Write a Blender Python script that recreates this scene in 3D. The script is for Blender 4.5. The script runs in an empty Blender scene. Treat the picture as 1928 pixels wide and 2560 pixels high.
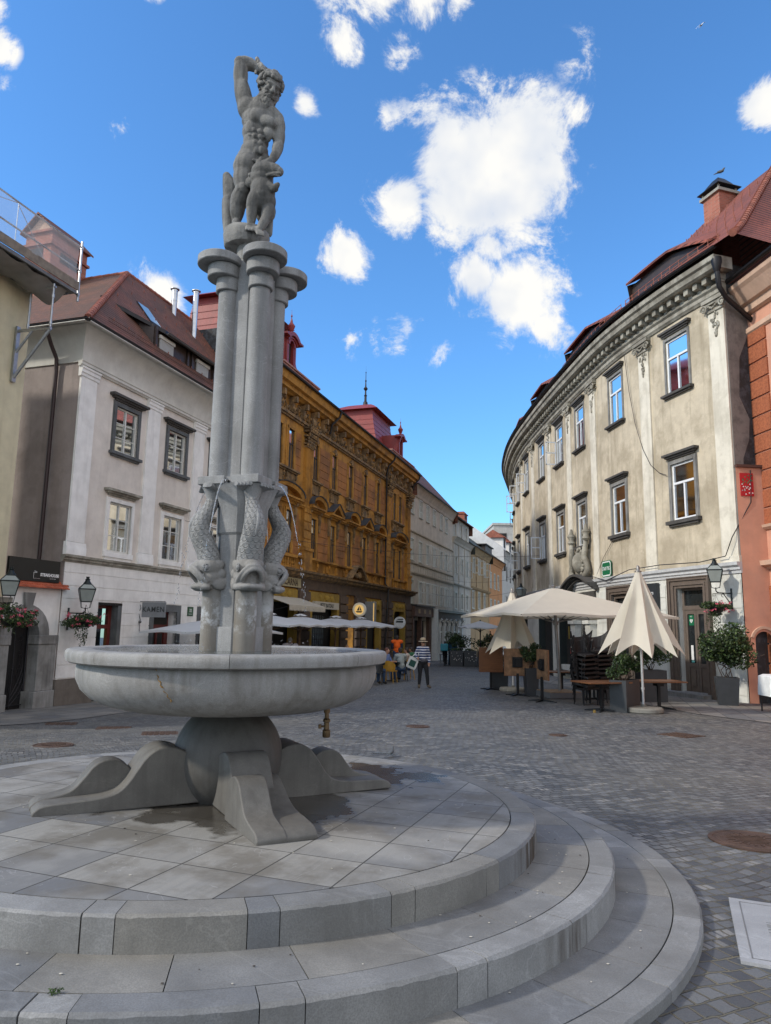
import bpy, bmesh, math, random
from mathutils import Vector, Matrix, noise
R = math.radians
random.seed(7)
scene = bpy.context.scene
# ------------------------------------------------------------ camera
cam_d = bpy.data.cameras.new("camera")
cam = bpy.data.objects.new("camera", cam_d)
scene.collection.objects.link(cam)
scene.camera = cam
Rv = Vector((0.99987663, -0.00248424, 0.01550962))
Uv = Vector((-0.01570732, -0.15813856, 0.98729199))
Fv = Vector((0.0, 0.98741381, 0.15815807))
M = Matrix.Identity(4)
for i in range(3):
    M[i][0] = Rv[i]; M[i][1] = Uv[i]; M[i][2] = -Fv[i]
M[2][3] = 1.65
cam.matrix_world = M
cam_d.sensor_fit = 'VERTICAL'
cam_d.sensor_height = 36.0
cam_d.lens = 1790.0 / 2560.0 * 36.0
cam_d.clip_start = 0.05
cam_d.clip_end = 3000
# ------------------------------------------------------------ light
SUN_EL, SUN_AZ = 33.0, math.atan2(-.95, -.30)      # the sun stands left of and slightly behind the camera
world = bpy.data.worlds.new("World"); scene.world = world
world.use_nodes = True
wt = world.node_tree; wn = wt.nodes; wl = wt.links
wn.clear()
wout = wn.new('ShaderNodeOutputWorld'); wbg = wn.new('ShaderNodeBackground')
sky = wn.new('ShaderNodeTexSky'); sky.sky_type = 'NISHITA'; sky.sun_disc = False
sky.sun_elevation = R(SUN_EL); sky.sun_rotation = SUN_AZ
sky.altitude = 300; sky.air_density = 1.15; sky.dust_density = 0.35; sky.ozone_density = 3.0
wbg.inputs['Strength'].default_value = 0.135
tc = wn.new('ShaderNodeTexCoord')
CLOUDS = [(0.106, 0.818, 0.566, 0.090, 1.15), (0.152, 0.796, 0.586, 0.066, 1.15), (0.174, 0.776, 0.606, 0.032, 0.75), (0.069, 0.796, 0.602, 0.0492, 0.85), (0.11, 0.844, 0.526, 0.0665, 0.95), (0.147, 0.824, 0.547, 0.084, 1.15), (0.189, 0.808, 0.558, 0.0544, 0.8), (0.012, 0.846, 0.534, 0.0437, 0.95), (0.069, 0.845, 0.531, 0.0462, 0.85), (0.167, 0.887, 0.43, 0.072, 1.1), (0.114, 0.882, 0.458, 0.0448, 0.9), (0.205, 0.895, 0.396, 0.0397, 0.9), (0.125, 0.864, 0.488, 0.0416, 0.75), (0.185, 0.869, 0.458, 0.0364, 0.6), (0.021, 0.916, 0.402, 0.0405, 0.6), (-0.056, 0.877, 0.476, 0.041, 0.95), (-0.108, 0.775, 0.622, 0.0265, 0.85), (-0.058, 0.74, 0.67, 0.0271, 0.7), (0.014, 0.743, 0.669, 0.0211, 0.45), (-0.056, 0.694, 0.718, 0.036, 0.8), (-0.011, 0.700, 0.714, 0.036, 0.85), (0.035, 0.704, 0.709, 0.036, 0.85), (0.045, 0.716, 0.696, 0.022, 0.6), (0.076, 0.706, 0.704, 0.024, 0.6), (-0.26, 0.676, 0.690, 0.018, 0.7), (0.412, 0.706, 0.577, 0.0317, 0.95), (-0.291, 0.863, 0.414, 0.041, 0.95), (-0.414, 0.652, 0.634, 0.016, 0.75), (-0.415, 0.678, 0.607, 0.0192, 0.75), (0.22, 0.722, 0.655, 0.028, 0.3), (0.216, 0.735, 0.643, 0.024, 0.28), (0.015, 0.79, 0.613, 0.025, 0.22), (-0.05, 0.922, 0.383, 0.0244, 0.55), (-0.019, 0.924, 0.382, 0.019, 0.35), (0.218, 0.763, 0.609, 0.0261, 0.45), (-0.268, 0.738, 0.619, 0.0208, 0.35), (-0.314, 0.76, 0.569, 0.0211, 0.4), (-0.42, 0.7, 0.577, 0.0131, 0.4), (0.076, 0.93, 0.36, 0.0272, 0.2), (-0.005, 0.79, 0.613, 0.022, 0.25)]
def wmath(op, a, b=None, clamp=False):
    n = wn.new('ShaderNodeMath'); n.operation = op; n.use_clamp = clamp
    for i, v in enumerate((a, b)):
        if v is None: continue
        if isinstance(v, (int, float)): n.inputs[i].default_value = v
        else: wl.new(v, n.inputs[i])
    return n.outputs[0]
cur = None
warp = wn.new('ShaderNodeTexNoise'); warp.inputs['Scale'].default_value = 11; warp.inputs['Detail'].default_value = 5
wl.new(tc.outputs['Generated'], warp.inputs['Vector'])
wv = wn.new('ShaderNodeVectorMath'); wv.operation = 'SUBTRACT'; wl.new(warp.outputs['Color'], wv.inputs[0]); wv.inputs[1].default_value = (.5, .5, .5)
wv2 = wn.new('ShaderNodeVectorMath'); wv2.operation = 'SCALE'; wl.new(wv.outputs[0], wv2.inputs[0]); wv2.inputs['Scale'].default_value = .028
wv3 = wn.new('ShaderNodeVectorMath'); wv3.operation = 'ADD'; wl.new(wv2.outputs[0], wv3.inputs[0]); wl.new(tc.outputs['Generated'], wv3.inputs[1])
for (x, y, z, r, w) in CLOUDS:
    dn = wn.new('ShaderNodeVectorMath'); dn.operation = 'DISTANCE'
    wl.new(wv3.outputs[0], dn.inputs[0]); dn.inputs[1].default_value = (x, y, z)
    mr = wn.new('ShaderNodeMapRange'); mr.interpolation_type = 'LINEAR'
    wl.new(dn.outputs['Value'], mr.inputs['Value'])
    mr.inputs['From Min'].default_value = r * .05; mr.inputs['From Max'].default_value = r * 1.28
    mr.inputs['To Min'].default_value = w; mr.inputs['To Max'].default_value = 0
    cur = mr.outputs[0] if cur is None else wmath('MAXIMUM', cur, mr.outputs[0])
n1 = wn.new('ShaderNodeTexNoise'); n1.inputs['Scale'].default_value = 11; n1.inputs['Detail'].default_value = 9; n1.inputs['Roughness'].default_value = .7; n1.inputs['Distortion'].default_value = .35
wl.new(tc.outputs['Generated'], n1.inputs['Vector'])
n2 = wn.new('ShaderNodeTexNoise'); n2.inputs['Scale'].default_value = 7; n2.inputs['Detail'].default_value = 4
wl.new(tc.outputs['Generated'], n2.inputs['Vector'])
amp = wmath('MULTIPLY', wmath('SUBTRACT', n1.outputs['Fac'], .5), 2.6)
ampm = wmath('MULTIPLY', amp, wmath('SUBTRACT', 1.25, cur))
dens = wmath('SUBTRACT', wmath('ADD', cur, ampm), .30)
dens = wmath('MULTIPLY', dens, wmath('GREATER_THAN', cur, .005))
cr = wn.new('ShaderNodeMapRange'); cr.interpolation_type = 'SMOOTHERSTEP'; wl.new(dens, cr.inputs['Value'])
cr.inputs['From Min'].default_value = -.08; cr.inputs['From Max'].default_value = .42
edge = wmath('MULTIPLY', cr.outputs[0], wmath('MULTIPLY', cur, 5, True))
crgb = wn.new('ShaderNodeMix'); crgb.data_type = 'RGBA'
crgb.inputs['A'].default_value = (1.9, 2.25, 2.9, 1); crgb.inputs['B'].default_value = (3.6, 3.55, 3.4, 1)
sh = wn.new('ShaderNodeMapRange'); sh.inputs['From Min'].default_value = .22; sh.inputs['From Max'].default_value = .50
wl.new(n2.outputs['Fac'], sh.inputs['Value']); wl.new(sh.outputs[0], crgb.inputs['Factor'])
tint = wn.new('ShaderNodeMix'); tint.data_type = 'RGBA'; tint.blend_type = 'MULTIPLY'; tint.inputs['Factor'].default_value = 1
wl.new(sky.outputs[0], tint.inputs['A']); tint.inputs['B'].default_value = (.42, .70, .92, 1)
SKY_TINT = tint
wm = wn.new('ShaderNodeMix'); wm.data_type = 'RGBA'
wl.new(edge, wm.inputs['Factor']); wl.new(tint.outputs['Result'], wm.inputs['A']); wl.new(crgb.outputs['Result'], wm.inputs['B'])
# unseen bright cloud deck overhead and behind the camera, added for neutral fill light
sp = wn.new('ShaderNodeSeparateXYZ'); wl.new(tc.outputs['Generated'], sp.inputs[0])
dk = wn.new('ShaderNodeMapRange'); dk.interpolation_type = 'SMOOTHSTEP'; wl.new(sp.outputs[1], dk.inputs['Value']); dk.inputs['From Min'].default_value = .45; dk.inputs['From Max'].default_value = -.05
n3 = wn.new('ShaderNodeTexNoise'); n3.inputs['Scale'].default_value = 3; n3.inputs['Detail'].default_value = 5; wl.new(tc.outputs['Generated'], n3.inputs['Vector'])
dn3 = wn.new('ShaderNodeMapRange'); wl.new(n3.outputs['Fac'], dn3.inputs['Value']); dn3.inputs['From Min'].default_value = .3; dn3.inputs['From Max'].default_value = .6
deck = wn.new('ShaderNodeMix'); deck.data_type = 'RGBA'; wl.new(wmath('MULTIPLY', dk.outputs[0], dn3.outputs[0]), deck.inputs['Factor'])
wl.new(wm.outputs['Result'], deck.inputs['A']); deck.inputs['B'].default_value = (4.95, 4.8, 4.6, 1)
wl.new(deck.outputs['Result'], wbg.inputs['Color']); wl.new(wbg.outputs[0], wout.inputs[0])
sd = bpy.data.lights.new("sun", 'SUN'); sd.energy = 1.35; sd.angle = R(3.5); sd.color = (1.0, .93, .82)
sun = bpy.data.objects.new("sun", sd); scene.collection.objects.link(sun)
sv = Vector((math.sin(SUN_AZ) * math.cos(R(SUN_EL)), math.cos(SUN_AZ) * math.cos(R(SUN_EL)), math.sin(R(SUN_EL))))
sun.rotation_euler = sv.to_track_quat('Z', 'Y').to_euler()
scene.view_settings.view_transform = 'Standard'; scene.view_settings.look = 'None'
scene.view_settings.exposure = 1.08; scene.view_settings.gamma = 1.0
scene.render.engine = 'CYCLES'
scene.cycles.max_bounces = 5
world.cycles.sampling_method = 'MANUAL'; world.cycles.sample_map_resolution = 256
scene.cycles.caustics_reflective = False; scene.cycles.caustics_refractive = False

# ------------------------------------------------------------ helpers
COL = scene.collection
CX, CY = -1.2380, 5.6420
def sm(t):
    t = min(1, max(0, t)); return t * t * (3 - 2 * t)
def gz(x, y):                       # height of the square's paving
    return -.12 * math.tanh((x - CX) / 8) - .0193 * (y - CY) - .52 * sm((y - 9) / 9) * sm((1 - x) / 8)
def link(o, parent=None):
    COL.objects.link(o)
    if parent is not None:
        o.parent = parent
    return o
def tag(o, label=None, cat=None, group=None, kind=None):
    if label: o['label'] = label
    if cat: o['category'] = cat
    if group: o['group'] = group
    if kind: o['kind'] = kind
    return o
def empty(name, loc=(0, 0, 0), label=None, cat=None, group=None, rz=0):
    o = bpy.data.objects.new(name, None); o.empty_display_size = .2
    o.location = loc; o.rotation_euler = (0, 0, rz); COL.objects.link(o)
    return tag(o, label, cat, group)
class MB:
    def __init__(s):
        s.v = []; s.f = []; s.m = []; s.uv = []
    def pt(s, p):
        s.v.append(tuple(p)); return len(s.v) - 1
    def face(s, pts, m=0, uv=None):
        i = [s.pt(p) for p in pts]; s.f.append(i); s.m.append(m); s.uv.append(uv)
    def idx(s, ids, m=0, uv=None):
        s.f.append(list(ids)); s.m.append(m); s.uv.append(uv)
    def hexa(s, c, m=0):            # 8 corners: bottom 0-3 ccw, top 4-7
        b = [s.pt(p) for p in c]
        for q in ((3, 2, 1, 0), (4, 5, 6, 7), (0, 1, 5, 4), (1, 2, 6, 5), (2, 3, 7, 6), (3, 0, 4, 7)):
            s.idx([b[k] for k in q], m)
    def box(s, x0, x1, y0, y1, z0, z1, m=0, mat=None):
        c = [Vector(p) for p in ((x0, y0, z0), (x1, y0, z0), (x1, y1, z0), (x0, y1, z0), (x0, y0, z1), (x1, y0, z1), (x1, y1, z1), (x0, y1, z1))]
        if mat is not None: c = [mat @ p for p in c]
        s.hexa(c, m)
    def rings(s, rings, m=0, closed=True, caps=True, uvs=None):
        n = len(rings[0]); ids = [[s.pt(p) for p in r] for r in rings]
        K = n if closed else n - 1
        for i in range(len(rings) - 1):
            for k in range(K):
                k2 = (k + 1) % n
                uv = None
                if uvs:
                    u0, u1 = k / n, (k + 1) / n; v0, v1 = uvs[i], uvs[i + 1]
                    uv = [(u0, v0), (u1, v0), (u1, v1), (u0, v1)]
                s.idx((ids[i][k], ids[i][k2], ids[i + 1][k2], ids[i + 1][k]), m, uv)
        if caps and closed:
            s.idx(ids[0][::-1], m); s.idx(ids[-1], m)
    def lathe(s, prof, c=(0, 0, 0), n=32, m=0, mod=None, caps=True, mat=None):
        rr = []
        for (r, z) in prof:
            ring = []
            for k in range(n):
                a = 2 * math.pi * k / n
                q = r * (mod(a, r, z) if mod else 1)
                p = Vector((c[0] + q * math.cos(a), c[1] + q * math.sin(a), c[2] + z))
                ring.append(mat @ p if mat is not None else p)
            rr.append(ring)
        s.rings(rr, m, caps=caps)
    def tube(s, pts, r, n=8, m=0, caps=True, ell=None):
        pts = [Vector(p) for p in pts]
        rs = r if isinstance(r, (list, tuple)) else [r] * len(pts)
        rr = []; prev = None
        for i, p in enumerate(pts):
            t = (pts[min(i + 1, len(pts) - 1)] - pts[max(i - 1, 0)])
            if t.length < 1e-9: t = Vector((0, 0, 1))
            t.normalize()
            if prev is None:
                a = Vector((0, 0, 1)) if abs(t.z) < .9 else Vector((1, 0, 0))
                u = t.cross(a).normalized()
            else:
                u = (prev - t * prev.dot(t))
                u = u.normalized() if u.length > 1e-6 else prev
            prev = u; w = t.cross(u)
            rr.append([p + (u * math.cos(2 * math.pi * k / n) + w * math.sin(2 * math.pi * k / n) * (ell or 1)) * rs[i] for k in range(n)])
        s.rings(rr, m, caps=caps)
    def ball(s, c, r, n=12, m=0, mat=None):
        rx, ry, rz = r if isinstance(r, (list, tuple)) else (r, r, r)
        h = max(4, n // 2); c = Vector(c); rr = []
        for i in range(h + 1):
            t = math.pi * (i + .0) / h; t = min(max(t, .03), math.pi - .03)
            ring = []
            for k in range(n):
                a = 2 * math.pi * k / n
                p = Vector((rx * math.sin(t) * math.cos(a), ry * math.sin(t) * math.sin(a), -rz * math.cos(t)))
                if mat is not None: p = mat @ p
                ring.append(c + p)
            rr.append(ring)
        s.rings(rr, m)
    def prism(s, poly, d, m=0):     # poly: 3D points, d: extrusion vector
        d = Vector(d); a = [s.pt(p) for p in poly]; b = [s.pt(Vector(p) + d) for p in poly]
        n = len(poly)
        s.idx(a[::-1], m); s.idx(b, m)
        for k in range(n):
            s.idx((a[k], a[(k + 1) % n], b[(k + 1) % n], b[k]), m)
    def leaf(s, p, size, m=0, up=.3):
        a = Vector((random.gauss(0, 1), random.gauss(0, 1), random.gauss(0, 1) + up)).normalized()
        b = a.cross(Vector((random.gauss(0, 1), random.gauss(0, 1), random.gauss(0, 1)))).normalized()
        c = a.cross(b); l = size * random.uniform(.6, 1.3); w = l * random.uniform(.4, .6)
        p = Vector(p)
        s.face([p - b * l * .5, p + c * w * .5, p + b * l * .5, p - c * w * .5], m)
    def build(s, name, mats, parent=None, loc=None, smooth=None, fixn=False):
        me = bpy.data.meshes.new(name)
        me.from_pydata(s.v, [], s.f)
        mats = mats if isinstance(mats, (list, tuple)) else [mats]
        for mm in mats: me.materials.append(mm)
        me.polygons.foreach_set('material_index', s.m)
        if any(u is not None for u in s.uv):
            ul = me.uv_layers.new(name='UVMap'); li = 0
            for p, u in zip(me.polygons, s.uv):
                for j, l in enumerate(p.loop_indices):
                    ul.data[l].uv = u[j] if u else (0, 0)
        if fixn:
            bm = bmesh.new(); bm.from_mesh(me); bmesh.ops.remove_doubles(bm, verts=bm.verts, dist=1e-5)
            bmesh.ops.recalc_face_normals(bm, faces=bm.faces); bm.to_mesh(me); bm.free()
        if smooth is not None:
            me.polygons.foreach_set('use_smooth', [True] * len(me.polygons))
            me.set_sharp_from_angle(angle=R(smooth))
        me.update()
        o = bpy.data.objects.new(name, me); COL.objects.link(o)
        if parent is not None:
            o.parent = parent
            if loc is None:          # mesh was made in world coordinates
                o.matrix_parent_inverse = parent_world(parent).inverted()
        if loc is not None: o.location = loc
        return o
def parent_world(p):
    m = p.matrix_parent_inverse @ p.matrix_basis if p.parent else p.matrix_basis
    return (parent_world(p.parent) @ m) if p.parent else m.copy()
def copy_tree(o, parent=None, label=None):
    c = o.copy(); COL.objects.link(c)
    if parent is not None: c.parent = parent; c.matrix_parent_inverse = o.matrix_parent_inverse
    if label: c['label'] = label
    for ch in list(o.children): copy_tree(ch, c)
    return c
def remesh(o, voxel, smooth=2, fac=.5):
    m = o.modifiers.new('r', 'REMESH'); m.mode = 'VOXEL'; m.voxel_size = voxel; m.use_smooth_shade = True
    if smooth:
        q = o.modifiers.new('s', 'SMOOTH'); q.iterations = smooth; q.factor = fac
    dg = bpy.context.evaluated_depsgraph_get()
    me = bpy.data.meshes.new_from_object(o.evaluated_get(dg))
    o.modifiers.clear(); old = o.data; me.name = old.name
    o.data = me; me.materials.clear(); [me.materials.append(x) for x in old.materials]
    me.polygons.foreach_set('use_smooth', [True] * len(me.polygons))
    return o
def text(name, body, mat, size, M4, parent=None, extrude=.004, align='CENTER', sx=1.0, bold=0.0, sp=1.0):
    cu = bpy.data.curves.new(name, 'FONT'); cu.body = body; cu.size = size; cu.extrude = extrude
    cu.align_x = align; cu.align_y = 'CENTER'; cu.offset = bold; cu.space_character = sp; cu.resolution_u = 3
    t = bpy.data.objects.new(name, cu); COL.objects.link(t)
    dg = bpy.context.evaluated_depsgraph_get()
    me = bpy.data.meshes.new_from_object(t.evaluated_get(dg)); bpy.data.objects.remove(t)
    me.transform(Matrix.Diagonal((sx, 1, 1, 1))); me.transform(M4)
    me.materials.clear(); me.materials.append(mat); me.name = name
    o = bpy.data.objects.new(name, me); COL.objects.link(o)
    if parent is not None:
        o.parent = parent; o.matrix_parent_inverse = parent_world(parent).inverted()
    return o

# ------------------------------------------------------------ materials
MATS = {}
def newmat(name):
    m = bpy.data.materials.new(name); m.use_nodes = True; MATS[name] = m
    nt = m.node_tree; b = nt.nodes['Principled BSDF']
    return m, nt, b
class NT:
    def __init__(s, name):
        s.m, s.t, s.b = newmat(name); s.n = s.t.nodes; s.l = s.t.links
        s.tc = s.n.new('ShaderNodeTexCoord'); s.geo = None
    def obj(s): return s.tc.outputs['Object']
    def pos(s):
        if s.geo is None: s.geo = s.n.new('ShaderNodeNewGeometry')
        return s.geo.outputs['Position']
    def put(s, sock, v):
        if v is None: return
        if isinstance(v, bpy.types.NodeSocket): s.l.new(v, sock)
        elif isinstance(v, (tuple, list)) and len(v) == 3 and sock.type == 'RGBA': sock.default_value = (*v, 1)
        else: sock.default_value = v
    def math(s, op, a, b=None, clamp=False, c=None):
        n = s.n.new('ShaderNodeMath'); n.operation = op; n.use_clamp = clamp
        s.put(n.inputs[0], a); s.put(n.inputs[1], b); s.put(n.inputs[2], c); return n.outputs[0]
    def vm(s, op, a, b=None, sc=None):
        n = s.n.new('ShaderNodeVectorMath'); n.operation = op
        s.put(n.inputs[0], a)
        if b is not None: s.put(n.inputs[1], b)
        if sc is not None: s.put(n.inputs['Scale'], sc)
        return n.outputs['Value'] if op in ('DOT_PRODUCT', 'LENGTH', 'DISTANCE') else n.outputs[0]
    def noise(s, scale, vec=None, detail=6, rough=.55, dist=0):
        n = s.n.new('ShaderNodeTexNoise'); n.inputs['Scale'].default_value = scale; n.inputs['Detail'].default_value = detail
        n.inputs['Roughness'].default_value = rough; n.inputs['Distortion'].default_value = dist
        s.l.new(vec or s.pos(), n.inputs['Vector']); return n.outputs['Fac']
    def ramp(s, v, a, b, lo=0., hi=1.):
        n = s.n.new('ShaderNodeMapRange'); s.put(n.inputs['Value'], v)
        n.inputs['From Min'].default_value = a; n.inputs['From Max'].default_value = b
        n.inputs['To Min'].default_value = lo; n.inputs['To Max'].default_value = hi; return n.outputs[0]
    def mix(s, f, a, b, mode='MIX'):
        n = s.n.new('ShaderNodeMix'); n.data_type = 'RGBA'; n.blend_type = mode
        s.put(n.inputs['Factor'], f); s.put(n.inputs['A'], a); s.put(n.inputs['B'], b); return n.outputs['Result']
    def comb(s, x, y, z=0.):
        n = s.n.new('ShaderNodeCombineXYZ'); s.put(n.inputs[0], x); s.put(n.inputs[1], y); s.put(n.inputs[2], z); return n.outputs[0]
    def sep(s, v):
        n = s.n.new('ShaderNodeSeparateXYZ'); s.l.new(v, n.inputs[0]); return n.outputs
    def bump(s, h, st=.3, dist=.02, prev=None):
        n = s.n.new('ShaderNodeBump'); n.inputs['Strength'].default_value = st; n.inputs['Distance'].default_value = dist
        s.put(n.inputs['Height'], h)
        if prev is not None: s.l.new(prev, n.inputs['Normal'])
        return n.outputs[0]
    def brick(s, vec, w, h, mortar=.01, off=.5, c1=(1, 1, 1), c2=(0, 0, 0), mc=(0, 0, 0), ms=.1, freq=2):
        n = s.n.new('ShaderNodeTexBrick'); n.offset = off; n.offset_frequency = freq
        s.put(n.inputs['Vector'], vec); s.put(n.inputs['Color1'], c1); s.put(n.inputs['Color2'], c2); s.put(n.inputs['Mortar'], mc)
        n.inputs['Scale'].default_value = 1; n.inputs['Mortar Size'].default_value = mortar; n.inputs['Mortar Smooth'].default_value = ms
        n.inputs['Brick Width'].default_value = w; n.inputs['Row Height'].default_value = h
        return n.outputs['Color'], n.outputs['Fac']
    def done(s, col=None, rough=None, nrm=None, metal=None, spec=None):
        s.put(s.b.inputs['Base Color'], col); s.put(s.b.inputs['Roughness'], rough)
        if nrm is not None: s.l.new(nrm, s.b.inputs['Normal'])
        if metal is not None: s.b.inputs['Metallic'].default_value = metal
        if spec is not None: s.b.inputs['Specular IOR Level'].default_value = spec
        return s.m
def flat(name, col, rough=.6, metal=0, var=.12, scale=6, bump=0, bscale=60, emit=None):
    q = NT(name)
    c = q.mix(q.ramp(q.noise(scale), .3, .7), tuple(x * (1 - var) for x in col), tuple(min(1, x * (1 + var)) for x in col))
    nr = q.bump(q.noise(bscale, detail=3), bump, .01) if bump else None
    q.done(c, rough, nr, metal)
    if emit:
        q.b.inputs['Emission Color'].default_value = (*col, 1); q.b.inputs['Emission Strength'].default_value = emit
    return q.m
def plaster(name, col, stain=(.2, .18, .14), amt=.35, streak=.3, rough=.9, scale=.7, bump=.25, thr=.5):
    q = NT(name); p = q.pos(); x = q.sep(p)
    base = q.mix(q.ramp(q.noise(2.3, detail=8), .3, .7), tuple(c * .9 for c in col), tuple(min(1, c * 1.07) for c in col))
    st = q.noise(scale, detail=10, rough=.62)
    base = q.mix(q.math('MULTIPLY', q.ramp(st, thr, thr + .14), amt), base, stain)
    base = q.mix(q.math('MULTIPLY', q.ramp(q.noise(scale * 3.1, detail=8, rough=.65), .53, .64), amt * .6), base, stain)
    sv = q.comb(q.math('MULTIPLY', x[0], 4.), q.math('MULTIPLY', x[1], 4.), q.math('MULTIPLY', x[2], .35))
    base = q.mix(q.math('MULTIPLY', q.ramp(q.noise(1.2, sv, 6), .52, .75), streak), base, stain)
    base = q.mix(q.math('MULTIPLY', q.ramp(q.noise(38, detail=4), .62, .72), .12), base, stain)
    nr = q.bump(q.noise(9, detail=9, rough=.6), bump, .02)
    return q.done(base, rough, nr)
def stone(name, col, var=.25, vein=.35, rough=.75, speck=.25, streak=.35, dark=(.05, .045, .04), dk=.3, bump=.25, vs=1.6, hook=None):
    q = NT(name); p = q.pos(); x = q.sep(p)
    base = q.mix(q.ramp(q.noise(3.2, detail=8), .3, .7), tuple(c * (1 - var) for c in col), tuple(c * (1 + var * .6) for c in col))
    sp = q.noise(135, detail=2, rough=.75)
    base = q.mix(q.math('MULTIPLY', q.ramp(sp, .35, .65), speck), base, tuple(c * .45 for c in col))
    vn = q.math('ABSOLUTE', q.math('SUBTRACT', q.noise(vs, q.vm('MULTIPLY', p, (1, 1, 1.7)), 4, .5, 1.2), .5))
    base = q.mix(q.math('MULTIPLY', q.ramp(vn, .0, .006, 1, 0), vein), base, tuple(min(1, c * 1.9) for c in col))
    sv = q.comb(q.math('MULTIPLY', x[0], 14.), q.math('MULTIPLY', x[1], 14.), q.math('MULTIPLY', x[2], 1.1))
    base = q.mix(q.math('MULTIPLY', q.ramp(q.noise(1., sv, 5), .46, .68), streak), base, dark)
    base = q.mix(q.math('MULTIPLY', q.ramp(q.noise(1.4, detail=9, rough=.6), .47, .64), dk), base, dark)
    if hook: base = hook(q, base)
    nr = q.bump(q.noise(120, detail=3), bump, .004, q.bump(q.noise(14, detail=6), bump, .012))
    return q.done(base, rough, nr)
# ------------------------------------------------------------ stone materials
GRAN = stone('granite_column', (.30, .302, .302), vein=.22, speck=.4, streak=.3, dk=.2, vs=2.2)
GRANB = stone('granite_basin', (.32, .315, .305), speck=.4, vein=.12, streak=.45, dark=(.12, .105, .085), dk=.3)
GRANS = stone('granite_ball', (.105, .10, .092), vein=.1, streak=.4, dark=(.04, .035, .03), dk=.4, rough=.65)
GRAND = stone('granite_base', (.15, .143, .13), vein=.15, streak=.3, dk=.35, rough=.7)
def dripspot(q, base):
    p = q.pos(); x = q.sep(p); nz_ = q.math('LESS_THAN', q.sep(q.geo.outputs['Normal'])[2], .5); d = q.vm('DISTANCE', p, (1.02, 4.95, .28)); m = q.math('MULTIPLY', q.ramp(d, .25, .62, 1, 0), nz_)
    a = q.math('ARCTAN2', q.math('SUBTRACT', x[1], CY), q.math('SUBTRACT', x[0], CX)); st = q.noise(1., q.comb(q.math('MULTIPLY', a, 42.), q.math('MULTIPLY', x[2], 1.5)), 3)
    base = q.mix(q.math('MULTIPLY', m, q.ramp(st, .46, .56)), base, (.045, .032, .02))
    d2 = q.vm('DISTANCE', p, (.95, 3.85, .13)); return q.mix(q.math('MULTIPLY', q.math('MULTIPLY', q.math('MULTIPLY', q.ramp(d2, .05, .3, 1, 0), nz_), q.ramp(st, .42, .6)), .8), base, (.05, .036, .025))
GRANC = [stone('granite_step_%s' % n, c, vein=.16, speck=.5, streak=.15, dk=.45, vs=.9, dark=(.1, .095, .085), hook=dripspot) for n, c in
         (('pale', (.29, .29, .285)), ('mid', (.225, .225, .22)), ('warm', (.245, .236, .215)), ('cool', (.195, .20, .205)))]
STAT = stone('statue_stone', (.27, .265, .25), vein=.1, streak=.75, dark=(.035, .034, .032), dk=.6, vs=3, bump=1.0, speck=.4)
def wetmask(q):
    p = q.pos(); x = q.sep(p)
    d1 = q.vm('DISTANCE', q.comb(x[0], x[1]), (-1.05, 5.55, 0))
    d2 = q.vm('DISTANCE', q.comb(q.math('MULTIPLY', x[0], .7), x[1]), (-.25 * .7, 6.75, 0))
    n = q.math('MULTIPLY', q.math('SUBTRACT', q.noise(3.5, detail=8), .5), 1.3)
    m1 = q.ramp(q.math('ADD', d1, n), .78, .90, 1, 0); m2 = q.ramp(q.math('ADD', d2, n), .42, .5, 1, 0)
    return q.math('MAXIMUM', q.math('MAXIMUM', m1, m2), 0, True)
def slabmat():
    q = NT('granite_slabs'); p = q.pos(); x = q.sep(p)
    th = R(-19.7); ct, st = math.cos(th), math.sin(th)
    u = q.math('SUBTRACT', q.vm('DOT_PRODUCT', p, (ct, st, 0)), CX * ct + CY * st + .305)
    v = q.math('SUBTRACT', q.vm('DOT_PRODUCT', p, (-st, ct, 0)), -CX * st + CY * ct - 1.467)
    c, f = q.brick(q.comb(u, v), .4285, .4285, .0045, 0.0, ms=.15)
    base = q.mix(c, (.135, .14, .15), (.31, .298, .27))
    # each slab has its own direction of sawn streaks
    s1 = q.noise(1., q.comb(q.math('MULTIPLY', u, 30.), q.math('MULTIPLY', v, 2.)), 5)
    base = q.mix(q.math('MULTIPLY', q.ramp(s1, .45, .7), .25), base, (.12, .125, .13))
    base = q.mix(q.math('MULTIPLY', q.ramp(q.noise(2.1, detail=9, rough=.62), .46, .60), .75), base, (.135, .12, .095))
    base = q.mix(q.math('MULTIPLY', q.ramp(q.noise(1.1, detail=6), .52, .64), .55), base, (.38, .37, .345))
    sp = q.noise(190, detail=2, rough=.7)
    base = q.mix(q.math('MULTIPLY', q.ramp(sp, .35, .65), .22), base, (.1, .1, .1))
    vn = q.math('ABSOLUTE', q.math('SUBTRACT', q.noise(1.7, detail=3, dist=1.5), .5))
    base = q.mix(q.math('MULTIPLY', q.ramp(vn, 0, .004, 1, 0), .3), base, (.5, .5, .5))
    base = q.mix(f, base, (.05, .048, .042))
    w = wetmask(q)
    base = q.mix(q.math('MULTIPLY', w, .82), base, (.04, .033, .024))
    ro = q.math('SUBTRACT', .72, q.math('MULTIPLY', w, .5))
    nr = q.bump(q.math('SUBTRACT', q.math('MULTIPLY', q.noise(150, detail=3), .12), f), .5, .006)
    return q.done(base, ro, nr)
SLAB = slabmat()
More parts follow.
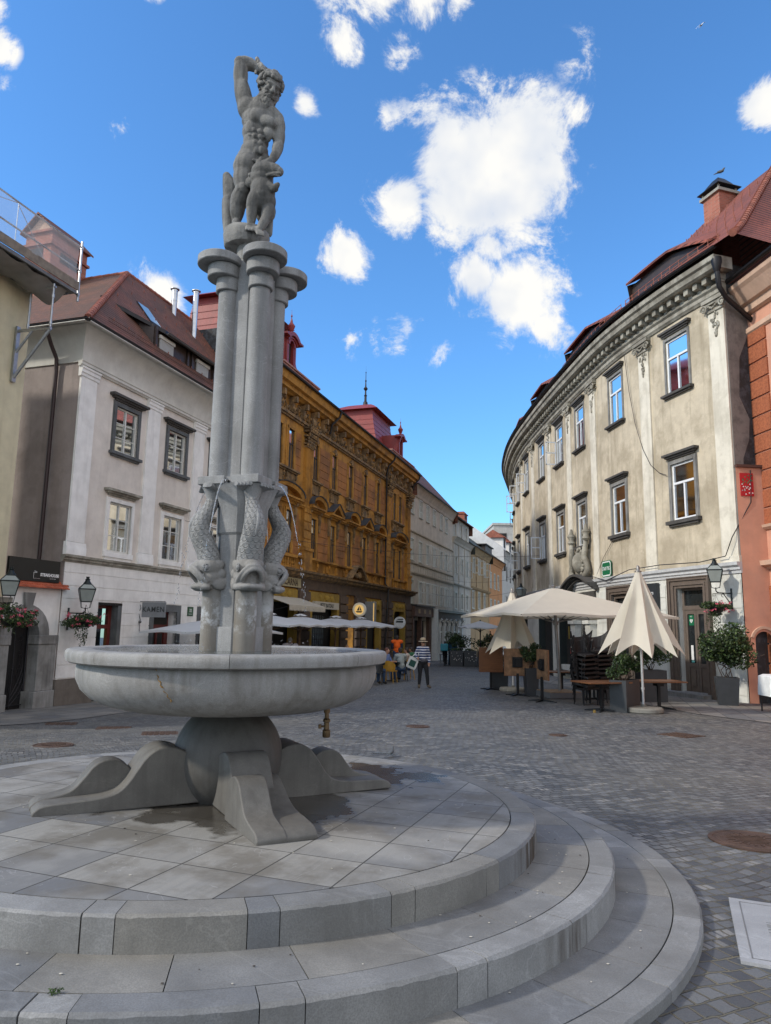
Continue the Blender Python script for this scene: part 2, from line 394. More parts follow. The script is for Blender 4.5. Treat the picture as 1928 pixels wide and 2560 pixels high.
def cobble():
    q = NT('cobblestone_setts'); p = q.pos(); x = q.sep(p)
    w1 = q.n.new('ShaderNodeTexNoise'); w1.inputs['Scale'].default_value = .55; w1.inputs['Detail'].default_value = 2; q.l.new(p, w1.inputs['Vector'])
    w2 = q.n.new('ShaderNodeTexNoise'); w2.inputs['Scale'].default_value = 7.5; w2.inputs['Detail'].default_value = 2; q.l.new(p, w2.inputs['Vector'])
    a = q.vm('SCALE', q.vm('SUBTRACT', w1.outputs['Color'], (.5, .5, .5)), sc=.5)
    b = q.vm('SCALE', q.vm('SUBTRACT', w2.outputs['Color'], (.5, .5, .5)), sc=.04)
    pp = q.vm('ADD', q.vm('ADD', p, a), b)
    th = R(24); ct, st = math.cos(th), math.sin(th)
    u = q.vm('DOT_PRODUCT', pp, (ct, st, 0)); v = q.vm('DOT_PRODUCT', pp, (-st, ct, 0))
    uv = q.comb(u, v)
    c, f = q.brick(uv, .118, .098, .0085, .5, ms=.6)
    base = q.mix(c, (.045, .052, .062), (.155, .162, .168))
    c2, f2 = q.brick(q.vm('ADD', uv, (.118 * 14.5, .098 * 8, 0)), .118, .098, .0085, .5, ms=.6)
    base = q.mix(q.ramp(c2, .90, .97), base, (.25, .245, .235))
    big = q.noise(.35, detail=5)
    base = q.mix(q.math('MULTIPLY', q.ramp(big, .42, .62), .32), base, (.18, .17, .15))
    base = q.mix(q.math('MULTIPLY', q.ramp(q.noise(110, detail=3), .35, .7), .3), base, (.05, .052, .055))
    jc = q.mix(q.ramp(q.noise(.8, detail=6), .4, .6), (.035, .034, .03), (.15, .135, .095))
    base = q.mix(f, base, jc)
    hgt = q.math('ADD', q.math('SUBTRACT', 1.0, f), q.math('MULTIPLY', q.noise(60, detail=4), .25))
    hgt = q.math('ADD', hgt, q.math('MULTIPLY', c, .35))
    nr = q.bump(hgt, .95, .016)
    return q.done(base, q.ramp(q.noise(20), .3, .7, .5, .75), nr)
COB = cobble()
def pave():
    q = NT('sidewalk_slabs'); p = q.pos()
    u = q.vm('DOT_PRODUCT', p, (.3, .954, 0)); v = q.vm('DOT_PRODUCT', p, (.954, -.3, 0))
    c, f = q.brick(q.comb(u, v), .9, .5, .008, .5)
    base = q.mix(c, (.13, .135, .14), (.23, .22, .20))
    base = q.mix(q.math('MULTIPLY', q.ramp(q.noise(1.5, detail=8), .45, .65), .5), base, (.11, .10, .09))
    base = q.mix(f, base, (.03, .03, .03))
    return q.done(base, .75, q.bump(q.math('SUBTRACT', q.noise(60), f), .3, .006))
PAVE = pave()
IRON = flat('cast_iron_rust', (.085, .05, .035), .6, .3, .35, 9, .5, 140)
BLK = flat('black_metal', (.018, .019, .021), .45, .5)
STEEL = flat('galvanised_steel', (.42, .43, .44), .38, .8, .15)
def waterm():
    q = NT('water'); q.b.inputs['Transmission Weight'].default_value = .0
    nr = q.bump(q.noise(9, detail=6), .45, .05, q.bump(q.noise(45, detail=3), .3, .01))
    return q.done((.06, .075, .075), .04, nr, spec=.9)
WATER = waterm()
q = NT('water_jet'); q.b.inputs['Transmission Weight'].default_value = .75; q.b.inputs['IOR'].default_value = 1.33
JET = q.done((.95, .97, 1), .03)

# ------------------------------------------------------------ ground
def axisvals(lo, hi, fine):
    v = []; x = lo
    while x < hi:
        v.append(x); x += fine if -12 < x < 30 else (4 if abs(x) < 130 else 60)
    v.append(hi); return v
g = MB(); xs = axisvals(-600, 600, .75); ys = axisvals(-120, 1200, .75)
gi = [[g.pt((x, y, gz(x, y))) for x in xs] for y in ys]
for j in range(len(ys) - 1):
    for i in range(len(xs) - 1):
        g.idx((gi[j][i], gi[j][i + 1], gi[j + 1][i + 1], gi[j + 1][i]))
ground = g.build('ground', COB, smooth=60); tag(ground, kind='structure')
def strip(name, pts_l, pts_r, h, mat):
    m = MB()
    def dens_(P):
        o = []
        for a, b in zip(P[:-1], P[1:]):
            n = max(1, int((Vector(b) - Vector(a)).length / .75)); o += [tuple(Vector(a).lerp(Vector(b), k / n)) for k in range(n)]
        return o + [P[-1]]
    if len(pts_l) > 2:
        K = 120
        def rs(P):
            V = [Vector(p) for p in P]; d = [0]
            for a, b in zip(V[:-1], V[1:]): d.append(d[-1] + (b - a).length)
            o = []
            for k in range(K + 1):
                t = d[-1] * k / K; i = 0
                while i < len(V) - 2 and d[i + 1] < t: i += 1
                o.append(tuple(V[i].lerp(V[i + 1], (t - d[i]) / (d[i + 1] - d[i]))))
            return o
        pts_l, pts_r = rs(pts_l), rs(pts_r)
    for i in range(len(pts_l) - 1):
        N = 6
        for k in range(N):
            t0, t1 = k / N, (k + 1) / N
            A = [Vector(pts_l[i]).lerp(Vector(pts_r[i]), t0), Vector(pts_l[i]).lerp(Vector(pts_r[i]), t1), Vector(pts_l[i + 1]).lerp(Vector(pts_r[i + 1]), t1), Vector(pts_l[i + 1]).lerp(Vector(pts_r[i + 1]), t0)]
            m.face([(p.x, p.y, gz(p.x, p.y) + h) for p in A][::-1])
    o = m.build(name, mat); tag(o, kind='structure'); return o

# ------------------------------------------------------------ stepped platform
SH = Matrix.Identity(4); SH[2][0] = -.015; SH[2][1] = -.0193
PT = Matrix.Translation((CX, CY, 0)) @ SH
HT, H2, H3 = .37356, .2176, .0637
R1, R2, R3 = 2.350, 2.845, 3.327
plat = empty('stepped_platform', (CX, CY, 0), 'three broad round grey granite steps that carry the fountain', 'steps')
def ringblocks(mb, rin, rout, z0, z1, start, seed):
    rnd = random.Random(seed); a = start
    while a < start + 360 - 1:
        for ln in (3.5, 13.64):
            g_ = math.degrees(.0045 / rout); n = max(2, int(ln / .8)); rr = []; mi = rnd.choice((0, 0, 1, 1, 2, 3))
            dz = rnd.uniform(-.0015, .0015)
            for k in range(n + 1):
                t = R(a + g_ / 2 + (ln - g_) * k / n); ch = .010 + .006 * rnd.random(); c, s = math.cos(t), math.sin(t)
                pr = [(rin, z0), (rout, z0), (rout + rnd.uniform(-.0015, .0015), z1 - ch), (rout - ch, z1 + dz), (rin + .004, z1 + dz), (rin, z1 - .005)]
                rr.append([PT @ Vector((r * c, r * s, z)) for r, z in pr])
            mb.rings(rr, mi); a += ln
def treads(mb, rin, rout, z, n, seed):
    rnd = random.Random(seed)
    for i in range(n):
        a0 = 360 / n * i + rnd.uniform(-.6, .6) * 0 + 3; a1 = a0 + 360 / n - math.degrees(.005 / rout); k = 8; mi = rnd.choice((0, 1, 2, 3, 1))
        rr = []
        for j in range(k + 1):
            t = R(a0 + (a1 - a0) * j / k); c, s = math.cos(t), math.sin(t)
            rr.append([PT @ Vector((r * c, r * s, zz)) for r, zz in ((rin, z - .02), (rout - .004, z - .02), (rout - .004, z), (rin, z))])
        mb.rings(rr, mi)
DARKJ = flat('joint_dirt', (.035, .032, .026), .95)
for nm, rin, rout, z0, z1, st, sd_ in (('top', 2.178, R1, H2 - .03, HT, -90.8, 1), ('mid', 2.69, R2, H3 - .03, H2, -90.8, 2), ('low', 3.172, R3, -.12, H3, -91.2, 3)):
    mb = MB(); ringblocks(mb, rin, rout, z0, z1, st, sd_)
    o = mb.build('step', GRANC, plat, smooth=30)
for rin, rout, z, n, sd_ in ((2.33, 2.688, H2 - .002, 30, 5), (2.82, 3.17, H3 - .002, 36, 6)):
    mb = MB(); treads(mb, rin, rout, z, n, sd_); mb.build('tread', GRANC, plat, smooth=30)
mb = MB(); rr = []
for r, z in ((3.315, -.1), (3.315, H3 - .03), (2.84, H3 - .028), (2.835, H2 - .035), (2.345, H2 - .032), (2.34, HT - .03), (2.0, HT - .03)):
    rr.append([PT @ Vector((r * math.cos(2 * math.pi * k / 96), r * math.sin(2 * math.pi * k / 96), z)) for k in range(96)])
mb.rings(rr, caps=False); mb.build('step_core', DARKJ, plat, smooth=30)
mb = MB(); rr = []
for r in (0.02, .5, 1, 1.5, 2.0, 2.173):
    rr.append([PT @ Vector((r * math.cos(2 * math.pi * k / 96), r * math.sin(2 * math.pi * k / 96), HT)) for k in range(96)])
rr.append([PT @ Vector((2.173 * math.cos(2 * math.pi * k / 96), 2.173 * math.sin(2 * math.pi * k / 96), HT - .05)) for k in range(96)])
mb.rings(rr[::-1], caps=True); mb.build('paved_top', SLAB, plat, smooth=30)
# moss tufts in the joint of the middle tread
MOSS = flat('moss', (.04, .07, .02), .9, 0, .4, 20)
mb = MB(); rnd = random.Random(4)
for k in range(16):
    a = R(rnd.choice((-112, -106, -105, -100, -98, -97, -93, -90)) + rnd.uniform(-1.2, 1.2)); r = 2.695 + rnd.uniform(-.008, .012)
    p = PT @ Vector((r * math.cos(a), r * math.sin(a), H2 + .004))
    for j in range(16): mb.leaf(p + Vector((rnd.gauss(0, .012), rnd.gauss(0, .007), rnd.random() * .012)), .014)
tag(mb.build('moss', MOSS), kind='stuff')

# ------------------------------------------------------------ fountain
FX, FY = -1.165, 5.64
AX, AY = -1.14, 5.64
DIRS = [R(-62 + 90 * k) for k in range(4)]
fount = empty('fountain', (FX, FY, HT), 'tall grey stone fountain with round basin, clustered columns and a statue on top', 'fountain')
def rad(a, r, t=0., c=(AX, AY)):
    return Vector((c[0] + r * math.cos(a) - t * math.sin(a), c[1] + r * math.sin(a) + t * math.cos(a)))
def octo(a, r, z, k=.35, n=8, ph=R(11)):
    m = 2 * math.pi / n; t = ((a - ph) % m) - m / 2
    q = math.cos(m / 2) / math.cos(t)
    return 1 - k * (1 - q) * .55 if r > .6 else 1
# sphere
mb = MB(); mb.ball((FX + .005, FY, .665), .405, 48); mb.build('stone_sphere', GRANS, fount, smooth=60)
# legs
def leg(ang, side):
    z0 = (PT @ Vector((FX + .8 * math.cos(ang) - CX, FY + .8 * math.sin(ang) - CY, HT))).z
    def spline(P, n=5):
        o = []
        Q = [P[0]] + P + [P[-1]]
        for i in range(1, len(Q) - 2):
            for k in range(n):
                t = k / n; a, b, c, d = Q[i - 1:i + 3]
                o.append(tuple(.5 * ((2 * b[j]) + (-a[j] + c[j]) * t + (2 * a[j] - 5 * b[j] + 4 * c[j] - d[j]) * t * t + (-a[j] + 3 * b[j] - 3 * c[j] + d[j]) * t ** 3) for j in (0, 1)))
        o.append(P[-1]); return o
    def pr(P, t0, t1, m):
        S = [(P[0][0], 0)] + spline(P) + [(P[-1][0], 0)]
        poly = [Vector((*rad(ang, r, t0, (FX, FY)), z0 + z)) for r, z in S]
        dv = Vector((-(t1 - t0) * math.sin(ang), (t1 - t0) * math.cos(ang), 0))
        m.prism(poly, dv)
    m = MB()
    main = [(.24, .26), (.33, .34), (.42, .385), (.52, .392), (.61, .345), (.68, .255), (.735, .175), (.80, .118), (.90, .092), (1.06, .082), (1.2, .076), (1.27, .066), (1.315, .035), (1.32, 0.01)]
    hump = [(.66, .08), (.665, .17), (.71, .25), (.79, .297), (.87, .302), (.94, .268), (1.0, .195), (1.07, .122), (1.17, .09), (1.275, .07), (1.322, .037), (1.325, .01)]
    if side == 0:      # the front leg: narrower crest, wide low sweep on one side
        pr(main, -.165, .12, m); pr([(.40, .22), (.52, .24), (.62, .235), (.72, .19), (.82, .135), (.95, .095), (1.15, .08), (1.27, .066), (1.318, .034), (1.322, .01)], -.163, .192, m); pr(hump, -.195, -.005, m)
    else:
        pr(main, -.175, .175, m)
        if side > 0: pr(hump, .01, .193, m)
        else: pr(hump, -.193, -.01, m)
    o = m.build('volute_leg', GRAND, fount, smooth=35, fixn=False)
    bv = o.modifiers.new('b', 'BEVEL'); bv.width = .008; bv.segments = 2; bv.limit_method = 'ANGLE'; bv.angle_limit = R(50)
for a, s_ in zip(DIRS, (0, 1, 1, -1)): leg(a, s_)
# basin
prof = [(.3, 1.045), (.62, 1.035), (.80, 1.045), (.92, 1.075), (1.02, 1.12), (1.085, 1.18), (1.118, 1.25), (1.125, 1.31), (1.118, 1.352), (1.105, 1.372), (1.10, 1.385), (1.02, 1.385), (1.0, 1.3), (.8, 1.22), (.1, 1.2)]
mb = MB(); mb.lathe(prof, (FX, FY, 0), 128, 0, octo, caps=False); basin = mb.build('basin', GRANB, fount, smooth=40)
mb = MB(); rp = [(1.00, 1.385), (1.155, 1.378), (1.178, 1.372), (1.196, 1.382), (1.203, 1.41), (1.203, 1.442), (1.192, 1.458), (1.17, 1.463), (1.02, 1.462), (1.005, 1.45)]
for b in range(8):
    rr = []
    for k in range(17):
        a = R(11) + 2 * math.pi * b / 8 + (2 * math.pi / 8 - .0028) * k / 16
        q_ = octo(a, 1.2, 0); rr.append([Vector((FX + r * q_ * math.cos(a), FY + r * q_ * math.sin(a), z)) for r, z in rp])
    mb.rings(rr)
mb.build('basin_rim', GRANB, fount, smooth=45)
mb = MB(); mb.lathe([(.02, 1.452), (.5, 1.452), (1.018, 1.452)], (FX, FY, 0), 64, caps=False); mb.idx([0]) if 0 else None
mb.build('water_surface', WATER, fount, smooth=60)
STAIN = flat('orange_seep', (.24, .14, .04), .85, 0, .4, 60)
mb = MB(); rnd = random.Random(2); a = math.atan2(-1.0, -.30); pts = []
for k in range(22):
    t = k / 21; an = R(-103.5 + 5.6 * t + .35 * math.sin(k * 1.7)); z = 1.365 - .2 * t; rr_ = 1.112 if z > 1.33 else (1.123 if z > 1.26 else 1.118 - (1.26 - z) * .42)
    q_ = octo(an, 1.1, 0); pts.append((FX + rr_ * q_ * math.cos(an), FY + rr_ * q_ * math.sin(an), z))
mb.tube(pts, [.0015 + .0035 * abs(math.sin(k * 2.1 + .4)) for k in range(22)], 6); mb.build('seep_line', STAIN, basin)
# drain pipe under the basin
BRASS = flat('brass_pipe', (.15, .10, .055), .4, .7, .25)
px_, py_ = -.42, 5.60
mb = MB(); mb.lathe([(.016, .93), (.016, 1.0), (.024, 1.0), (.024, 1.03), (.04, 1.035), (.04, 1.12)], (px_, py_, 0), 16)
mb.lathe([(.026, .82), (.03, .83), (.03, .87), (.02, .88), (.02, .93), (.028, .935), (.028, .95), (.018, .96)], (px_, py_, 0), 16)
mb.tube([(px_, py_, .9), (px_ - .05, py_ - .01, .9)], .008); mb.tube([(px_ - .05, py_ - .01, .885), (px_ - .05, py_ - .01, .915)], .012)
mb.build('drain_pipe', BRASS, fount, smooth=35)
def pedhook(q, base):
    x = q.sep(q.pos()); n = q.noise(7, detail=7)
    br = q.ramp(q.math('ADD', x[2], q.math('MULTIPLY', n, .25)), 1.78, 1.9, 1, 0); base = q.mix(q.math('MULTIPLY', br, .55), base, (.14, .115, .085))
    wz_ = q.math('MULTIPLY', q.ramp(q.math('ABSOLUTE', q.math('SUBTRACT', x[2], 1.72)), .04, .16, 1, 0), q.ramp(q.noise(11, detail=8, rough=.7), .46, .58)); return q.mix(q.math('MULTIPLY', wz_, .75), base, (.5, .52, .54))
PEDM = stone('granite_pedestal', (.27, .265, .25), vein=.2, streak=.5, dark=(.11, .09, .07), dk=.35, hook=pedhook)
# column cluster
mb = MB(); rr = []
def core_prof(m, r, z0, z1, n=8):
    m.lathe([(r, z0), (r, z1)], (AX, AY, 0), 8)
core_prof(mb, .185, 1.40, 4.6); mb.lathe([(.205, 1.41), (.205, 1.62), (.2, 1.63)], (AX, AY, 0), 8)
mb.lathe([(.185, 2.33), (.20, 2.35), (.205, 2.55), (.27, 2.70), (.28, 2.72)], (AX, AY, 0), 8)
mb.build('column_core', GRAN, fount, smooth=30)
for a in DIRS:
    mb = MB(); c = rad(a, .2)
    mb.lathe([(.083, 2.78), (.0855, 2.85), (.082, 4.34)], (c.x, c.y, 0), 32)
    mb.build('column', GRAN, fount, smooth=30)
    mb = MB()
    for (dr, r, z0, z1) in ((.008, .100, 4.335, 4.45), (.05, .132, 4.445, 4.548), (.09, .178, 4.552, 4.622)):
        c = rad(a, .2 + dr); mb.lathe([(r - .006, z0), (r, z0 + .006), (r, z1 - .006), (r - .006, z1)], (c.x, c.y, 0), 48)
    c = rad(a, .12); mb.box(-.12, .12, -.06, .06, 4.34, 4.60, 0, Matrix.Translation((c.x, c.y, 0)) @ Matrix.Rotation(a, 4, 'Z'))
    mb.build('capital', GRAN, fount, smooth=30)
    mb = MB(); c = rad(a, .2)
    mb.lathe([(.083, 1.40), (.083, 1.93)], (c.x, c.y, 0), 32)
    mb.build('pedestal_column', PEDM, fount, smooth=30)
    # square slab corner over each dolphin
    mb = MB(); A4 = Matrix.Translation((AX, AY, 0)) @ Matrix.Rotation(a + R(45), 4, 'Z')
    mb.box(.03, .262, -.262, -.03, 2.718, 2.782, 0, A4); o = mb.build('slab', GRAN, fount)
    bv = o.modifiers.new('b', 'BEVEL'); bv.width = .004
mb = MB()
for k in range(4):
    A4 = Matrix.Translation((AX, AY, 0)) @ Matrix.Rotation(DIRS[k] + R(45), 4, 'Z')
    mb.box(.0, .242, -.032, .032, 2.70, 2.775, 0, A4)
mb.build('spout_block', GRAN, fount)
for k in range(4):
    mb = MB(); a = DIRS[k] + R(45); p = rad(a, .235); e = rad(a, .27); mb.tube([(p.x, p.y, 2.735), (e.x, e.y, 2.738)], .011, 10); mb.build('spout', BLK, fount, smooth=40)
# dolphins
def scales():
    q = NT('carved_scales'); uvn = q.tc.outputs['UV']; s = q.sep(uvn)
    v = q.math('MULTIPLY', s[1], 15.); row = q.math('FLOOR', v)
    u = q.math('ADD', q.math('MULTIPLY', s[0], 12.), q.math('MULTIPLY', q.math('MODULO', row, 2.), .5))
    fu = q.math('SUBTRACT', q.math('FRACT', u), .5); fv = q.math('FRACT', v)
    d = q.math('SQRT', q.math('ADD', q.math('MULTIPLY', fu, fu), q.math('MULTIPLY', q.math('MULTIPLY', fv, fv), .45)))
    line = q.ramp(q.math('ABSOLUTE', q.math('SUBTRACT', d, .5)), .0, .09, 1, 0)
    ins = q.ramp(d, .3, .52, 1, 0)
    base = q.mix(q.ramp(q.noise(5, detail=8), .35, .65), (.22, .22, .215), (.33, .33, .325))
    base = q.mix(q.math('MULTIPLY', line, .45), base, (.42, .42, .41))
    base = q.mix(q.math('MULTIPLY', q.ramp(q.noise(190, detail=2), .35, .65), .25), base, (.1, .1, .1))
    return q.done(base, .75, q.bump(q.math('ADD', ins, line), .9, .012))
SCALE = scales()
fish_path = [(.235, 2.63, .05, .05), (.245, 2.58, .052, .05), (.275, 2.52, .062, .056), (.315, 2.46, .075, .066), (.335, 2.40, .083, .074), (.325, 2.33, .09, .080), (.29, 2.26, .095, .083), (.255, 2.19, .098, .083), (.24, 2.13, .100, .083), (.24, 2.06, .10, .08)]
for a in DIRS:
    mb = MB(); rr = []; vs = []
    for i, (r, z, w, dth) in enumerate(fish_path):
        ring = []
        for k in range(24):
            t = 2 * math.pi * k / 24; p = rad(a, r + dth * math.cos(t), w * math.sin(t)); ring.append(Vector((p.x, p.y, z + .25 * dth * math.cos(t) * (1 if z > 2.4 else -1))))
        rr.append(ring); vs.append(i / 9)
    mb.rings(rr, uvs=vs); body = mb.build('dolphin', SCALE, fount, smooth=60)
    ss = body.modifiers.new('ss', 'SUBSURF'); ss.levels = 1; ss.render_levels = 2
    # fin ridge
    mb = MB(); mb.tube([(*rad(a, r + dth * .95, .012 * math.sin(i)), z) for i, (r, z, w, dth) in enumerate(fish_path[1:7])], [.006, .012, .015, .013, .01, .004], 6)
    mb.build('back_fin', GRAN, body, smooth=60)
    # tail fluke fans out under the slab
    mb = MB(); N = 15
    for s_ in (-1, 1):
        for j in range(5):
            t0 = j / 4
            P = []
            for i in range(7):
                f = i / 6; rr0 = .235 + .075 * f * f + .02 * f; tt = s_ * (.018 + (.03 + .105 * t0) * f ** 1.6) ; z = 2.605 + .105 * math.sin(f * math.pi / 2) - .012 * t0 * f
                P.append((*rad(a, rr0 - .02 * t0, tt), z))
            mb.tube(P, [.012, .014, .015, .016, .018, .02, .017], 8)
    mb.lathe([(.05, -.03), (.056, 0), (.075, .05), (.10, .095)], (*rad(a, .235), 2.62), 20)
    mb.build('tail_fluke', GRAN, body, smooth=60)
    # head
    B4 = Matrix.Translation((AX, AY, 0)) @ Matrix.Rotation(a, 4, 'Z')
    def L(r, t, z): return B4 @ Vector((r, t, z))
    mb = MB(); Rz = Matrix.Rotation(a, 3, 'Z')
    mb.ball(L(.235, 0, 2.08), (.115, .118, .095), 20, mat=Rz)
    mb.ball(L(.225, 0, 2.0), (.10, .112, .10), 20, mat=Rz)
    mb.ball(L(.29, 0, 2.085), (.09, .075, .055), 16, mat=Rz)
    for s_ in (-1, 1):
        mb.ball(L(.27, .072 * s_, 2.075), (.045, .03, .042), 14, mat=Rz)      # brow
        mb.ball(L(.185, .098 * s_, 2.10), (.036, .016, .036), 12, mat=Rz)        # ear coil
        mb.ball(L(.16, .10 * s_, 2.03), (.03, .016, .034), 12, mat=Rz)
        mb.ball(L(.18, .096 * s_, 1.95), (.06, .02, .045), 12, mat=Rz)
        mb.ball(L(.13, .095 * s_, 1.97), (.035, .016, .04), 12, mat=Rz)
    # upper lip arch
    for rad_, rr_, out in ((.098, .017, .0), (.078, .018, .012)):
        P = []
        for k in range(13):
            t = math.pi * k / 12; up = math.sin(t)
            P.append(L(.275 + out + .10 * up ** .8, rad_ * math.cos(t) * (1.05 if rad_ > .08 else 1), 1.955 + rad_ * 1.30 * up))
        mb.tube(P, rr_, 8)
    P = [L(.255 + .075 * math.sin(math.pi * k / 12), .10 * math.cos(math.pi * k / 12), 1.925) for k in range(13)]
    mb.tube(P, [.028] * 13, 8)
    P = [L(.25 + .105 * math.sin(math.pi * k / 12), .096 * math.cos(math.pi * k / 12), 1.93) for k in range(13)]
    mb.tube(P, [.022] * 13, 8)
    mb.ball(L(.25, 0, 1.92), (.09, .09, .025), 16, mat=Rz)
    mb.ball(L(.35, 0, 2.08), (.05, .05, .025), 10, mat=Rz)
    h = mb.build('head', GRANB, body); remesh(h, .0065, 2)
    mb = MB()
    for s_ in (-1, 1):
        mb = MB(); mb.ball(L(.288, .094 * s_, 2.07), .021, 14)
        mb.tube([L(.288 + .030 * math.cos(t), .102 * s_, 2.07 + .027 * math.sin(t)) for t in [2 * math.pi * k / 14 for k in range(15)]], .0045, 6); mb.build('eye', GRAN, h, smooth=60)
# water jets with drops
for k in range(4):
    a = DIRS[k] + R(45); pts = []; mb = MB()
    for i in range(40):
        t = i * .0115; x = .27 + .62 * t + .02; z = 2.738 + .15 * t - 4.9 * t * t * 1.02
        if z < 1.45: break
        pts.append(Vector((*rad(a, x), z)))
    n = int(len(pts) * .72)
    mb.tube(pts[:n], [(.0058 - .003 * i / n) * (1 + .35 * math.sin(i * 2.3) * i / n) for i in range(n)], 7)
    rnd = random.Random(k)
    for i in range(n, len(pts)):
        for j in range(3):
            p = pts[i] + Vector((rnd.gauss(0, .006), rnd.gauss(0, .006), rnd.uniform(-.05, .05))); mb.ball(p, (.0028, .0028, rnd.uniform(.004, .012)), 6)
    mb.build('water_jet', JET, fount, smooth=60)
mb = MB(); rnd = random.Random(8)
for k in range(4):
    a = DIRS[k] + R(45)
    for j in range(45):
        p = rad(a, .56 + rnd.gauss(0, .07), rnd.gauss(0, .08)); mb.ball((p.x, p.y, 1.44 + abs(rnd.gauss(0, .035))), rnd.uniform(.0015, .004), 6)
tag(mb.build('splash_drops', JET, fount, smooth=60), kind='stuff')
# ------------------------------------------------------------ statue (part of the fountain)
CAMP = Vector((0, 0, 1.65))
def SP(x, y, dy=0.):
    P = Vector((-1.346 + (x - 600) * .000944 + (y - 170) * .00005, 5.64, 6.61 - (y - 170) * .001037))
    return CAMP + (P - CAMP) * ((5.64 + dy) / 5.64)
PXM = .00094
class Org(MB):
    def cap(s, a, b, ra, rb, n=14, k=8):
        a, b = Vector(a), Vector(b); P = []; Q = []
        d = b - a; L = d.length
        for i in range(k + 1):
            t = i / k; P.append(a + d * t); Q.append(ra + (rb - ra) * t + .06 * (ra + rb) * math.sin(math.pi * t))
        s.tube(P, Q, n); s.ball(a, ra, n); s.ball(b, rb, n)
man = Org()
c = man.cap
# trunk
for (x, y, dy, rx, ry, rz) in ((765, 760, 0, .150, .11, .135), (775, 690, .0, .150, .105, .10), (750, 870, 0, .132, .098, .12), (738, 960, 0, .112, .09, .11), (722, 1050, .0, .122, .10, .10), (690, 1130, .02, .125, .11, .12)):
    man.ball(SP(x, y, dy), (rx, ry, rz), 22)
tilt = Matrix.Rotation(R(-8), 3, 'Y')
man.ball(SP(740, 715, -.085), (.062, .045, .075), 16, mat=Matrix.Rotation(R(35), 3, 'Y'))      # breast muscles
man.ball(SP(845, 765, -.088), (.082, .042, .055), 16, mat=Matrix.Rotation(R(22), 3, 'Y')); man.ball(SP(690, 830, -.07), (.05, .04, .07), 14); man.ball(SP(850, 880, -.065), (.045, .04, .06), 14)
for i, (x, y) in enumerate(((722, 850), (772, 862), (728, 905), (778, 915), (733, 965), (778, 972), (740, 1030), (785, 1035))):
    man.ball(SP(x, y, -.088 + .004 * (i // 2)), (.027, .024, .026 if i < 6 else .042), 10)
for k in range(6):
    man.ball(SP(650 + k * 8, 770 + 26 * k, -.05 - .006 * k), (.035, .02, .012), 10, mat=Matrix.Rotation(R(28), 3, 'Y'))
    man.ball(SP(880 - k * 6, 835 + 22 * k, -.055), (.03, .02, .011), 10, mat=Matrix.Rotation(R(-28), 3, 'Y'))
# raised arm
c(SP(680, 690, .0), SP(640, 600, .0), .085, .075); c(SP(640, 610, .0), SP(598, 400, .01), .072, .060); c(SP(598, 400, .01), SP(597, 235, .02), .060, .055)
man.ball(SP(622, 470, -.015), (.05, .05, .11), 14); man.ball(SP(593, 215, .02), .056, 14)
c(SP(597, 218, .02), SP(680, 225, .05), .055, .056); c(SP(680, 225, .05), SP(752, 262, .07), .053, .036)
c(SP(745, 255, .07), SP(785, 285, .06), .04, .045)
for k in range(4):                                                                                # fingers closed round the shaft
    a, b, d_ = SP(765 + 12 * k, 232 + 14 * k, .02), SP(790 + 11 * k, 215 + 16 * k, -.02 + .06), SP(798 + 10 * k, 238 + 16 * k, .0)
    c(a, b, .013, .012, 8, 4); c(b, d_, .012, .010, 8, 4)
c(SP(740, 285, .02), SP(735, 315, -.0), .013, .010, 8, 4)
# neck and shoulders
c(SP(770, 670, 0), SP(845, 545, -.02), .085, .072); c(SP(700, 640, .02), SP(800, 600, .0), .07, .06); c(SP(800, 640, .01), SP(925, 745, .01), .07, .068)
# lowered arm
man.ball(SP(935, 745, .0), (.062, .062, .062), 14)
c(SP(938, 760, 0), SP(952, 860, -.01), .060, .052); c(SP(952, 860, -.01), SP(945, 975, -.02), .052, .046)
c(SP(946, 975, -.02), SP(925, 1060, -.06), .047, .040); c(SP(925, 1060, -.06), SP(880, 1130, -.10), .040, .029)
c(SP(880, 1130, -.10), SP(835, 1160, -.13), .032, .034)
for k in range(4):
    a = SP(845 - 15 * k, 1140 + 10 * (k % 2) - 4 * k, -.15); b = SP(812 - 14 * k, 1150 + 8 * k, -.165); d_ = SP(806 - 10 * k, 1180 + 5 * k, -.15)
    c(a, b, .014, .013, 8, 4); c(b, d_, .013, .010, 8, 4)
c(SP(850, 1165, -.14), SP(800, 1195, -.15), .014, .011, 8, 4)
# legs
c(SP(665, 1150, .0), SP(632, 1260, -.01), .112, .095); c(SP(632, 1260, -.01), SP(625, 1390, -.03), .095, .070); man.ball(SP(622, 1400, -.05), .066, 14)
c(SP(612, 1410, -.03), SP(570, 1540, -.0), .068, .070); c(SP(570, 1540, 0), SP(556, 1680, .02), .068, .040)
c(SP(556, 1690, .01), SP(550, 1712, -.09), .038, .026)
for k in range(5): c(SP(522 + 17 * k, 1708 + 3 * abs(k - 2), -.09), SP(518 + 18 * k, 1722 + 2 * abs(k - 3), -.125 + .006 * k), .012, .010, 8, 3)
c(SP(770, 1150, .04), SP(820, 1400, .05), .105, .068); c(SP(820, 1400, .05), SP(842, 1780, .06), .066, .040)
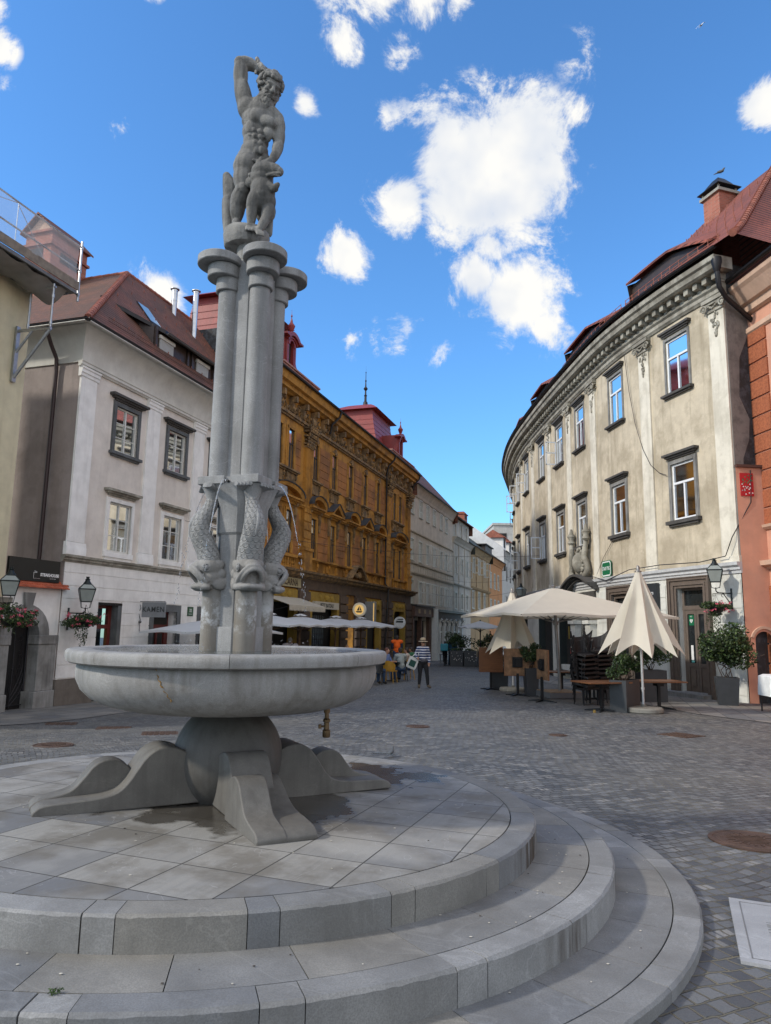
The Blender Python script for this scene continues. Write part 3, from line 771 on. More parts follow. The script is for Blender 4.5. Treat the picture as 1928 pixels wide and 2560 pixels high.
# head
H = SP(868, 455, -.05); yaw = Matrix.Rotation(R(30), 3, 'Z') @ Matrix.Rotation(R(28), 3, 'X') @ Matrix.Rotation(R(8), 3, 'Y')
def HP(x, y, z): return H + yaw @ Vector((x, y, z))
man.ball(HP(0, .01, .015), (.095, .115, .115), 20, mat=yaw)
man.ball(HP(0, -.035, -.055), (.072, .075, .095), 18, mat=yaw)
man.ball(HP(0, -.10, .018), (.07, .02, .016), 12, mat=yaw)             # brow
c(HP(0, -.11, .01), HP(0, -.142, -.04), .011, .019, 10, 4)                # nose
for s_ in (-1, 1):
    man.ball(HP(.018 * s_, -.125, -.042), .012, 8); man.ball(HP(.045 * s_, -.085, -.03), (.026, .022, .022), 10); man.ball(HP(.095 * s_, .01, -.02), (.012, .025, .032), 10)
    man.ball(HP(.034 * s_, -.098, -.001), .0135, 8)
    c(HP(.004 * s_, -.122, -.068), HP(.045 * s_, -.095, -.088), .010, .009, 8, 4)
c(HP(-.024, -.112, -.092), HP(.024, -.112, -.092), .010, .010, 8, 4)
body = man.build('figure', STAT, fount); remesh(body, .0075, 1); body['label'] = 'bearded naked man raising a club over his shoulder'
rnd = random.Random(3)
hair = MB()
for k in range(210):
    th_ = rnd.uniform(0, 2 * math.pi); ph_ = rnd.uniform(-.25, 1.5)
    d_ = Vector((math.cos(th_) * math.cos(ph_), math.sin(th_) * math.cos(ph_), math.sin(ph_)))
    if d_.y < -.62 and d_.z < .42: continue
    hair.ball(HP(d_.x * .105, .012 + d_.y * .12, .02 + d_.z * .118), rnd.uniform(.014, .024), 8)
for k in range(200):
    t = rnd.uniform(-1, 1); z = rnd.uniform(-.20, -.05)
    if abs(t) < .38 and z > -.105: continue
    hair.ball(HP(.088 * t * (1 - .45 * (-z - .05) / .15), -.112 + .10 * t * t, z), rnd.uniform(.012, .022), 8)
h_ = hair.build('hair_and_beard', STAT, body); remesh(h_, .0065, 1)
cl = Org(); cl.cap(SP(752, 172, .05), SP(775, 230, .06), .019, .017); cl.cap(SP(775, 230, .06), SP(870, 345, .1), .02, .045)
for k in range(8): cl.ball(SP(750 + 6 * k + 7 * (k % 2), 175 + 14 * k, .035), .012, 8)
club = cl.build('club', STAT, fount); remesh(club, .006, 1)
# dragon
dr = Org(); c = dr.cap
dr.ball(SP(800, 1400, -.10), (.075, .08, .12), 18); c(SP(795, 1330, -.12), SP(800, 1450, -.12), .085, .100); c(SP(800, 1450, -.12), SP(810, 1570, -.06), .100, .088)
dr.ball(SP(820, 1590, -.04), (.09, .08, .11), 16)
c(SP(745, 1440, -.14), SP(700, 1540, -.15), .062, .052); c(SP(700, 1540, -.15), SP(690, 1700, -.13), .048, .032)
c(SP(850, 1560, -.12), SP(825, 1650, -.14), .05, .042); c(SP(825, 1650, -.14), SP(768, 1750, -.17), .04, .030)
for k in range(4):
    c(SP(655 + 24 * k, 1722 + 4 * k, -.17), SP(648 + 27 * k, 1752 + 3 * k, -.20), .015, .011, 8, 3)
    c(SP(742 + 19 * k, 1760 + 6 * k, -.19), SP(748 + 18 * k, 1792 + 5 * k, -.215), .014, .010, 8, 3)
c(SP(795, 1330, -.12), SP(780, 1250, -.13), .085, .080)
dr.ball(SP(790, 1240, -.13), (.09, .095, .085), 16); dr.ball(SP(745, 1300, -.13), (.06, .07, .07), 14)
c(SP(800, 1220, -.14), SP(900, 1212, -.17), .07, .055); c(SP(900, 1212, -.17), SP(948, 1228, -.18), .052, .040); dr.ball(SP(950, 1215, -.18), (.02, .025, .02), 10)
c(SP(845, 1262, -.20), SP(955, 1246, -.205), .016, .014)
c(SP(800, 1345, -.14), SP(895, 1385, -.19), .055, .030); c(SP(895, 1385, -.19), SP(935, 1345, -.20), .030, .020); c(SP(830, 1325, -.19), SP(880, 1362, -.21), .014, .012); dr.ball(SP(905, 1385, -.17), (.035, .03, .028), 12)
c(SP(760, 1190, -.13), SP(785, 1110, -.12), .028, .018); c(SP(785, 1195, -.10), SP(745, 1135, -.08), .026, .020); dr.ball(SP(718, 1130, -.09), (.024, .02, .016), 10)
dr.ball(SP(705, 1270, -.15), (.045, .02, .026), 12, mat=Matrix.Rotation(R(25), 3, 'Y')); dr.ball(SP(685, 1262, -.165), (.02, .012, .012), 8)
dr.ball(SP(690, 1330, -.12), (.05, .04, .05), 12)
dr.ball(SP(830, 1215, -.20), (.018, .014, .014), 10); dr.ball(SP(838, 1195, -.19), (.03, .016, .012), 10)
for k in range(5): c(SP(560 + 10 * k, 1440 + 60 * k, -.05), SP(555 + 10 * k, 1480 + 60 * k, -.05), .004, .004, 6, 2)
d_ = dr.build('dragon', STAT, fount); remesh(d_, .007, 1); d_['label'] = 'snarling dragon held by the horns at the man\'s feet'
mb = MB()
for k in range(9): mb.ball(SP(868 + 10 * k, 1262 - 4 * math.sin(k * .5), -.205 - .003 * k), (.0055, .006, .009), 6)
mb.build('teeth', STAT, d_)
wg = Org(); c = wg.cap
for k in range(7):
    c(SP(470 + 9 * k, 1275 + 12 * k, .08), SP(480 + 4 * k, 1560, .08), .036, .034)
c(SP(485, 1500, .08), SP(495, 1790, .05), .055, .05); c(SP(520, 1550, .10), SP(530, 1780, .08), .05, .05)
w_ = wg.build('dragon_wing', STAT, fount); remesh(w_, .008, 1)
# boulder under the feet
mb = MB(); rnd = random.Random(5)
bc = SP(650, 1800, 0)
mb.lathe([(.12, -.115), (.172, -.105), (.18, -.09), (.195, .0), (.188, .035), (.16, .05), (.03, .055)], (bc.x, bc.y, bc.z - .03), 40, mod=lambda a, r, z: 1 + .05 * noise.noise(Vector((math.cos(a) * 2, math.sin(a) * 2, z * 8))))
o = mb.build('statue_base', STAT, fount, smooth=50)
mb = MB(); mb.lathe([(.13, 4.6), (.13, 4.8)], (AX - .02, AY, 0), 24); mb.ball((AX + .13, AY - .02, 4.72), (.15, .13, .09), 16); mb.build('statue_socket', STAT, fount, smooth=40)
# ------------------------------------------------------------ facade frames
class Straight:
    def __init__(s, o, d, out): s.o = Vector(o); s.d = Vector(d).normalized(); s.n = Vector(out).normalized()
    def pt(s, u, h, e=0.): p = s.o + s.d * u + s.n * e; return Vector((p.x, p.y, h))
    def nrm(s, u): return s.n
    def cuts(s, a, b): return [a, b]
class Curved:
    def __init__(s, pts, n=8):
        P = [Vector(p) for p in pts]; P = [2 * P[0] - P[1]] + P + [2 * P[-1] - P[-2]]; o = []
        for i in range(1, len(P) - 2):
            for k in range(n):
                t = k / n; a, b, c, d = P[i - 1:i + 3]
                o.append(.5 * ((2 * b) + (c - a) * t + (2 * a - 5 * b + 4 * c - d) * t * t + (3 * b - a - 3 * c + d) * t ** 3))
        o.append(P[-2]); s.c = o; s.u = [0]
        for i in range(len(o) - 1): s.u.append(s.u[-1] + (o[i + 1] - o[i]).length)
    def loc(s, u):
        i = 0
        while i < len(s.u) - 2 and s.u[i + 1] < u: i += 1
        a, b = s.c[i], s.c[i + 1]; t = (b - a).normalized()
        return a + (b - a) * ((u - s.u[i]) / (s.u[i + 1] - s.u[i])), t
    def nrm(s, u):
        _, t0 = s.loc(u - .4); _, t1 = s.loc(u + .4); t = (t0 + t1).normalized(); return Vector((-t.y, t.x))
    def pt(s, u, h, e=0.):
        p, _ = s.loc(u); n = s.nrm(u); return Vector((p.x + n.x * e, p.y + n.y * e, h))
    def cuts(s, a, b):
        v = [a, b] + [x for x in s.u if a + .05 < x < b - .05]; return sorted(v)
def fM(F, u, h, e=0.):              # local frame: y = out of the wall, z = up
    n = F.nrm(u); y = Vector((n.x, n.y, 0)); z = Vector((0, 0, 1)); x = y.cross(z); p = F.pt(u, h, e)
    m = Matrix.Identity(4)
    for i in range(3): m[i][0] = x[i]; m[i][1] = y[i]; m[i][2] = z[i]; m[i][3] = p[i]
    return m
def wall(mb, F, a, b, h0, h1, ops=(), e=0., depth=.25, m=0, mr=None):
    mr = m if mr is None else mr
    us = sorted(set([round(x, 4) for x in F.cuts(a, b)] + [round(x, 4) for o in ops for x in (o[0], o[1]) if a < x < b]))
    hs = sorted(set([h0, h1] + [x for o in ops for x in (o[2], o[3]) if h0 < x < h1]))
    for i in range(len(us) - 1):
        for j in range(len(hs) - 1):
            uc, hc = (us[i] + us[i + 1]) / 2, (hs[j] + hs[j + 1]) / 2
            if any(o[0] < uc < o[1] and o[2] < hc < o[3] for o in ops): continue
            mb.face([F.pt(us[i], hs[j], e), F.pt(us[i + 1], hs[j], e), F.pt(us[i + 1], hs[j + 1], e), F.pt(us[i], hs[j + 1], e)], m)
    for (u0, u1, z0, z1) in ops:
        if u0 < a or u1 > b: continue
        z0 = max(z0, h0); z1 = min(z1, h1)
        f = lambda p, q: mb.face([F.pt(*p, e), F.pt(*q, e), F.pt(*q, e - depth), F.pt(*p, e - depth)], mr)
        f((u0, z0), (u0, z1)); f((u1, z1), (u1, z0)); f((u0, z1), (u1, z1)); f((u1, z0), (u0, z0))
def fbox(mb, F, a, b, h0, h1, e0, e1, m=0):
    us = F.cuts(a, b); rr = []
    for u in us: rr.append([F.pt(u, h0, e0), F.pt(u, h0, e1), F.pt(u, h1, e1), F.pt(u, h1, e0)])
    mb.rings(rr, m)
def sweep(mb, F, a, b, prof, m=0, caps=True):        # prof: (out, height) closed
    us = F.cuts(a, b); mb.rings([[F.pt(u, h, e) for e, h in prof] for u in us], m, caps=caps)
def cornice(mb, F, a, b, steps, m=0):                # steps: (out, h) going up, back at the wall
    sweep(mb, F, a, b, [(-.02, steps[0][1])] + list(steps) + [(-.02, steps[-1][1])], m)
def bands(mb, F, a, b, zs, ops, e, gap=.02, m=0):    # rusticated courses between openings
    for z0, z1 in zs:
        cut = sorted([(o[0], o[1]) for o in ops if o[2] < z1 - .03 and o[3] > z0 + .03]); x = a
        for c0, c1 in cut:
            if c0 > x + .02: fbox(mb, F, x, c0, z0 + gap / 2, z1 - gap / 2, -.01, e, m)
            x = max(x, c1)
        if x < b - .02: fbox(mb, F, x, b, z0 + gap / 2, z1 - gap / 2, -.01, e, m)
# ------------------------------------------------------------ facade materials
def glassm(name, tintc, rough=.03):
    m, nt, b = newmat(name); n = nt.nodes; l = nt.links
    out = n['Material Output']; tr = n.new('ShaderNodeBsdfTransparent'); gl = n.new('ShaderNodeBsdfGlossy'); mx = n.new('ShaderNodeMixShader')
    lw = n.new('ShaderNodeFresnel'); lw.inputs['IOR'].default_value = 1.6
    tr.inputs['Color'].default_value = (*tintc, 1); gl.inputs['Roughness'].default_value = rough; gl.inputs['Color'].default_value = (.9, .93, .95, 1)
    nz = n.new('ShaderNodeTexNoise'); nz.inputs['Scale'].default_value = 1.3; bp = n.new('ShaderNodeBump'); bp.inputs['Strength'].default_value = .06
    geo = n.new('ShaderNodeNewGeometry'); l.new(geo.outputs['Position'], nz.inputs['Vector']); l.new(nz.outputs['Fac'], bp.inputs['Height']); l.new(bp.outputs[0], gl.inputs['Normal'])
    mp = n.new('ShaderNodeMath'); mp.operation = 'MULTIPLY_ADD'; mp.inputs[1].default_value = 1.0; mp.inputs[2].default_value = .03; l.new(lw.outputs[0], mp.inputs[0])
    l.new(mp.outputs[0], mx.inputs[0]); l.new(tr.outputs[0], mx.inputs[1]); l.new(gl.outputs[0], mx.inputs[2]); l.new(mx.outputs[0], out.inputs[0]); return m
GLASS = glassm('window_glass', (.75, .78, .78)); GLASSR = glassm('sky_reflecting_glass', (.75, .78, .78), .05)
for n_ in GLASSR.node_tree.nodes:
    if n_.type == 'MATH': n_.inputs[2].default_value = .22
ROOM = flat('dark_room', (.022, .021, .02), .9)
CURT = flat('white_curtain', (.55, .54, .5), .9, 0, .15, 5)
WHITEW = flat('white_paint', (.68, .68, .64), .5, 0, .08, 5)
CREAMW = flat('cream_paint', (.55, .53, .45), .55, 0, .1, 5)
DKWOOD = flat('dark_brown_wood', (.045, .03, .024), .5, 0, .25, 8)
REDWOOD = flat('dark_red_wood', (.12, .022, .018), .45, 0, .25, 8)
GSTONE = stone('grey_window_stone', (.135, .145, .15), vein=0, streak=.35, dk=.35, speck=.2)
DSTONE = stone('blackened_stone', (.085, .08, .075), vein=0, streak=.4, dk=.5, speck=.3)
LSTONE = stone('pale_door_stone', (.30, .30, .29), vein=.1, streak=.3, dk=.4, speck=.15)
GUTTER = flat('dark_gutter_metal', (.030, .028, .03), .45, .6, .2)
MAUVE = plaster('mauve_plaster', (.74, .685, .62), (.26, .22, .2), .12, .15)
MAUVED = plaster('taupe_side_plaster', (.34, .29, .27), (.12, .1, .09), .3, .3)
WHITEP = plaster('white_plaster', (.87, .86, .83), (.3, .28, .26), .14, .2)
OFFW = plaster('offwhite_cove', (.66, .65, .60), (.3, .28, .24), .15, .15)
PLINTH = stone('speckled_plinth', (.20, .175, .15), vein=0, speck=.7, streak=.1, dk=.2)
YELLOW = plaster('pale_yellow_plaster', (.64, .58, .40), (.3, .26, .18), .15, .2)
OCHRE = plaster('ochre_plaster', (.49, .235, .04), (.09, .045, .02), .6, .55, thr=.47)
BRICKP = plaster('rust_panel_plaster', (.40, .165, .045), (.09, .05, .03), .5, .4, thr=.47)
ORN = plaster('weathered_ornament', (.33, .20, .085), (.07, .055, .04), .7, .6, bump=.8, thr=.42, scale=3)
BROWNR = stone('brown_rusticated_stone', (.13, .085, .06), vein=0, streak=.4, dk=.5, speck=.2, bump=.6)
DGOLD = plaster('dark_gold_plaster', (.36, .23, .04), (.1, .07, .03), .3, .3)
BEIGE = plaster('weathered_beige_plaster', (.585, .51, .385), (.29, .24, .165), .55, .65, scale=.6, bump=.6, thr=.45)
CREAMP = plaster('cream_pilaster', (.72, .675, .57), (.38, .34, .26), .45, .5, thr=.47)
CORN = plaster('stained_cornice', (.40, .38, .32), (.13, .115, .09), .6, .55, scale=1.6, thr=.42)
GREYW = plaster('pale_grey_ground_floor', (.68, .68, .63), (.3, .28, .24), .3, .3)
RUBBLE = plaster('dark_rubble_wall', (.085, .095, .11), (.035, .035, .035), .8, .3, scale=4, bump=1.0, thr=.4)
PINKP = plaster('salmon_plaster', (.62, .31, .21), (.4, .25, .2), .25, .2)
PINKC = plaster('salmon_cornice', (.60, .40, .29), (.35, .25, .18), .3, .3)
RUSTB = plaster('rusticated_red_block', (.40, .125, .055), (.18, .05, .025), .5, .1, scale=16, bump=1.2, thr=.45)
BROWNF = flat('brown_door_frame', (.135, .105, .085), .55, 0, .12, 7)
REDM = plaster('red_metal_roof', (.26, .035, .03), (.13, .025, .022), .4, .3, rough=.5, scale=1.4)
PINKM = plaster('faded_red_parapet', (.42, .22, .18), (.2, .1, .09), .4, .3)
def tiles(name, ax, cols, row=.16, w=.2, slope=1.3):
    q = NT(name); p = q.pos(); x = q.sep(p)
    u = q.vm('DOT_PRODUCT', p, (ax[0], ax[1], 0)); v = q.math('MULTIPLY', x[2], math.sqrt(1 + slope * slope) / slope)
    c, f = q.brick(q.comb(u, v), w, row, .006, .5, ms=.3)
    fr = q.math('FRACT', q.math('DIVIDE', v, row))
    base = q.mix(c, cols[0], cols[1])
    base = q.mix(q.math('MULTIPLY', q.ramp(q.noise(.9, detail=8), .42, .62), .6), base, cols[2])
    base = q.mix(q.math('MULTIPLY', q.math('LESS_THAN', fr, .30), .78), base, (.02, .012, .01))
    h = q.math('SUBTRACT', q.math('SUBTRACT', 1, fr), f)
    return q.done(base, .8, q.bump(h, .8, .03))
D2 = (math.sin(R(17.5)), math.cos(R(17.5))); N2 = (math.cos(R(17.5)), -math.sin(R(17.5)))
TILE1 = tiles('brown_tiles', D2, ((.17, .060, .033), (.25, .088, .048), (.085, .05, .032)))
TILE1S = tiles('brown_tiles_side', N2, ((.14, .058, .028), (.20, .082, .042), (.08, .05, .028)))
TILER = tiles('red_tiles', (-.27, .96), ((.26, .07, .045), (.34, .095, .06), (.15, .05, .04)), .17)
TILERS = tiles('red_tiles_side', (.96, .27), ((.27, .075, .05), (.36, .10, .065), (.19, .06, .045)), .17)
RIDGE = flat('ridge_tile_clay', (.30, .105, .07), .8, 0, .35, 4)
BRICK = None
q = NT('chimney_brick'); xx = q.sep(q.pos())
c_, f_ = q.brick(q.comb(q.math('ADD', xx[0], xx[1]), xx[2]), .25, .075, .008)
BRICK = q.done(q.mix(f_, q.mix(c_, (.30, .085, .05), (.42, .14, .09)), (.3, .2, .16)), .9, q.bump(f_, -.3, .01))
# ------------------------------------------------------------ windows: shared meshes
WCACHE = {}
def wparts(key, w, h, style):
    """frame (with dark room behind), pane, curtain: local x across, y outwards, z up from the sill"""
    if key in WCACHE: return WCACHE[key]
    fm = style.get('fmat', WHITEW); y = style.get('y', -.12); t = style.get('t', .055); out = []
    mb = MB(); B = lambda x0, x1, z0, z1, y0=-.03, y1=.03, m=0: mb.box(x0, x1, y + y0, y + y1, z0, z1, m)
    B(-w / 2, -w / 2 + t, 0, h); B(w / 2 - t, w / 2, 0, h); B(-w / 2 + t, w / 2 - t, 0, t); B(-w / 2 + t, w / 2 - t, h - t, h)
    tr = style.get('transom'); top = h - t
    if tr:
        B(-w / 2 + t, w / 2 - t, tr - t * .5, tr + t * .5, -.03, .045); top = tr - t * .5
        if style.get('topmull'): B(-t * .3, t * .3, tr + t * .5, h - t, -.02, .02)
    if style.get('mull', 1): B(-t * .5, t * .5, t, top, -.03, .036)
    for z in style.get('bars', ()):
        if style.get('mull', 1):
            B(-w / 2 + t, -t * .5, z - .012, z + .012, -.015, .015); B(t * .5, w / 2 - t, z - .012, z + .012, -.015, .015)
        else: B(-w / 2 + t, w / 2 - t, z - .012, z + .012, -.015, .015)
    yb = y - style.get('deep', .45)
    for P in (((-w / 2, yb, 0), (w / 2, yb, 0), (w / 2, yb, h), (-w / 2, yb, h)), ((-w / 2, y, 0), (-w / 2, yb, 0), (-w / 2, yb, h), (-w / 2, y, h)),
              ((w / 2, y, 0), (w / 2, yb, 0), (w / 2, yb, h), (w / 2, y, h)), ((-w / 2, y, h), (w / 2, y, h), (w / 2, yb, h), (-w / 2, yb, h)), ((-w / 2, y, 0), (w / 2, y, 0), (w / 2, yb, 0), (-w / 2, yb, 0))):
        mb.face(P, 1)
    out.append(('window', mb, [fm, ROOM]))
    mb = MB(); mb.face([(-w / 2 + t, y, t), (w / 2 - t, y, t), (w / 2 - t, y, h - t), (-w / 2 + t, y, h - t)]); out.append(('pane', mb, [style.get('glass', GLASS)]))
    cu = style.get('curtain')
    if cu:
        mb = MB(); N = 16
        for (x0, x1, z0, z1) in cu:
            x0, x1, z0, z1 = x0 * w / 2, x1 * w / 2, z0 * h, z1 * h
            P = [(x0 + (x1 - x0) * k / N, y - .1 + .015 * math.sin(k * 2.3)) for k in range(N + 1)]
            for k in range(N): mb.face([(P[k][0], P[k][1], z0), (P[k + 1][0], P[k + 1][1], z0), (P[k + 1][0], P[k + 1][1], z1), (P[k][0], P[k][1], z1)])
        out.append(('curtain', mb, [style.get('cmat', CURT)]))
    for nm, fn, mt in style.get('extra', ()):
        mb = MB(); fn(mb, w, h); out.append((nm, mb, mt if isinstance(mt, list) else [mt]))
    res = []
    for nm, m_, mt in out:
        me = m_.build(nm, mt, smooth=35); res.append((nm, me.data)); bpy.data.objects.remove(me)
    WCACHE[key] = res; return res
def put_window(parent, F, u, z, w, h, key, style, e=0.):
    parts = wparts(key, w, h, style); m4 = fM(F, u, z, e); root = None
    for i, (nm, me) in enumerate(parts):
        o = bpy.data.objects.new(nm, me); COL.objects.link(o)
        if i == 0:
            o.parent = parent; o.matrix_parent_inverse = parent_world(parent).inverted(); o.matrix_basis = m4; root = o
        else: o.parent = root
    return root
def xbox(y0, y1, dx, z0, z1):
    return lambda mb, w, h: mb.box(-w / 2 - dx, w / 2 + dx, y0, y1, z0 if z0 < 50 else h + z0 - 100, z1 if z1 < 50 else h + z1 - 100)
def lintel(dx, z, hh, out):      # moulded hood above the opening
    def f(mb, w, h):
        for k, (o_, d_, a, b) in enumerate(((.35, .35, 0, .3), (.65, .7, .3, .6), (1., 1., .6, 1.))):
            mb.box(-w / 2 - dx * d_, w / 2 + dx * d_, -.02, out * o_, h + z + hh * a, h + z + hh * b)
    return f
def sill(dx, z, hh, out):
    def f(mb, w, h):
        mb.box(-w / 2 - dx, w / 2 + dx, -.1, out, z + hh * .4, z + hh); mb.box(-w / 2 - dx * .6, w / 2 + dx * .6, -.1, out * .6, z, z + hh * .4)
    return f
def surround(t, out, sides=True):
    def f(mb, w, h):
        mb.box(-w / 2 - t, -w / 2, -.05, out, -t * .2, h + t); mb.box(w / 2, w / 2 + t, -.05, out, -t * .2, h + t); mb.box(-w / 2, w / 2, -.05, out, h, h + t)
        mb.box(-w / 2 - t * 1.25, -w / 2 - t, -.05, out * .5, -t * .2, h + t * 1.25); mb.box(w / 2 + t, w / 2 + t * 1.25, -.05, out * .5, -t * .2, h + t * 1.25)
    return f
def gutterbox(mb, F, a, b, h, e, m=0):
    for u0, u1 in zip(F.cuts(a, b)[:-1], F.cuts(a, b)[1:]):
        pr = [(e + .075 * math.cos(t), h + .075 * math.sin(t)) for t in [math.pi + math.pi * k / 8 for k in range(9)]] + [(e + .09, h + .012), (e + .05, h + .012), (e + .03, h - .02), (e - .075, h)]
        mb.rings([[F.pt(u, z, x) for x, z in pr] for u in (u0, u1)], m)
def pipe(mb, pts, r=.055, m=0): mb.tube(pts, r, 10, m)

L = Straight((-9.2958, 20.8), D2, N2)                     # left side of the street
# ============================================================ white corner house
b1 = empty('white_corner_house', tuple(L.pt(0, gz(-9.3, 20.8))), 'pale mauve house with white pilasters and hipped brown tile roof left of the fountain', 'house')
EN = 10.9
ups = [2.27, 5.17, 8.07]; ops = [(u - .56, u + .56, 7.1, 8.6) for u in ups] + [(u - .56, u + .56, 3.86, 5.45) for u in ups]
gops = [(1.55, 2.68, -.9, 2.18), (4.4, 5.79, -.9, 2.05), (7.3, 8.6, -.9, 2.05)]
mb = MB(); wall(mb, L, 0, EN, -1.2, 3.5, gops, depth=.35, m=1); wall(mb, L, 0, EN, 3.5, 9.6, ops, depth=.2, m=0)
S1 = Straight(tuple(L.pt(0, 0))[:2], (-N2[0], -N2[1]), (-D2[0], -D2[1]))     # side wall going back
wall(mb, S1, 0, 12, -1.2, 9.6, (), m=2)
bands(mb, L, 0, EN, [(.04 + .38 * k, .42 + .38 * k) for k in range(8)] + [(3.08, 3.4)], gops, .022, m=1)
fbox(mb, L, -.02, 1.55, -1.2, .02, -.05, .05, 3); fbox(mb, L, 2.68, 4.2, -1.2, .02, -.05, .05, 3); fbox(mb, L, 6.0, 7.1, -1.2, .02, -.05, .05, 3)
mb.build('wall', [MAUVE, WHITEP, MAUVED, PLINTH], b1)
mb = MB(); cornice(mb, L, -.16, EN, [(.04, 3.38), (.06, 3.42), (.10, 3.44), (.10, 3.49), (.16, 3.52), (.17, 3.58)]); mb.build('ledge', CORN, b1)
for u in (.32, 3.66, 6.58, 9.5):
    mb = MB(); fbox(mb, L, u - .35, u + .35, 3.98, 9.05, -.01, .06)
    cornice(mb, L, u - .42, u + .42, [(.07, 3.58), (.10, 3.60), (.10, 3.82), (.085, 3.85), (.085, 3.9), (.07, 3.97)])
    cornice(mb, L, u - .41, u + .41, [(.07, 9.0), (.09, 9.03), (.09, 9.1), (.12, 9.13), (.12, 9.22), (.15, 9.25), (.15, 9.3)]); mb.build('pilaster', WHITEP, b1, smooth=30)
mb = MB(); cornice(mb, L, -.13, EN, [(.06, 9.3), (.08, 9.34), (.12, 9.36), (.12, 9.43), (.15, 9.46)], 0)
cv = [(.0, 9.46)] + [(.04 + .56 * (1 - math.cos(R(9 * k))), 9.46 + .92 * math.sin(R(9 * k))) for k in range(11)] + [(.0, 10.4)]
us = [-.0, EN]; mb.rings([[L.pt(u if u > 0 else -e * 1.0, h, e) for e, h in cv] for u in us], 0)
mb.rings([[S1.pt(u if u > 0 else -e, h, e) for e, h in cv] for u in (0, 12)], 0)
sweep(mb, L, -.62, EN, [(.5, 10.40), (.74, 10.42), (.74, 10.47), (.5, 10.5)], 0); sweep(mb, S1, -.62, 12, [(.5, 10.40), (.74, 10.42), (.74, 10.47), (.5, 10.5)], 0)
mb.build('cove_cornice', OFFW, b1, smooth=30)
# hipped roof
EO, ZE, KR = .66, 10.52, 1.29; RI = 3.5; ZR = ZE + (RI + EO) * KR; SP_ = 6.06
mb = MB()
e0 = L.pt(-EO, ZE, EO); e1 = L.pt(EN + .05, ZE, EO); r1 = L.pt(EN + .05, ZR, -RI); r0 = L.pt(SP_, ZR, -RI)
bk = L.pt(-EO, ZE, -12); bk1 = L.pt(SP_, ZR, -12)
mb.face([e0, e1, r1, r0], 0); mb.face([bk, e0, r0, bk1], 1)
mb.face([r0, r1, L.pt(EN + .05, ZE - .5, -12), L.pt(SP_, ZE - .5, -12)], 0)
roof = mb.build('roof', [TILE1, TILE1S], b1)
mb = MB(); N = 34
def ridge(mb, A, B_, n, r=.10):
    A, B_ = Vector(A), Vector(B_)
    for k in range(n):
        p, q_ = A.lerp(B_, k / n), A.lerp(B_, (k + 1.12) / n); mb.tube([p, q_], [r * 1.12, r * .9], 8)
ridge(mb, e0 + Vector((0, 0, .02)), r0, 34); mb.build('hip_ridge', RIDGE, roof, smooth=50)
mb = MB(); ridge(mb, r0, r1, 16, .08); ridge(mb, r0, bk1, 20, .08); mb.build('roof_ridge', RIDGE, roof, smooth=50)
mb = MB(); gutterbox(mb, L, -EO - .05, EN, ZE - .02, EO + .03); gutterbox(mb, S1, -EO - .05, 12, ZE - .02, EO + .03); mb.build('gutter', GUTTER, b1, smooth=40)
mb = MB(); A_ = [S1.pt(.8, 10.46, .62), S1.pt(.82, 10.25, .62), S1.pt(.85, 9.95, .4), S1.pt(.86, 9.6, .12), S1.pt(.86, 9.2, .09), S1.pt(.86, 3.2, .09)]
pipe(mb, A_, .06); mb.build('downpipe', flat('brown_pipe', (.035, .018, .018), .5), b1, smooth=50)
# snow guard, roof hooks
mb = MB(); zf = lambda e: ZE + (EO - e) * KR
for u0, u1 in ((.6, 1.9), (2.0, 10.6)):
    for dz in (.05, .17): mb.tube([L.pt(u0, zf(.33) + dz, .36), L.pt(u1, zf(.33) + dz, .36)], .008, 5)
    k = u0
    while k < u1: mb.tube([L.pt(k, zf(.33) + .02, .36), L.pt(k, zf(.33) + .18, .36)], .005, 4); k += .09
mb.build('snow_guard', flat('rusty_iron', (.10, .045, .03), .7), roof)
mb = MB(); rnd = random.Random(9)
for row in range(5):
    for k in range(14):
        u = .4 + k * .75 + row * .2; e = .1 - row * .75
        if u < (EO - e) * 1.46 - EO + .3 or (2.8 < u and row == 1): continue
        p = L.pt(u, zf(e) + .03, e); mb.box(p.x - .012, p.x + .012, p.y - .012, p.y + .012, p.z - .02, p.z + .09)
tag(mb.build('roof_hooks', RIDGE, roof), kind='stuff')
# long shed dormer
dm = MB(); top = lambda e: 11.97 + (.22 - e) * .5
P0, P1, P2, P3 = L.pt(3.7, top(.22), .22), L.pt(EN, top(.22), .22), L.pt(EN, top(-1.25), -1.25), L.pt(2.0, top(-1.25), -1.25)
dm.face([P0, P1, P2, P3], 0)
for a, b in ((P0, P1), (P3, P0)): dm.hexa([a - Vector((0, 0, .12)), b - Vector((0, 0, .12)), b + Vector((.02, 0, -.12)), a + Vector((.02, 0, -.12)), a + Vector((0, 0, .02)), b + Vector((0, 0, .02)), b + Vector((.02, 0, .02)), a + Vector((.02, 0, .02))], 1)
dm.build('dormer_roof', [TILE1, GUTTER], roof)
dm = MB()
dm.face([L.pt(3.35, zf(.0), .0), L.pt(EN, zf(.0), .0), L.pt(EN, 12.1, .0), L.pt(3.35, 12.1, .0)], 0)
dm.face([L.pt(3.35, zf(0), 0), L.pt(3.35, 12.1, 0), L.pt(3.1, 12.5, -1.0)], 0)
for u in (3.45, 5.45, 5.75, 7.3, 7.9, 9.4): fbox(dm, L, u - .05, u + .05, zf(.05), 12.05, .0, .08, 0)
dm.build('dormer_front', DKWOOD, roof)
SHUT = flat('roller_shutter', (.42, .42, .40), .6, 0, .05)
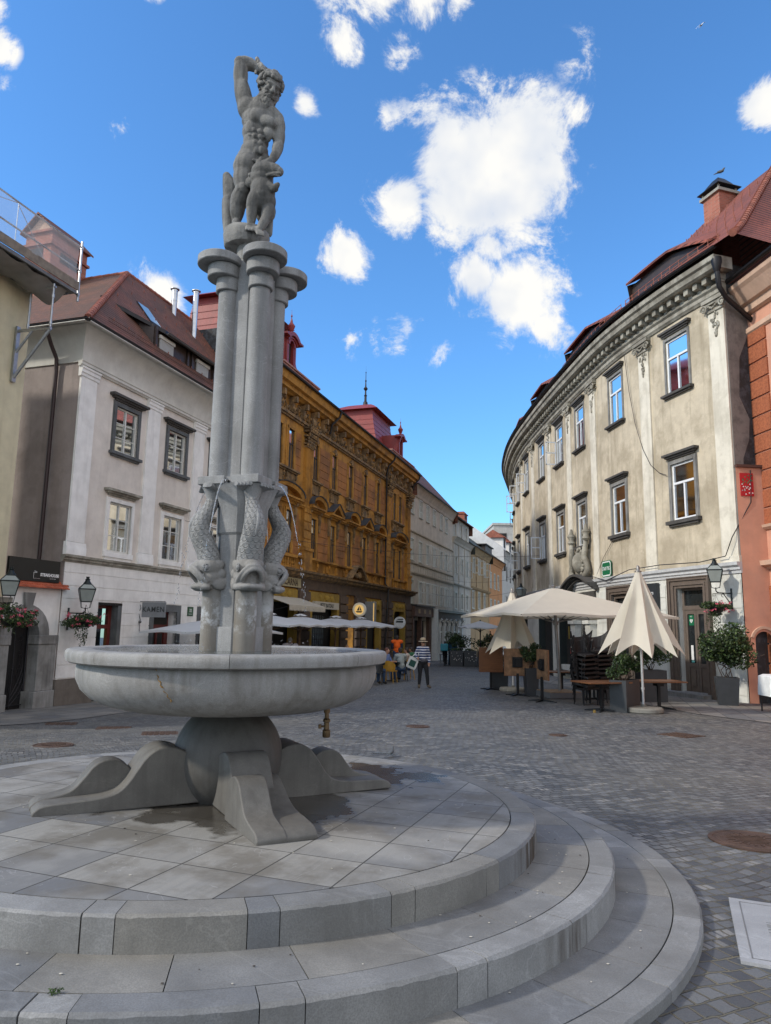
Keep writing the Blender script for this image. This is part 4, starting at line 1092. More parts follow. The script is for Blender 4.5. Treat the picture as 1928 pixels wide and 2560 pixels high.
for u in (4.1, 6.5, 8.6):
    mb = MB(); fbox(mb, L, u - .42, u + .42, 11.05, 11.72, .01, .05, 0); fbox(mb, L, u - .46, u + .46, 11.7, 11.82, .01, .09, 1)
    for k in range(10): fbox(mb, L, u - .40, u + .40, 11.10 + .06 * k, 11.145 + .06 * k, .05, .056, 0)
    mb.build('dormer_window', [SHUT, WHITEW], roof)
mb = MB(); gutterbox(mb, L, 3.75, EN, 11.9, .27); mb.build('dormer_gutter', flat('grey_zinc', (.12, .12, .125), .4, .7), roof, smooth=40)
mb = MB(); c4 = [L.pt(4.75, zf(-1.2) + .07, -1.2), L.pt(5.4, zf(-1.2) + .07, -1.2), L.pt(5.4, zf(-1.85) + .07, -1.85), L.pt(4.75, zf(-1.85) + .07, -1.85)]
mb.face(c4, 1); c5 = [p + (p - (c4[0] + c4[2]) / 2) * .14 - Vector((0, 0, .03)) for p in c4]
for i in range(4): mb.face([c4[i], c4[(i + 1) % 4], c5[(i + 1) % 4], c5[i]], 0)
skyg = flat('skylight_glass', (.25, .4, .55), .05); mb.build('skylight', [GUTTER, skyg], roof)
for u, e, zt in ((8.7, -3.0, 16.35), (9.3, -2.3, 16.45)):
    mb = MB(); p = L.pt(u, 0, e); mb.lathe([(.12, zf(e) - .2), (.12, zt - .08)], (p.x, p.y, 0), 16); mb.lathe([(.13, (zf(e) + zt) / 2), (.13, (zf(e) + zt) / 2 + .04)], (p.x, p.y, 0), 16)
    mb.lathe([(.13, zt - .1), (.13, zt - .02), (.2, zt), (.2, zt + .03), (.05, zt + .08)], (p.x, p.y, 0), 16); mb.build('flue_pipe', flat('bright_steel', (.55, .55, .55), .28, .9, .1) if u < 9 else bpy.data.materials['bright_steel'], b1, smooth=30)
fr = dict(fmat=WHITEW, bars=(.5, .98), t=.06, y=-.08, deep=.4)
topst = dict(fr, extra=[('surround', surround(.13, .05), GSTONE), ('lintel', lintel(.36, .16, .2, .2), DSTONE), ('sill', sill(.22, -.18, .16, .14), GSTONE)], curtain=[(-.9, .9, .0, .16)], cmat=flat('blind_dark', (.08, .08, .06), .8))
lowst = dict(fr, bars=(.53, 1.06), extra=[('surround', surround(.12, .05), WHITEP), ('lintel', lintel(.3, .2, .2, .2), CORN), ('sill', sill(.14, -.28, .27, .09), WHITEP)], curtain=[(-.92, -.6, .05, .95), (.35, .92, .05, .6), (-.25, -.05, .05, .95)])
for i, u in enumerate(ups):
    put_window(b1, L, u, 7.1, 1.12, 1.5, 'w1top', topst); put_window(b1, L, u, 3.86, 1.12, 1.59, 'w1low', lowst)
# ground floor openings
mb = MB(); fbox(mb, L, 2.5, 2.68, -.9, 2.18, -.35, .03, 0); fbox(mb, L, 1.55, 2.68, 2.18, 2.26, -.2, .035, 1); mb.build('shop_surround', [GSTONE, GUTTER], b1)
mb = MB(); F_ = L
fbox(mb, F_, 1.55, 1.63, -.9, 2.18, -.34, -.24); fbox(mb, F_, 2.36, 2.5, -.9, 2.18, -.34, -.22); fbox(mb, F_, 1.63, 2.36, 1.45, 1.58, -.34, -.22); fbox(mb, F_, 1.63, 2.36, 2.08, 2.18, -.34, -.24)
sw = mb.build('shop_window', REDWOOD, b1)
mb = MB(); mb.face([L.pt(1.63, -.9, -.3), L.pt(2.36, -.9, -.3), L.pt(2.36, 2.08, -.3), L.pt(1.63, 2.08, -.3)]); mb.build('pane', GLASS, sw)
mb = MB(); mb.face([L.pt(1.4, -.9, -.9), L.pt(2.9, -.9, -.9), L.pt(2.9, 2.3, -.9), L.pt(1.4, 2.3, -.9)], 0)
fbox(mb, L, 2.05, 2.35, -.9, 1.4, -.75, -.7, 1); fbox(mb, L, 1.98, 2.03, -.9, 1.4, -.66, -.62, 2); mb.build('shop_interior', [ROOM, flat('yellow_drape', (.32, .28, .06), .7), flat('lit_tube', (.8, .75, .12), .5, emit=1.2)], sw)
mb = MB(); fbox(mb, L, 4.18, 4.4, -.9, 2.05, -.1, .05); fbox(mb, L, 5.79, 6.02, -.9, 2.05, -.1, .05); fbox(mb, L, 4.18, 6.02, 2.05, 2.3, -.1, .05)
fbox(mb, L, 7.12, 7.3, -.9, 2.05, -.1, .05); fbox(mb, L, 7.12, 8.8, 2.05, 2.3, -.1, .05); mb.build('door_surround', GSTONE, b1)
mb = MB(); fbox(mb, L, 4.4, 5.79, -.9, 2.05, -.36, -.32, 0); fbox(mb, L, 4.5, 4.62, -.9, 1.5, -.32, -.27, 0); fbox(mb, L, 5.5, 5.7, -.9, 1.5, -.32, -.27, 0); fbox(mb, L, 4.4, 5.79, 1.42, 1.55, -.32, -.24, 0); fbox(mb, L, 5.0, 5.1, -.9, 1.5, -.32, -.27, 0)
fbox(mb, L, 4.66, 5.46, .2, 1.3, -.319, -.31, 1); fbox(mb, L, 4.5, 5.7, 1.6, 1.98, -.319, -.31, 1); mb.build('door', [REDWOOD, ROOM], b1)
mb = MB(); fbox(mb, L, 7.3, 8.6, -.9, 2.05, -.36, -.32, 0); fbox(mb, L, 7.5, 8.4, .2, 1.4, -.319, -.31, 1); mb.build('door', [REDWOOD, ROOM], b1)
# wall signs
SG = flat('grey_sign_enamel', (.20, .21, .22), .5); SD = flat('sign_letters_dark', (.03, .035, .035), .5); SW_ = flat('sign_white', (.75, .76, .75), .5)
GREEN = flat('sign_green', (.008, .14, .06), .4, 0, .05); DGREEN = flat('plaque_green', (.02, .06, .03), .45, 0, .1)
def upright(F, u, h, e, flip=False):           # text frame: x along wall reading left to right from the street, y up, z out
    n = F.nrm(u); z = Vector((n.x, n.y, 0)); y = Vector((0, 0, 1)); x = y.cross(z); p = F.pt(u, h, e); m = Matrix.Identity(4)
    for i in range(3): m[i][0] = x[i]; m[i][1] = y[i]; m[i][2] = z[i]; m[i][3] = p[i]
    return m
sg = empty('hanging_sign', tuple(L.pt(3.5, 1.4, .1)), 'grey rectangular shop sign reading KAMEN on a wall bracket', 'sign')
# the board stands out from the wall, facing along the street towards the square
PF = Straight(tuple(L.pt(3.62, 0, 0))[:2], N2, (-D2[0], -D2[1]))
mb = MB(); fbox(mb, PF, .12, 1.02, 1.84, 2.34, -.025, .025); mb.build('board', SG, sg)
text('lettering', 'KAMEN', SD, .25, upright(PF, .57, 2.09, .027), sg, .002, sx=.95, bold=.003, sp=1.12)
mb = MB(); mb.tube([L.pt(3.62, 2.36, 0), L.pt(3.62, 2.36, 1.0)], .012); mb.tube([L.pt(3.62, 2.3, 0), L.pt(3.62, 2.15, .06), L.pt(3.62, 2.05, .02)], .012); mb.tube([L.pt(3.62, 1.95, 0), L.pt(3.62, 1.75, .07), L.pt(3.62, 1.6, .03)], .014); mb.ball(L.pt(3.62, 1.68, .06), .05); mb.tube([L.pt(3.62, 1.6, .06), L.pt(3.62, 1.4, .06), L.pt(3.62, 1.36, .1)], .012)
mb.build('bracket', flat('aged_grey_iron', (.12, .12, .12), .6, .4), sg, smooth=40)
pq = empty('house_number_plate', tuple(L.pt(6.64, 2.1, .03)), 'small green house number plate with 32 on the white wall', 'sign')
mb = MB(); fbox(mb, L, 6.46, 6.84, 1.93, 2.27, .02, .04); fbox(mb, L, 6.49, 6.81, 1.96, 2.24, .04, .043, 1); mb.build('plate', [DGREEN, flat('plaque_green_light', (.04, .11, .05), .5)], pq)
text('number', '32', SW_, .17, upright(L, 6.65, 2.13, .044), pq, .001, bold=.004); text('street_name', 'GORNJI TRG', SW_, .045, upright(L, 6.65, 2.0, .044), pq, .001)

# ============================================================ gate wall with arch
gw = empty('gate_wall', tuple(L.pt(-1.1, gz(-9.7, 19.8))), 'white gate wall with a grey stone arch and a small red tile coping', 'wall')
ac, ar = -1.24, .56; zs_ = 1.24
def archwall(mb, F, a, b, h0, h1, cx, r, zs, e=0., m=0):
    n = 14
    for k in range(n):
        t0, t1 = math.pi * k / n, math.pi * (k + 1) / n; p0, p1 = (cx - r * math.cos(t0), zs + r * math.sin(t0)), (cx - r * math.cos(t1), zs + r * math.sin(t1))
        mb.face([F.pt(*p0, e), F.pt(*p1, e), F.pt(p1[0], h1, e), F.pt(p0[0], h1, e)], m)
    for x0, x1 in ((a, cx - r), (cx + r, b)): mb.face([F.pt(x0, h0, e), F.pt(x1, h0, e), F.pt(x1, h1, e), F.pt(x0, h1, e)], m)
mb = MB(); archwall(mb, L, -2.2, 0, -1.2, 2.65, ac, ar, zs_, -.04); mb.face([L.pt(-2.2, 2.65, -.04), L.pt(0, 2.65, -.04), L.pt(0, 2.65, -.5), L.pt(-2.2, 2.65, -.5)]); mb.build('wall', WHITEP, gw)
mb = MB()
def archring(mb, F, cx, zs, r0, r1, e0, e1, n=14, a0=0, a1=math.pi):
    rr = []
    for k in range(n + 1):
        t = a0 + (a1 - a0) * k / n; c, s = -math.cos(t), math.sin(t)
        rr.append([F.pt(cx + r0 * c, zs + r0 * s, e0), F.pt(cx + r1 * c, zs + r1 * s, e0), F.pt(cx + r1 * c, zs + r1 * s, e1), F.pt(cx + r0 * c, zs + r0 * s, e1)])
    mb.rings(rr)
archring(mb, L, ac, zs_, .5, .86, -.34, .02); mb.build('stone_arch', LSTONE, gw, smooth=30)
mb = MB(); mb.prism([L.pt(ac - .1, 1.78, .0), L.pt(ac + .06, 1.78, .0), L.pt(ac + .2, 2.42, .0), L.pt(ac - .18, 2.42, .0)], (N2[0] * .06, N2[1] * .06, 0)); mb.build('keystone', LSTONE, gw)
for u0, u1 in ((-2.12, -1.74), (-.76, -.05)):
    mb = MB(); fbox(mb, L, u0 + .02, u1 - .03, -.25, 1.02, -.34, .03); fbox(mb, L, u0 - .02, u1, 1.02, 1.27, -.36, .06); fbox(mb, L, u0 - .05, u1 + .0, -1.2, -.25, -.4, .07); o = mb.build('pillar', LSTONE, gw)
    o.modifiers.new('b', 'BEVEL').width = .015
cp = MB()
for row in range(3):
    for k in range(13):
        u = -2.15 + k * .175 + (row % 2) * .085; e = .16 - row * .11; z = 2.56 + row * .085
        cp.hexa([L.pt(u, z, e), L.pt(u + .165, z, e), L.pt(u + .165, z + .1, e - .2), L.pt(u, z + .1, e - .2), L.pt(u, z + .03, e), L.pt(u + .165, z + .03, e), L.pt(u + .165, z + .13, e - .2), L.pt(u, z + .13, e - .2)])
cp.build('tile_coping', flat('orange_clay_tile', (.42, .10, .045), .8, 0, .35, 5), gw)
gt = empty('iron_gate', tuple(L.pt(ac, gz(-9.7, 19.7), -.25)), 'dark wrought iron gate with scrolls inside the stone arch', 'gate')
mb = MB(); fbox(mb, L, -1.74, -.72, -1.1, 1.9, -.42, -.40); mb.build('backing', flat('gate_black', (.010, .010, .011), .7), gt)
mb = MB(); f_ = lambda x, z: L.pt(ac + x, z, -.34)
mb.tube([f_(0, -.85), f_(0.03, .4), f_(0, 1.7)], .014, 6); mb.tube([f_(-.46, -.6), f_(.46, -.6)], .016, 6); mb.tube([f_(.46, -.85), f_(.46, 1.5)], .02, 6); mb.tube([f_(-.46, -.85), f_(-.46, 1.5)], .02, 6)
for s_ in (-1, 1):
    for k in range(6):
        z0 = -.6 + .12 * k; P = []
        for i in range(15):
            t = i / 14; P.append(f_(s_ * (.02 + .40 * math.sin(t * 1.5) * (1 - .06 * k)), z0 + t * (.55 + .16 * k)))
        mb.tube(P, .008, 5)
        cx_, cz_ = s_ * (.30 - .02 * k), z0 + .25 + .26 * k
        mb.tube([f_(cx_ + s_ * .09 * (1 - i / 18) * math.cos(i * .7), cz_ + .09 * (1 - i / 18) * math.sin(i * .7)) for i in range(16)], .007, 5)
mb.ball(f_(.02, .35), .03); mb.build('scrollwork', flat('wrought_iron', (.035, .035, .04), .45, .6), gt, smooth=50)
sb = empty('roof_sign', tuple(L.pt(-1.05, 3.0, -.1)), 'long black sign board above the gate with small white lettering', 'sign')
mb = MB(); fbox(mb, L, -1.99, -.14, 2.74, 3.35, -.1, -.02); mb.build('board', flat('sign_black', (.008, .009, .011), .35), sb)
text('lettering', 'STEAKHOUSE', SW_, .115, upright(L, -.52, 2.93, -.015), sb, .001, bold=.006); text('script', 'The', SW_, .07, upright(L, -1.05, 3.0, -.015), sb, .001); text('tagline', 'under the castle', SW_, .035, upright(L, -.4, 2.84, -.015), sb, .001)
mb = MB(); mb.tube([L.pt(-1.12, 2.98, -.012), L.pt(-1.12, 2.82, -.012), L.pt(-.88, 2.82, -.012)], .005, 4); mb.tube([L.pt(-1.12, 2.98, -.012), L.pt(-1.0, 2.98, -.012)], .005, 4); mb.build('emblem', SW_, sb)

# ============================================================ yellow house with scaffold
b0 = empty('yellow_house', tuple(L.pt(-4, gz(-10, 17))), 'pale yellow house at the left edge, mostly cut by the frame', 'house')
mb = MB(); wall(mb, L, -8, -2.12, -1.2, 10.9, (), .0); 
S0 = Straight(tuple(L.pt(-2.12, 0))[:2], (-N2[0], -N2[1]), D2); wall(mb, S0, 0, 5, -1.2, 10.9)
fbox(mb, L, -8, -2.75, -1.2, 10.9, 0, .03); mb.build('wall', YELLOW, b0)
mb = MB(); cornice(mb, L, -8, -2.0, [(.06, 1.9), (.08, 1.95), (.14, 1.97), (.14, 2.08), (.22, 2.12), (.24, 2.25)]); mb.build('ledge', CORN, b0)
sc = empty('scaffold', tuple(L.pt(-2.6, 9.3, .5)), 'galvanised scaffold walkway with white safety netting high on the yellow house', 'scaffold')
for k, u in enumerate((-5.0, -2.55)):
    mb = MB(); mb.tube([L.pt(u, 9.38, .05), L.pt(u, 9.34, 1.16)], .045, 6); mb.tube([L.pt(u, 8.05, .05), L.pt(u, 9.3, 1.12)], .045, 6); mb.tube([L.pt(u, 8.75, .05), L.pt(u, 9.34, .55)], .035, 6)
    fbox(mb, L, u - .06, u + .06, 7.95, 9.5, .03, .09); mb.build('wall_bracket', STEEL, sc, smooth=40)
    mb = MB()
    for e in (.38, 1.13): mb.tube([L.pt(u, 9.38, e), L.pt(u, 10.6, e)], .028, 8); mb.lathe([(.04, 9.45), (.04, 9.53)], tuple(L.pt(u, 0, e)), 8); mb.lathe([(.04, 10.2), (.04, 10.3)], tuple(L.pt(u, 0, e)), 8)
    mb.tube([L.pt(u, 10.5, .2), L.pt(u, 10.5, 1.2)], .025, 8); mb.build('standard', STEEL, sc, smooth=40)
mb = MB()
for k in range(4): fbox(mb, L, -8, -1.75, 10.70, 10.78, .03 + k * .29, .29 + k * .29)
fbox(mb, L, -8, -1.72, 10.66, 10.70, 1.14, 1.2); mb.build('deck', flat('corrugated_deck', (.16, .155, .15), .6, .4), sc)
mb = MB(); fbox(mb, L, -8, -1.7, 10.80, 11.05, 1.15, 1.18); mb.build('toe_board', flat('old_wood', (.20, .165, .13), .8, 0, .3), sc)
mb = MB()
for z in (11.42, 12.12): mb.tube([L.pt(-8, z, 1.13), L.pt(-1.62, z, 1.13)], .024, 8)
for u in (-6.2, -3.95): mb.tube([L.pt(u, 10.7, 1.13), L.pt(u, 12.1, 1.13)], .01, 6)
mb.tube([L.pt(-3.95, 12.05, 1.13), L.pt(-2.9, 11.0, 1.13)], .01, 6); mb.tube([L.pt(-3.95, 12.1, 1.13), L.pt(-6.2, 11.4, 1.13)], .01, 6); mb.build('guard_rail', STEEL, sc, smooth=40)
mb = MB(); mb.tube([L.pt(-1.66, 10.5, 1.13), L.pt(-1.66, 12.3, 1.13)], .032, 8)
for z in (10.7, 11.4, 12.1): mb.lathe([(.045, z - .04), (.045, z + .04)], tuple(L.pt(-1.66, 0, 1.13)), 8)
mb.build('end_post', STEEL, sc, smooth=40)
mN, nt, bN = newmat('safety_net'); bN.inputs['Base Color'].default_value = (.7, .72, .75, 1); bN.inputs['Alpha'].default_value = .32; bN.inputs['Roughness'].default_value = .9
mb = MB()
for i in range(16):
    for j in range(6):
        P = lambda a, b: L.pt(-8 + 6.2 * a / 16, 11.02 + 1.08 * b / 6, 1.16 + .03 * math.sin(a * 1.7 + b))
        mb.face([P(i, j), P(i + 1, j), P(i + 1, j + 1), P(i, j + 1)])
mb.build('safety_net', mN, sc, smooth=60)
TARP = flat('grey_tarpaulin', (.26, .25, .235), .8, 0, .15, 3)
mb = MB(); gi = []
for i in range(25):
    row = []
    for j in range(9):
        u = -8 + 6.0 * i / 24; v = j / 8; sag = .34 * math.sin(math.pi * v) * (.6 + .4 * math.sin(u * 2.2)) + .05 * math.sin(u * 9 + v * 5)
        row.append(mb.pt(L.pt(u, 10.62 - sag * 1.0 + .03, .12 + .95 * v)))
    gi.append(row)
for i in range(24):
    for j in range(8): mb.idx((gi[i][j], gi[i + 1][j], gi[i + 1][j + 1], gi[i][j + 1]))
mb.build('tarpaulin', TARP, sc, smooth=60)
ch = empty('brick_chimney', tuple(L.pt(5.1, 15.0, -6)), 'large brick chimney with a little tiled gable roof, behind the scaffold', 'chimney')
mb = MB(); fbox(mb, L, 4.2, 6.2, 14.2, 17.05, -7.0, -5.7, 0); fbox(mb, L, 4.1, 6.3, 16.5, 16.6, -7.08, -5.62, 1); fbox(mb, L, 4.1, 6.3, 17.05, 17.15, -7.08, -5.62, 1)
fbox(mb, L, 4.7, 5.7, 16.0, 16.4, -5.72, -5.68, 2); fbox(mb, L, 4.18, 4.22, 16.0, 16.4, -6.7, -6.1, 2)
mb.prism([L.pt(4.2, 17.1, -7.0), L.pt(4.2, 17.1, -5.7), L.pt(4.2, 17.75, -6.35)], (D2[0] * 2, D2[1] * 2, 0), 3); mb.build('stack', [BRICK, RIDGE, ROOM, PINKC], ch)
mb = MB()
for s_, e in ((-1, -7.15), (1, -5.55)):
    mb.hexa([L.pt(4.0, 17.02, e), L.pt(6.4, 17.02, e), L.pt(6.4, 17.82, -6.35), L.pt(4.0, 17.82, -6.35), L.pt(4.0, 17.1, e), L.pt(6.4, 17.1, e), L.pt(6.4, 17.9, -6.35), L.pt(4.0, 17.9, -6.35)])
mb.build('roof', TILE1, ch)
# ============================================================ ochre palace
b2 = empty('ochre_palace', tuple(L.pt(24, gz(-2, 43))), 'ornate ochre palace with window hoods, carved frieze and red mansard towers', 'house')
c3 = [18.03 + 2.75 * k for k in range(5)]
pr_ = [13.5, 14.9, 33.0, 34.45]
ops = [(u - .33, u + .33, 9.35, 11.4) for u in c3 + pr_] + [(u - .33, u + .33, 5.18, 7.28) for u in c3 + pr_]
gop = [(12.2, 16.1, -2, 2.9), (17.6, 21.9, -2, 2.95), (26.6, 29.9, -2, 2.95), (32.5, 35.9, -2, 2.95), (23.2, 24.7, -2, 2.0)]
mb = MB(); wall(mb, L, 10.95, 37.5, -2, 13.2, ops + gop, depth=.4)
SB = Straight(tuple(L.pt(10.95, 0))[:2], (-N2[0], -N2[1]), (-D2[0], -D2[1])); wall(mb, SB, 0, 6, 9, 15.4, m=1)
SE = Straight(tuple(L.pt(37.5, 0))[:2], (-N2[0], -N2[1]), D2); wall(mb, SE, 0, 8, -2, 13.6, m=0)
mb.build('wall', [OCHRE, RUBBLE], b2)
# brick red panels with courses between windows
mb = MB(); edges = [(16.0 + 1.65, c3[0] - .62)] + [(c3[i] + .62, c3[i + 1] - .62) for i in range(4)] + [(c3[4] + .62, 30.7)]
for a, b in edges:
    if b - a < .15: continue
    for z0, z1, n in ((9.3, 11.4, 5), (5.15, 7.3, 5)):
        for k in range(n): h = (z1 - z0) / n; fbox(mb, L, a + .03, b - .03, z0 + k * h + .015, z0 + (k + 1) * h - .015, 0, .035)
for a, b in ((35.1, 35.7), (12.4, 12.9), (15.5, 16.1), (31.9, 32.4)):
    for z0, z1 in ((9.3, 11.4), (5.15, 7.3)):
        for k in range(5): fbox(mb, L, a, b, z0 + k * .43 + .015, z0 + k * .43 + .415, 0, .03)
mb.build('rust_panels', BRICKP, b2)
# big pilasters
for u in (11.6, 16.97, 31.3, 36.6):
    mb = MB(); fbox(mb, L, u - .42, u + .42, 7.9, 10.9, 0, .16)
    for k in range(5): fbox(mb, L, u - .36 + k * .16, u - .28 + k * .16, 8.0, 10.85, .16, .19)
    fbox(mb, L, u - .45, u + .45, 5.6, 7.9, 0, .14)
    for k in range(5): fbox(mb, L, u - .47, u + .47, 5.65 + k * .45, 6.02 + k * .45, .13, .18)
    fbox(mb, L, u - .52, u + .52, 4.3, 5.6, 0, .26); fbox(mb, L, u - .56, u + .56, 5.45, 5.6, 0, .32); mb.build('pilaster', OCHRE, b2)
    mb = MB()
    for k, (z, w_, e) in enumerate(((10.88, .44, .22), (11.05, .47, .26), (11.25, .42, .24), (11.45, .5, .34), (11.7, .56, .4), (11.85, .6, .42))):
        fbox(mb, L, u - w_, u + w_, z, z + .1, 0, e)
        for j in range(5): mb.ball(L.pt(u - w_ + 2 * w_ * j / 4, z + .12, e), (.07, .07, .09), 8)
    for j in range(4): mb.ball(L.pt(u - .2 + .13 * j, 12.3, .35), (.06, .06, .22), 8)
    mb.build('carved_capital', ORN, b2, smooth=50)
# frieze with relief, brackets, cornice, gutter
mb = MB(); fbox(mb, L, 10.95, 37.5, 12.02, 12.16, 0, .18); fbox(mb, L, 10.95, 37.5, 11.92, 12.02, 0, .1); rnd = random.Random(12)
k = 11.3
while k < 37.2:
    for j in range(9): mb.ball(L.pt(k + rnd.uniform(-.42, .42), 12.55 + rnd.uniform(-.28, .28), .03), (rnd.uniform(.04, .12), rnd.uniform(.04, .12), rnd.uniform(.04, .13)), 7)
    mb.tube([L.pt(k - .4 + .8 * t / 8, 12.35 + .25 * math.sin(t * .8), .1) for t in range(9)], .035, 5)
    fbox(mb, L, k + .48, k + .72, 12.2, 12.95, 0, .22); fbox(mb, L, k + .50, k + .70, 12.7, 13.0, .2, .42); mb.ball(L.pt(k + .6, 12.35, .24), (.09, .09, .13), 8); k += 1.375
mb.build('frieze', ORN, b2, smooth=50)
mb = MB(); cornice(mb, L, 10.95, 37.9, [(.2, 13.0), (.28, 13.06), (.45, 13.1), (.45, 13.3), (.62, 13.34), (.66, 13.55), (.7, 13.72)]); mb.build('cornice', OCHRE, b2)
mb = MB(); gutterbox(mb, L, 10.95, 37.95, 13.75, .76)
for u in (19.6, 30.45, 37.4):
    pipe(mb, [L.pt(u + .25, 13.7, .76), L.pt(u + .2, 13.4, .7), L.pt(u - .1, 12.9, .35), L.pt(u, 12.4, .2)] + ([L.pt(u, 4.6, .2), L.pt(u, 4.3, .45), L.pt(u, -1.0, .2)] if u == 30.45 else []), .06)
mb.build('gutter', GUTTER, b2, smooth=40)
mb = MB(); mb.face([L.pt(10.95, 13.7, .7), L.pt(37.6, 13.7, .7), L.pt(37.6, 15.2, -3.2), L.pt(10.95, 15.2, -3.2)]); mb.face([L.pt(10.95, 15.2, -3.2), L.pt(37.6, 15.2, -3.2), L.pt(37.6, 13, -9), L.pt(10.95, 13, -9)]); roof2 = mb.build('roof', TILE1, b2)
for a, b in ((13.0, 17.45), (31.1, 37.15)):
    mb = MB(); fbox(mb, L, a, b, 13.6, 14.28, .1, .35); fbox(mb, L, a - .05, b + .05, 14.28, 14.36, .05, .42); mb.build('parapet', PINKM, b2)
def frustum(name, a0, a1, e0, e1, z0, ti, tz, apz, parent):
    mb = MB(); rings_ = []
    for t in [k / 10 for k in range(11)]:
        cv = 1 - (1 - t) ** 1.6; z = z0 + (tz - z0) * t; i = ti * cv
        rings_.append([L.pt(a0 + i, z, e0 - i * 1.1), L.pt(a1 - i, z, e0 - i * 1.1), L.pt(a1 - i, z, e1 + i), L.pt(a0 + i, z, e1 + i)])
    mb.rings(rings_)
    for k in range(9): z = z0 + (tz - z0) * (k + 1) / 10; i = ti * (1 - (1 - (k + 1) / 10) ** 1.6) - .02; mb.rings([[L.pt(a0 + i, z + q_, e0 - i * 1.1), L.pt(a1 - i, z + q_, e0 - i * 1.1), L.pt(a1 - i, z + q_, e1 + i), L.pt(a0 + i, z + q_, e1 + i)] for q_ in (0, .03)])
    tw = mb.build(name, REDM, parent)
    i = ti - .38; A = [L.pt(a0 + i, tz, e0 - i), L.pt(a1 - i, tz, e0 - i), L.pt(a1 - i, tz, e1 + i), L.pt(a0 + i, tz, e1 + i)]
    mb = MB(); ap = L.pt((a0 + a1) / 2, apz, (e0 + e1) / 2)
    rr = [[p - Vector((0, 0, .12)) + (ap - p) * .12 for p in A], A]
    for t in (.25, .5, .75, .97): rr.append([p.lerp(ap, t) + Vector((0, 0, .25 * math.sin(math.pi * t) * (apz - tz) / 2)) for p in A])
    mb.rings(rr); mb.build('cap_roof', REDM, tw)
    mb = MB(); mb.lathe([(.22, -.1), (.16, .25), (.1, .3), (.09, .7), (.14, .75), (.07, .85), (.06, 1.15), (.18, 1.32), (.06, 1.5), (.04, 1.9), (.08, 1.97), (.03, 2.05), (.02, 2.6), (.05, 2.65), (.006, 2.75), (.004, 3.2)], tuple(ap), 8); mb.build('finial', GUTTER, tw, smooth=30)
frustum('mansard_tower', 11.1, 17.5, -.4, -5.2, 13.7, .95, 17.6, 18.8, b2); frustum('mansard_tower', 30.9, 37.3, -.4, -5.2, 13.7, .95, 17.7, 18.8, b2)
for u in (14.25, 34.1):
    dg_ = MB(); e = -.05
    for s_ in (-1, 1):
        P = [(.34, 14.3), (.34, 15.9), (.62, 15.9), (.66, 15.7), (.58, 15.45), (.62, 15.1), (.8, 14.75), (1.05, 14.55), (1.2, 14.3)]
        dg_.prism([L.pt(u + s_ * x, z, e + .12) for x, z in P], Vector((N2[0], N2[1], 0)) * -.3)
        fbox(dg_, L, u + min(s_ * .36, s_ * .52), u + max(s_ * .36, s_ * .52), 14.4, 15.8, e + .1, e + .22)
    archring(dg_, L, u, 15.55, .26, .42, e, e + .25, 12); fbox(dg_, L, u - .42, u - .26, 14.35, 15.55, e, e + .2); fbox(dg_, L, u + .26, u + .42, 14.35, 15.55, e, e + .2)
    archring(dg_, L, u, 15.25, .78, .98, e - .1, e + .4, 12, R(42), R(138)); archring(dg_, L, u, 15.25, .66, .76, e - .1, e + .3, 12, R(42), R(138))
    for s_ in (-1, 1): fbox(dg_, L, u + min(s_ * .62, s_ * .98), u + max(s_ * .62, s_ * .98), 15.84, 15.94, e - .1, e + .42)
    fbox(dg_, L, u - .6, u + .6, 14.3, 16.05, -2.6, e - .05); dg_.build('dormer', REDM, b2, smooth=35)
    mb = MB(); archring(mb, L, u, 15.5, .0, .27, e - .02, e + .04, 10); fbox(mb, L, u - .26, u + .26, 14.4, 15.5, e - .02, e + .03); mb.build('dormer_window', ROOM, b2)
    mb = MB(); p = L.pt(u, 16.2, e + .15); mb.lathe([(.12, 0), (.09, .12), (.12, .16), (.2, .42), (.14, .5), (.07, .6), (.06, .7), (.03, .8), (.02, .9), (.05, .95), (.01, 1.05), (.005, 1.3)], tuple(p), 8); mb.build('dormer_finial', REDM, b2, smooth=40)
# windows and their hoods
DW = dict(fmat=DKWOOD, y=-.04, t=.05, transom=1.32, depth=.3, mull=1, curtain=[(-.86, .86, .05, .62), (-.86, .86, .66, .95)], cmat=flat('dull_curtain', (.30, .31, .30), .9))
def casing(mb, w, h):
    for s_ in (-1, 1):
        x0, x1 = sorted((s_ * (w / 2), s_ * (w / 2 + .12))); mb.box(x0, x1, -.02, .07, 0, h + .1); x0, x1 = sorted((s_ * (w / 2 + .14), s_ * (w / 2 + .26))); mb.box(x0, x1, -.02, .045, 0, h + .1)
    mb.box(-w / 2 - .12, w / 2 + .12, -.02, .08, h, h + .13)
def crest(mb, w, h):
    mb.box(-.1, .1, .05, .16, h + .02, h + .34); mb.ball((0, .12, h + .28), (.13, .07, .1), 8)
    for s_ in (-1, 1): mb.ball((s_ * .16, .1, h + .2), (.09, .06, .07), 8); mb.ball((s_ * .3, .08, h + .16), (.06, .05, .05), 8)
def osill(mb, w, h):
    mb.box(-w / 2 - .42, w / 2 + .42, -.02, .24, -.12, -.02); mb.box(-w / 2 - .34, w / 2 + .34, -.02, .16, -.2, -.12); mb.box(-w / 2 - .25, w / 2 + .25, -.02, .07, -.75, -.2)
    for s_ in (-1, 1): mb.ball((s_ * (w / 2 + .2), .1, -.35), (.07, .08, .15), 8); mb.ball((s_ * (w / 2 + .2), .07, -.58), (.05, .06, .1), 8)
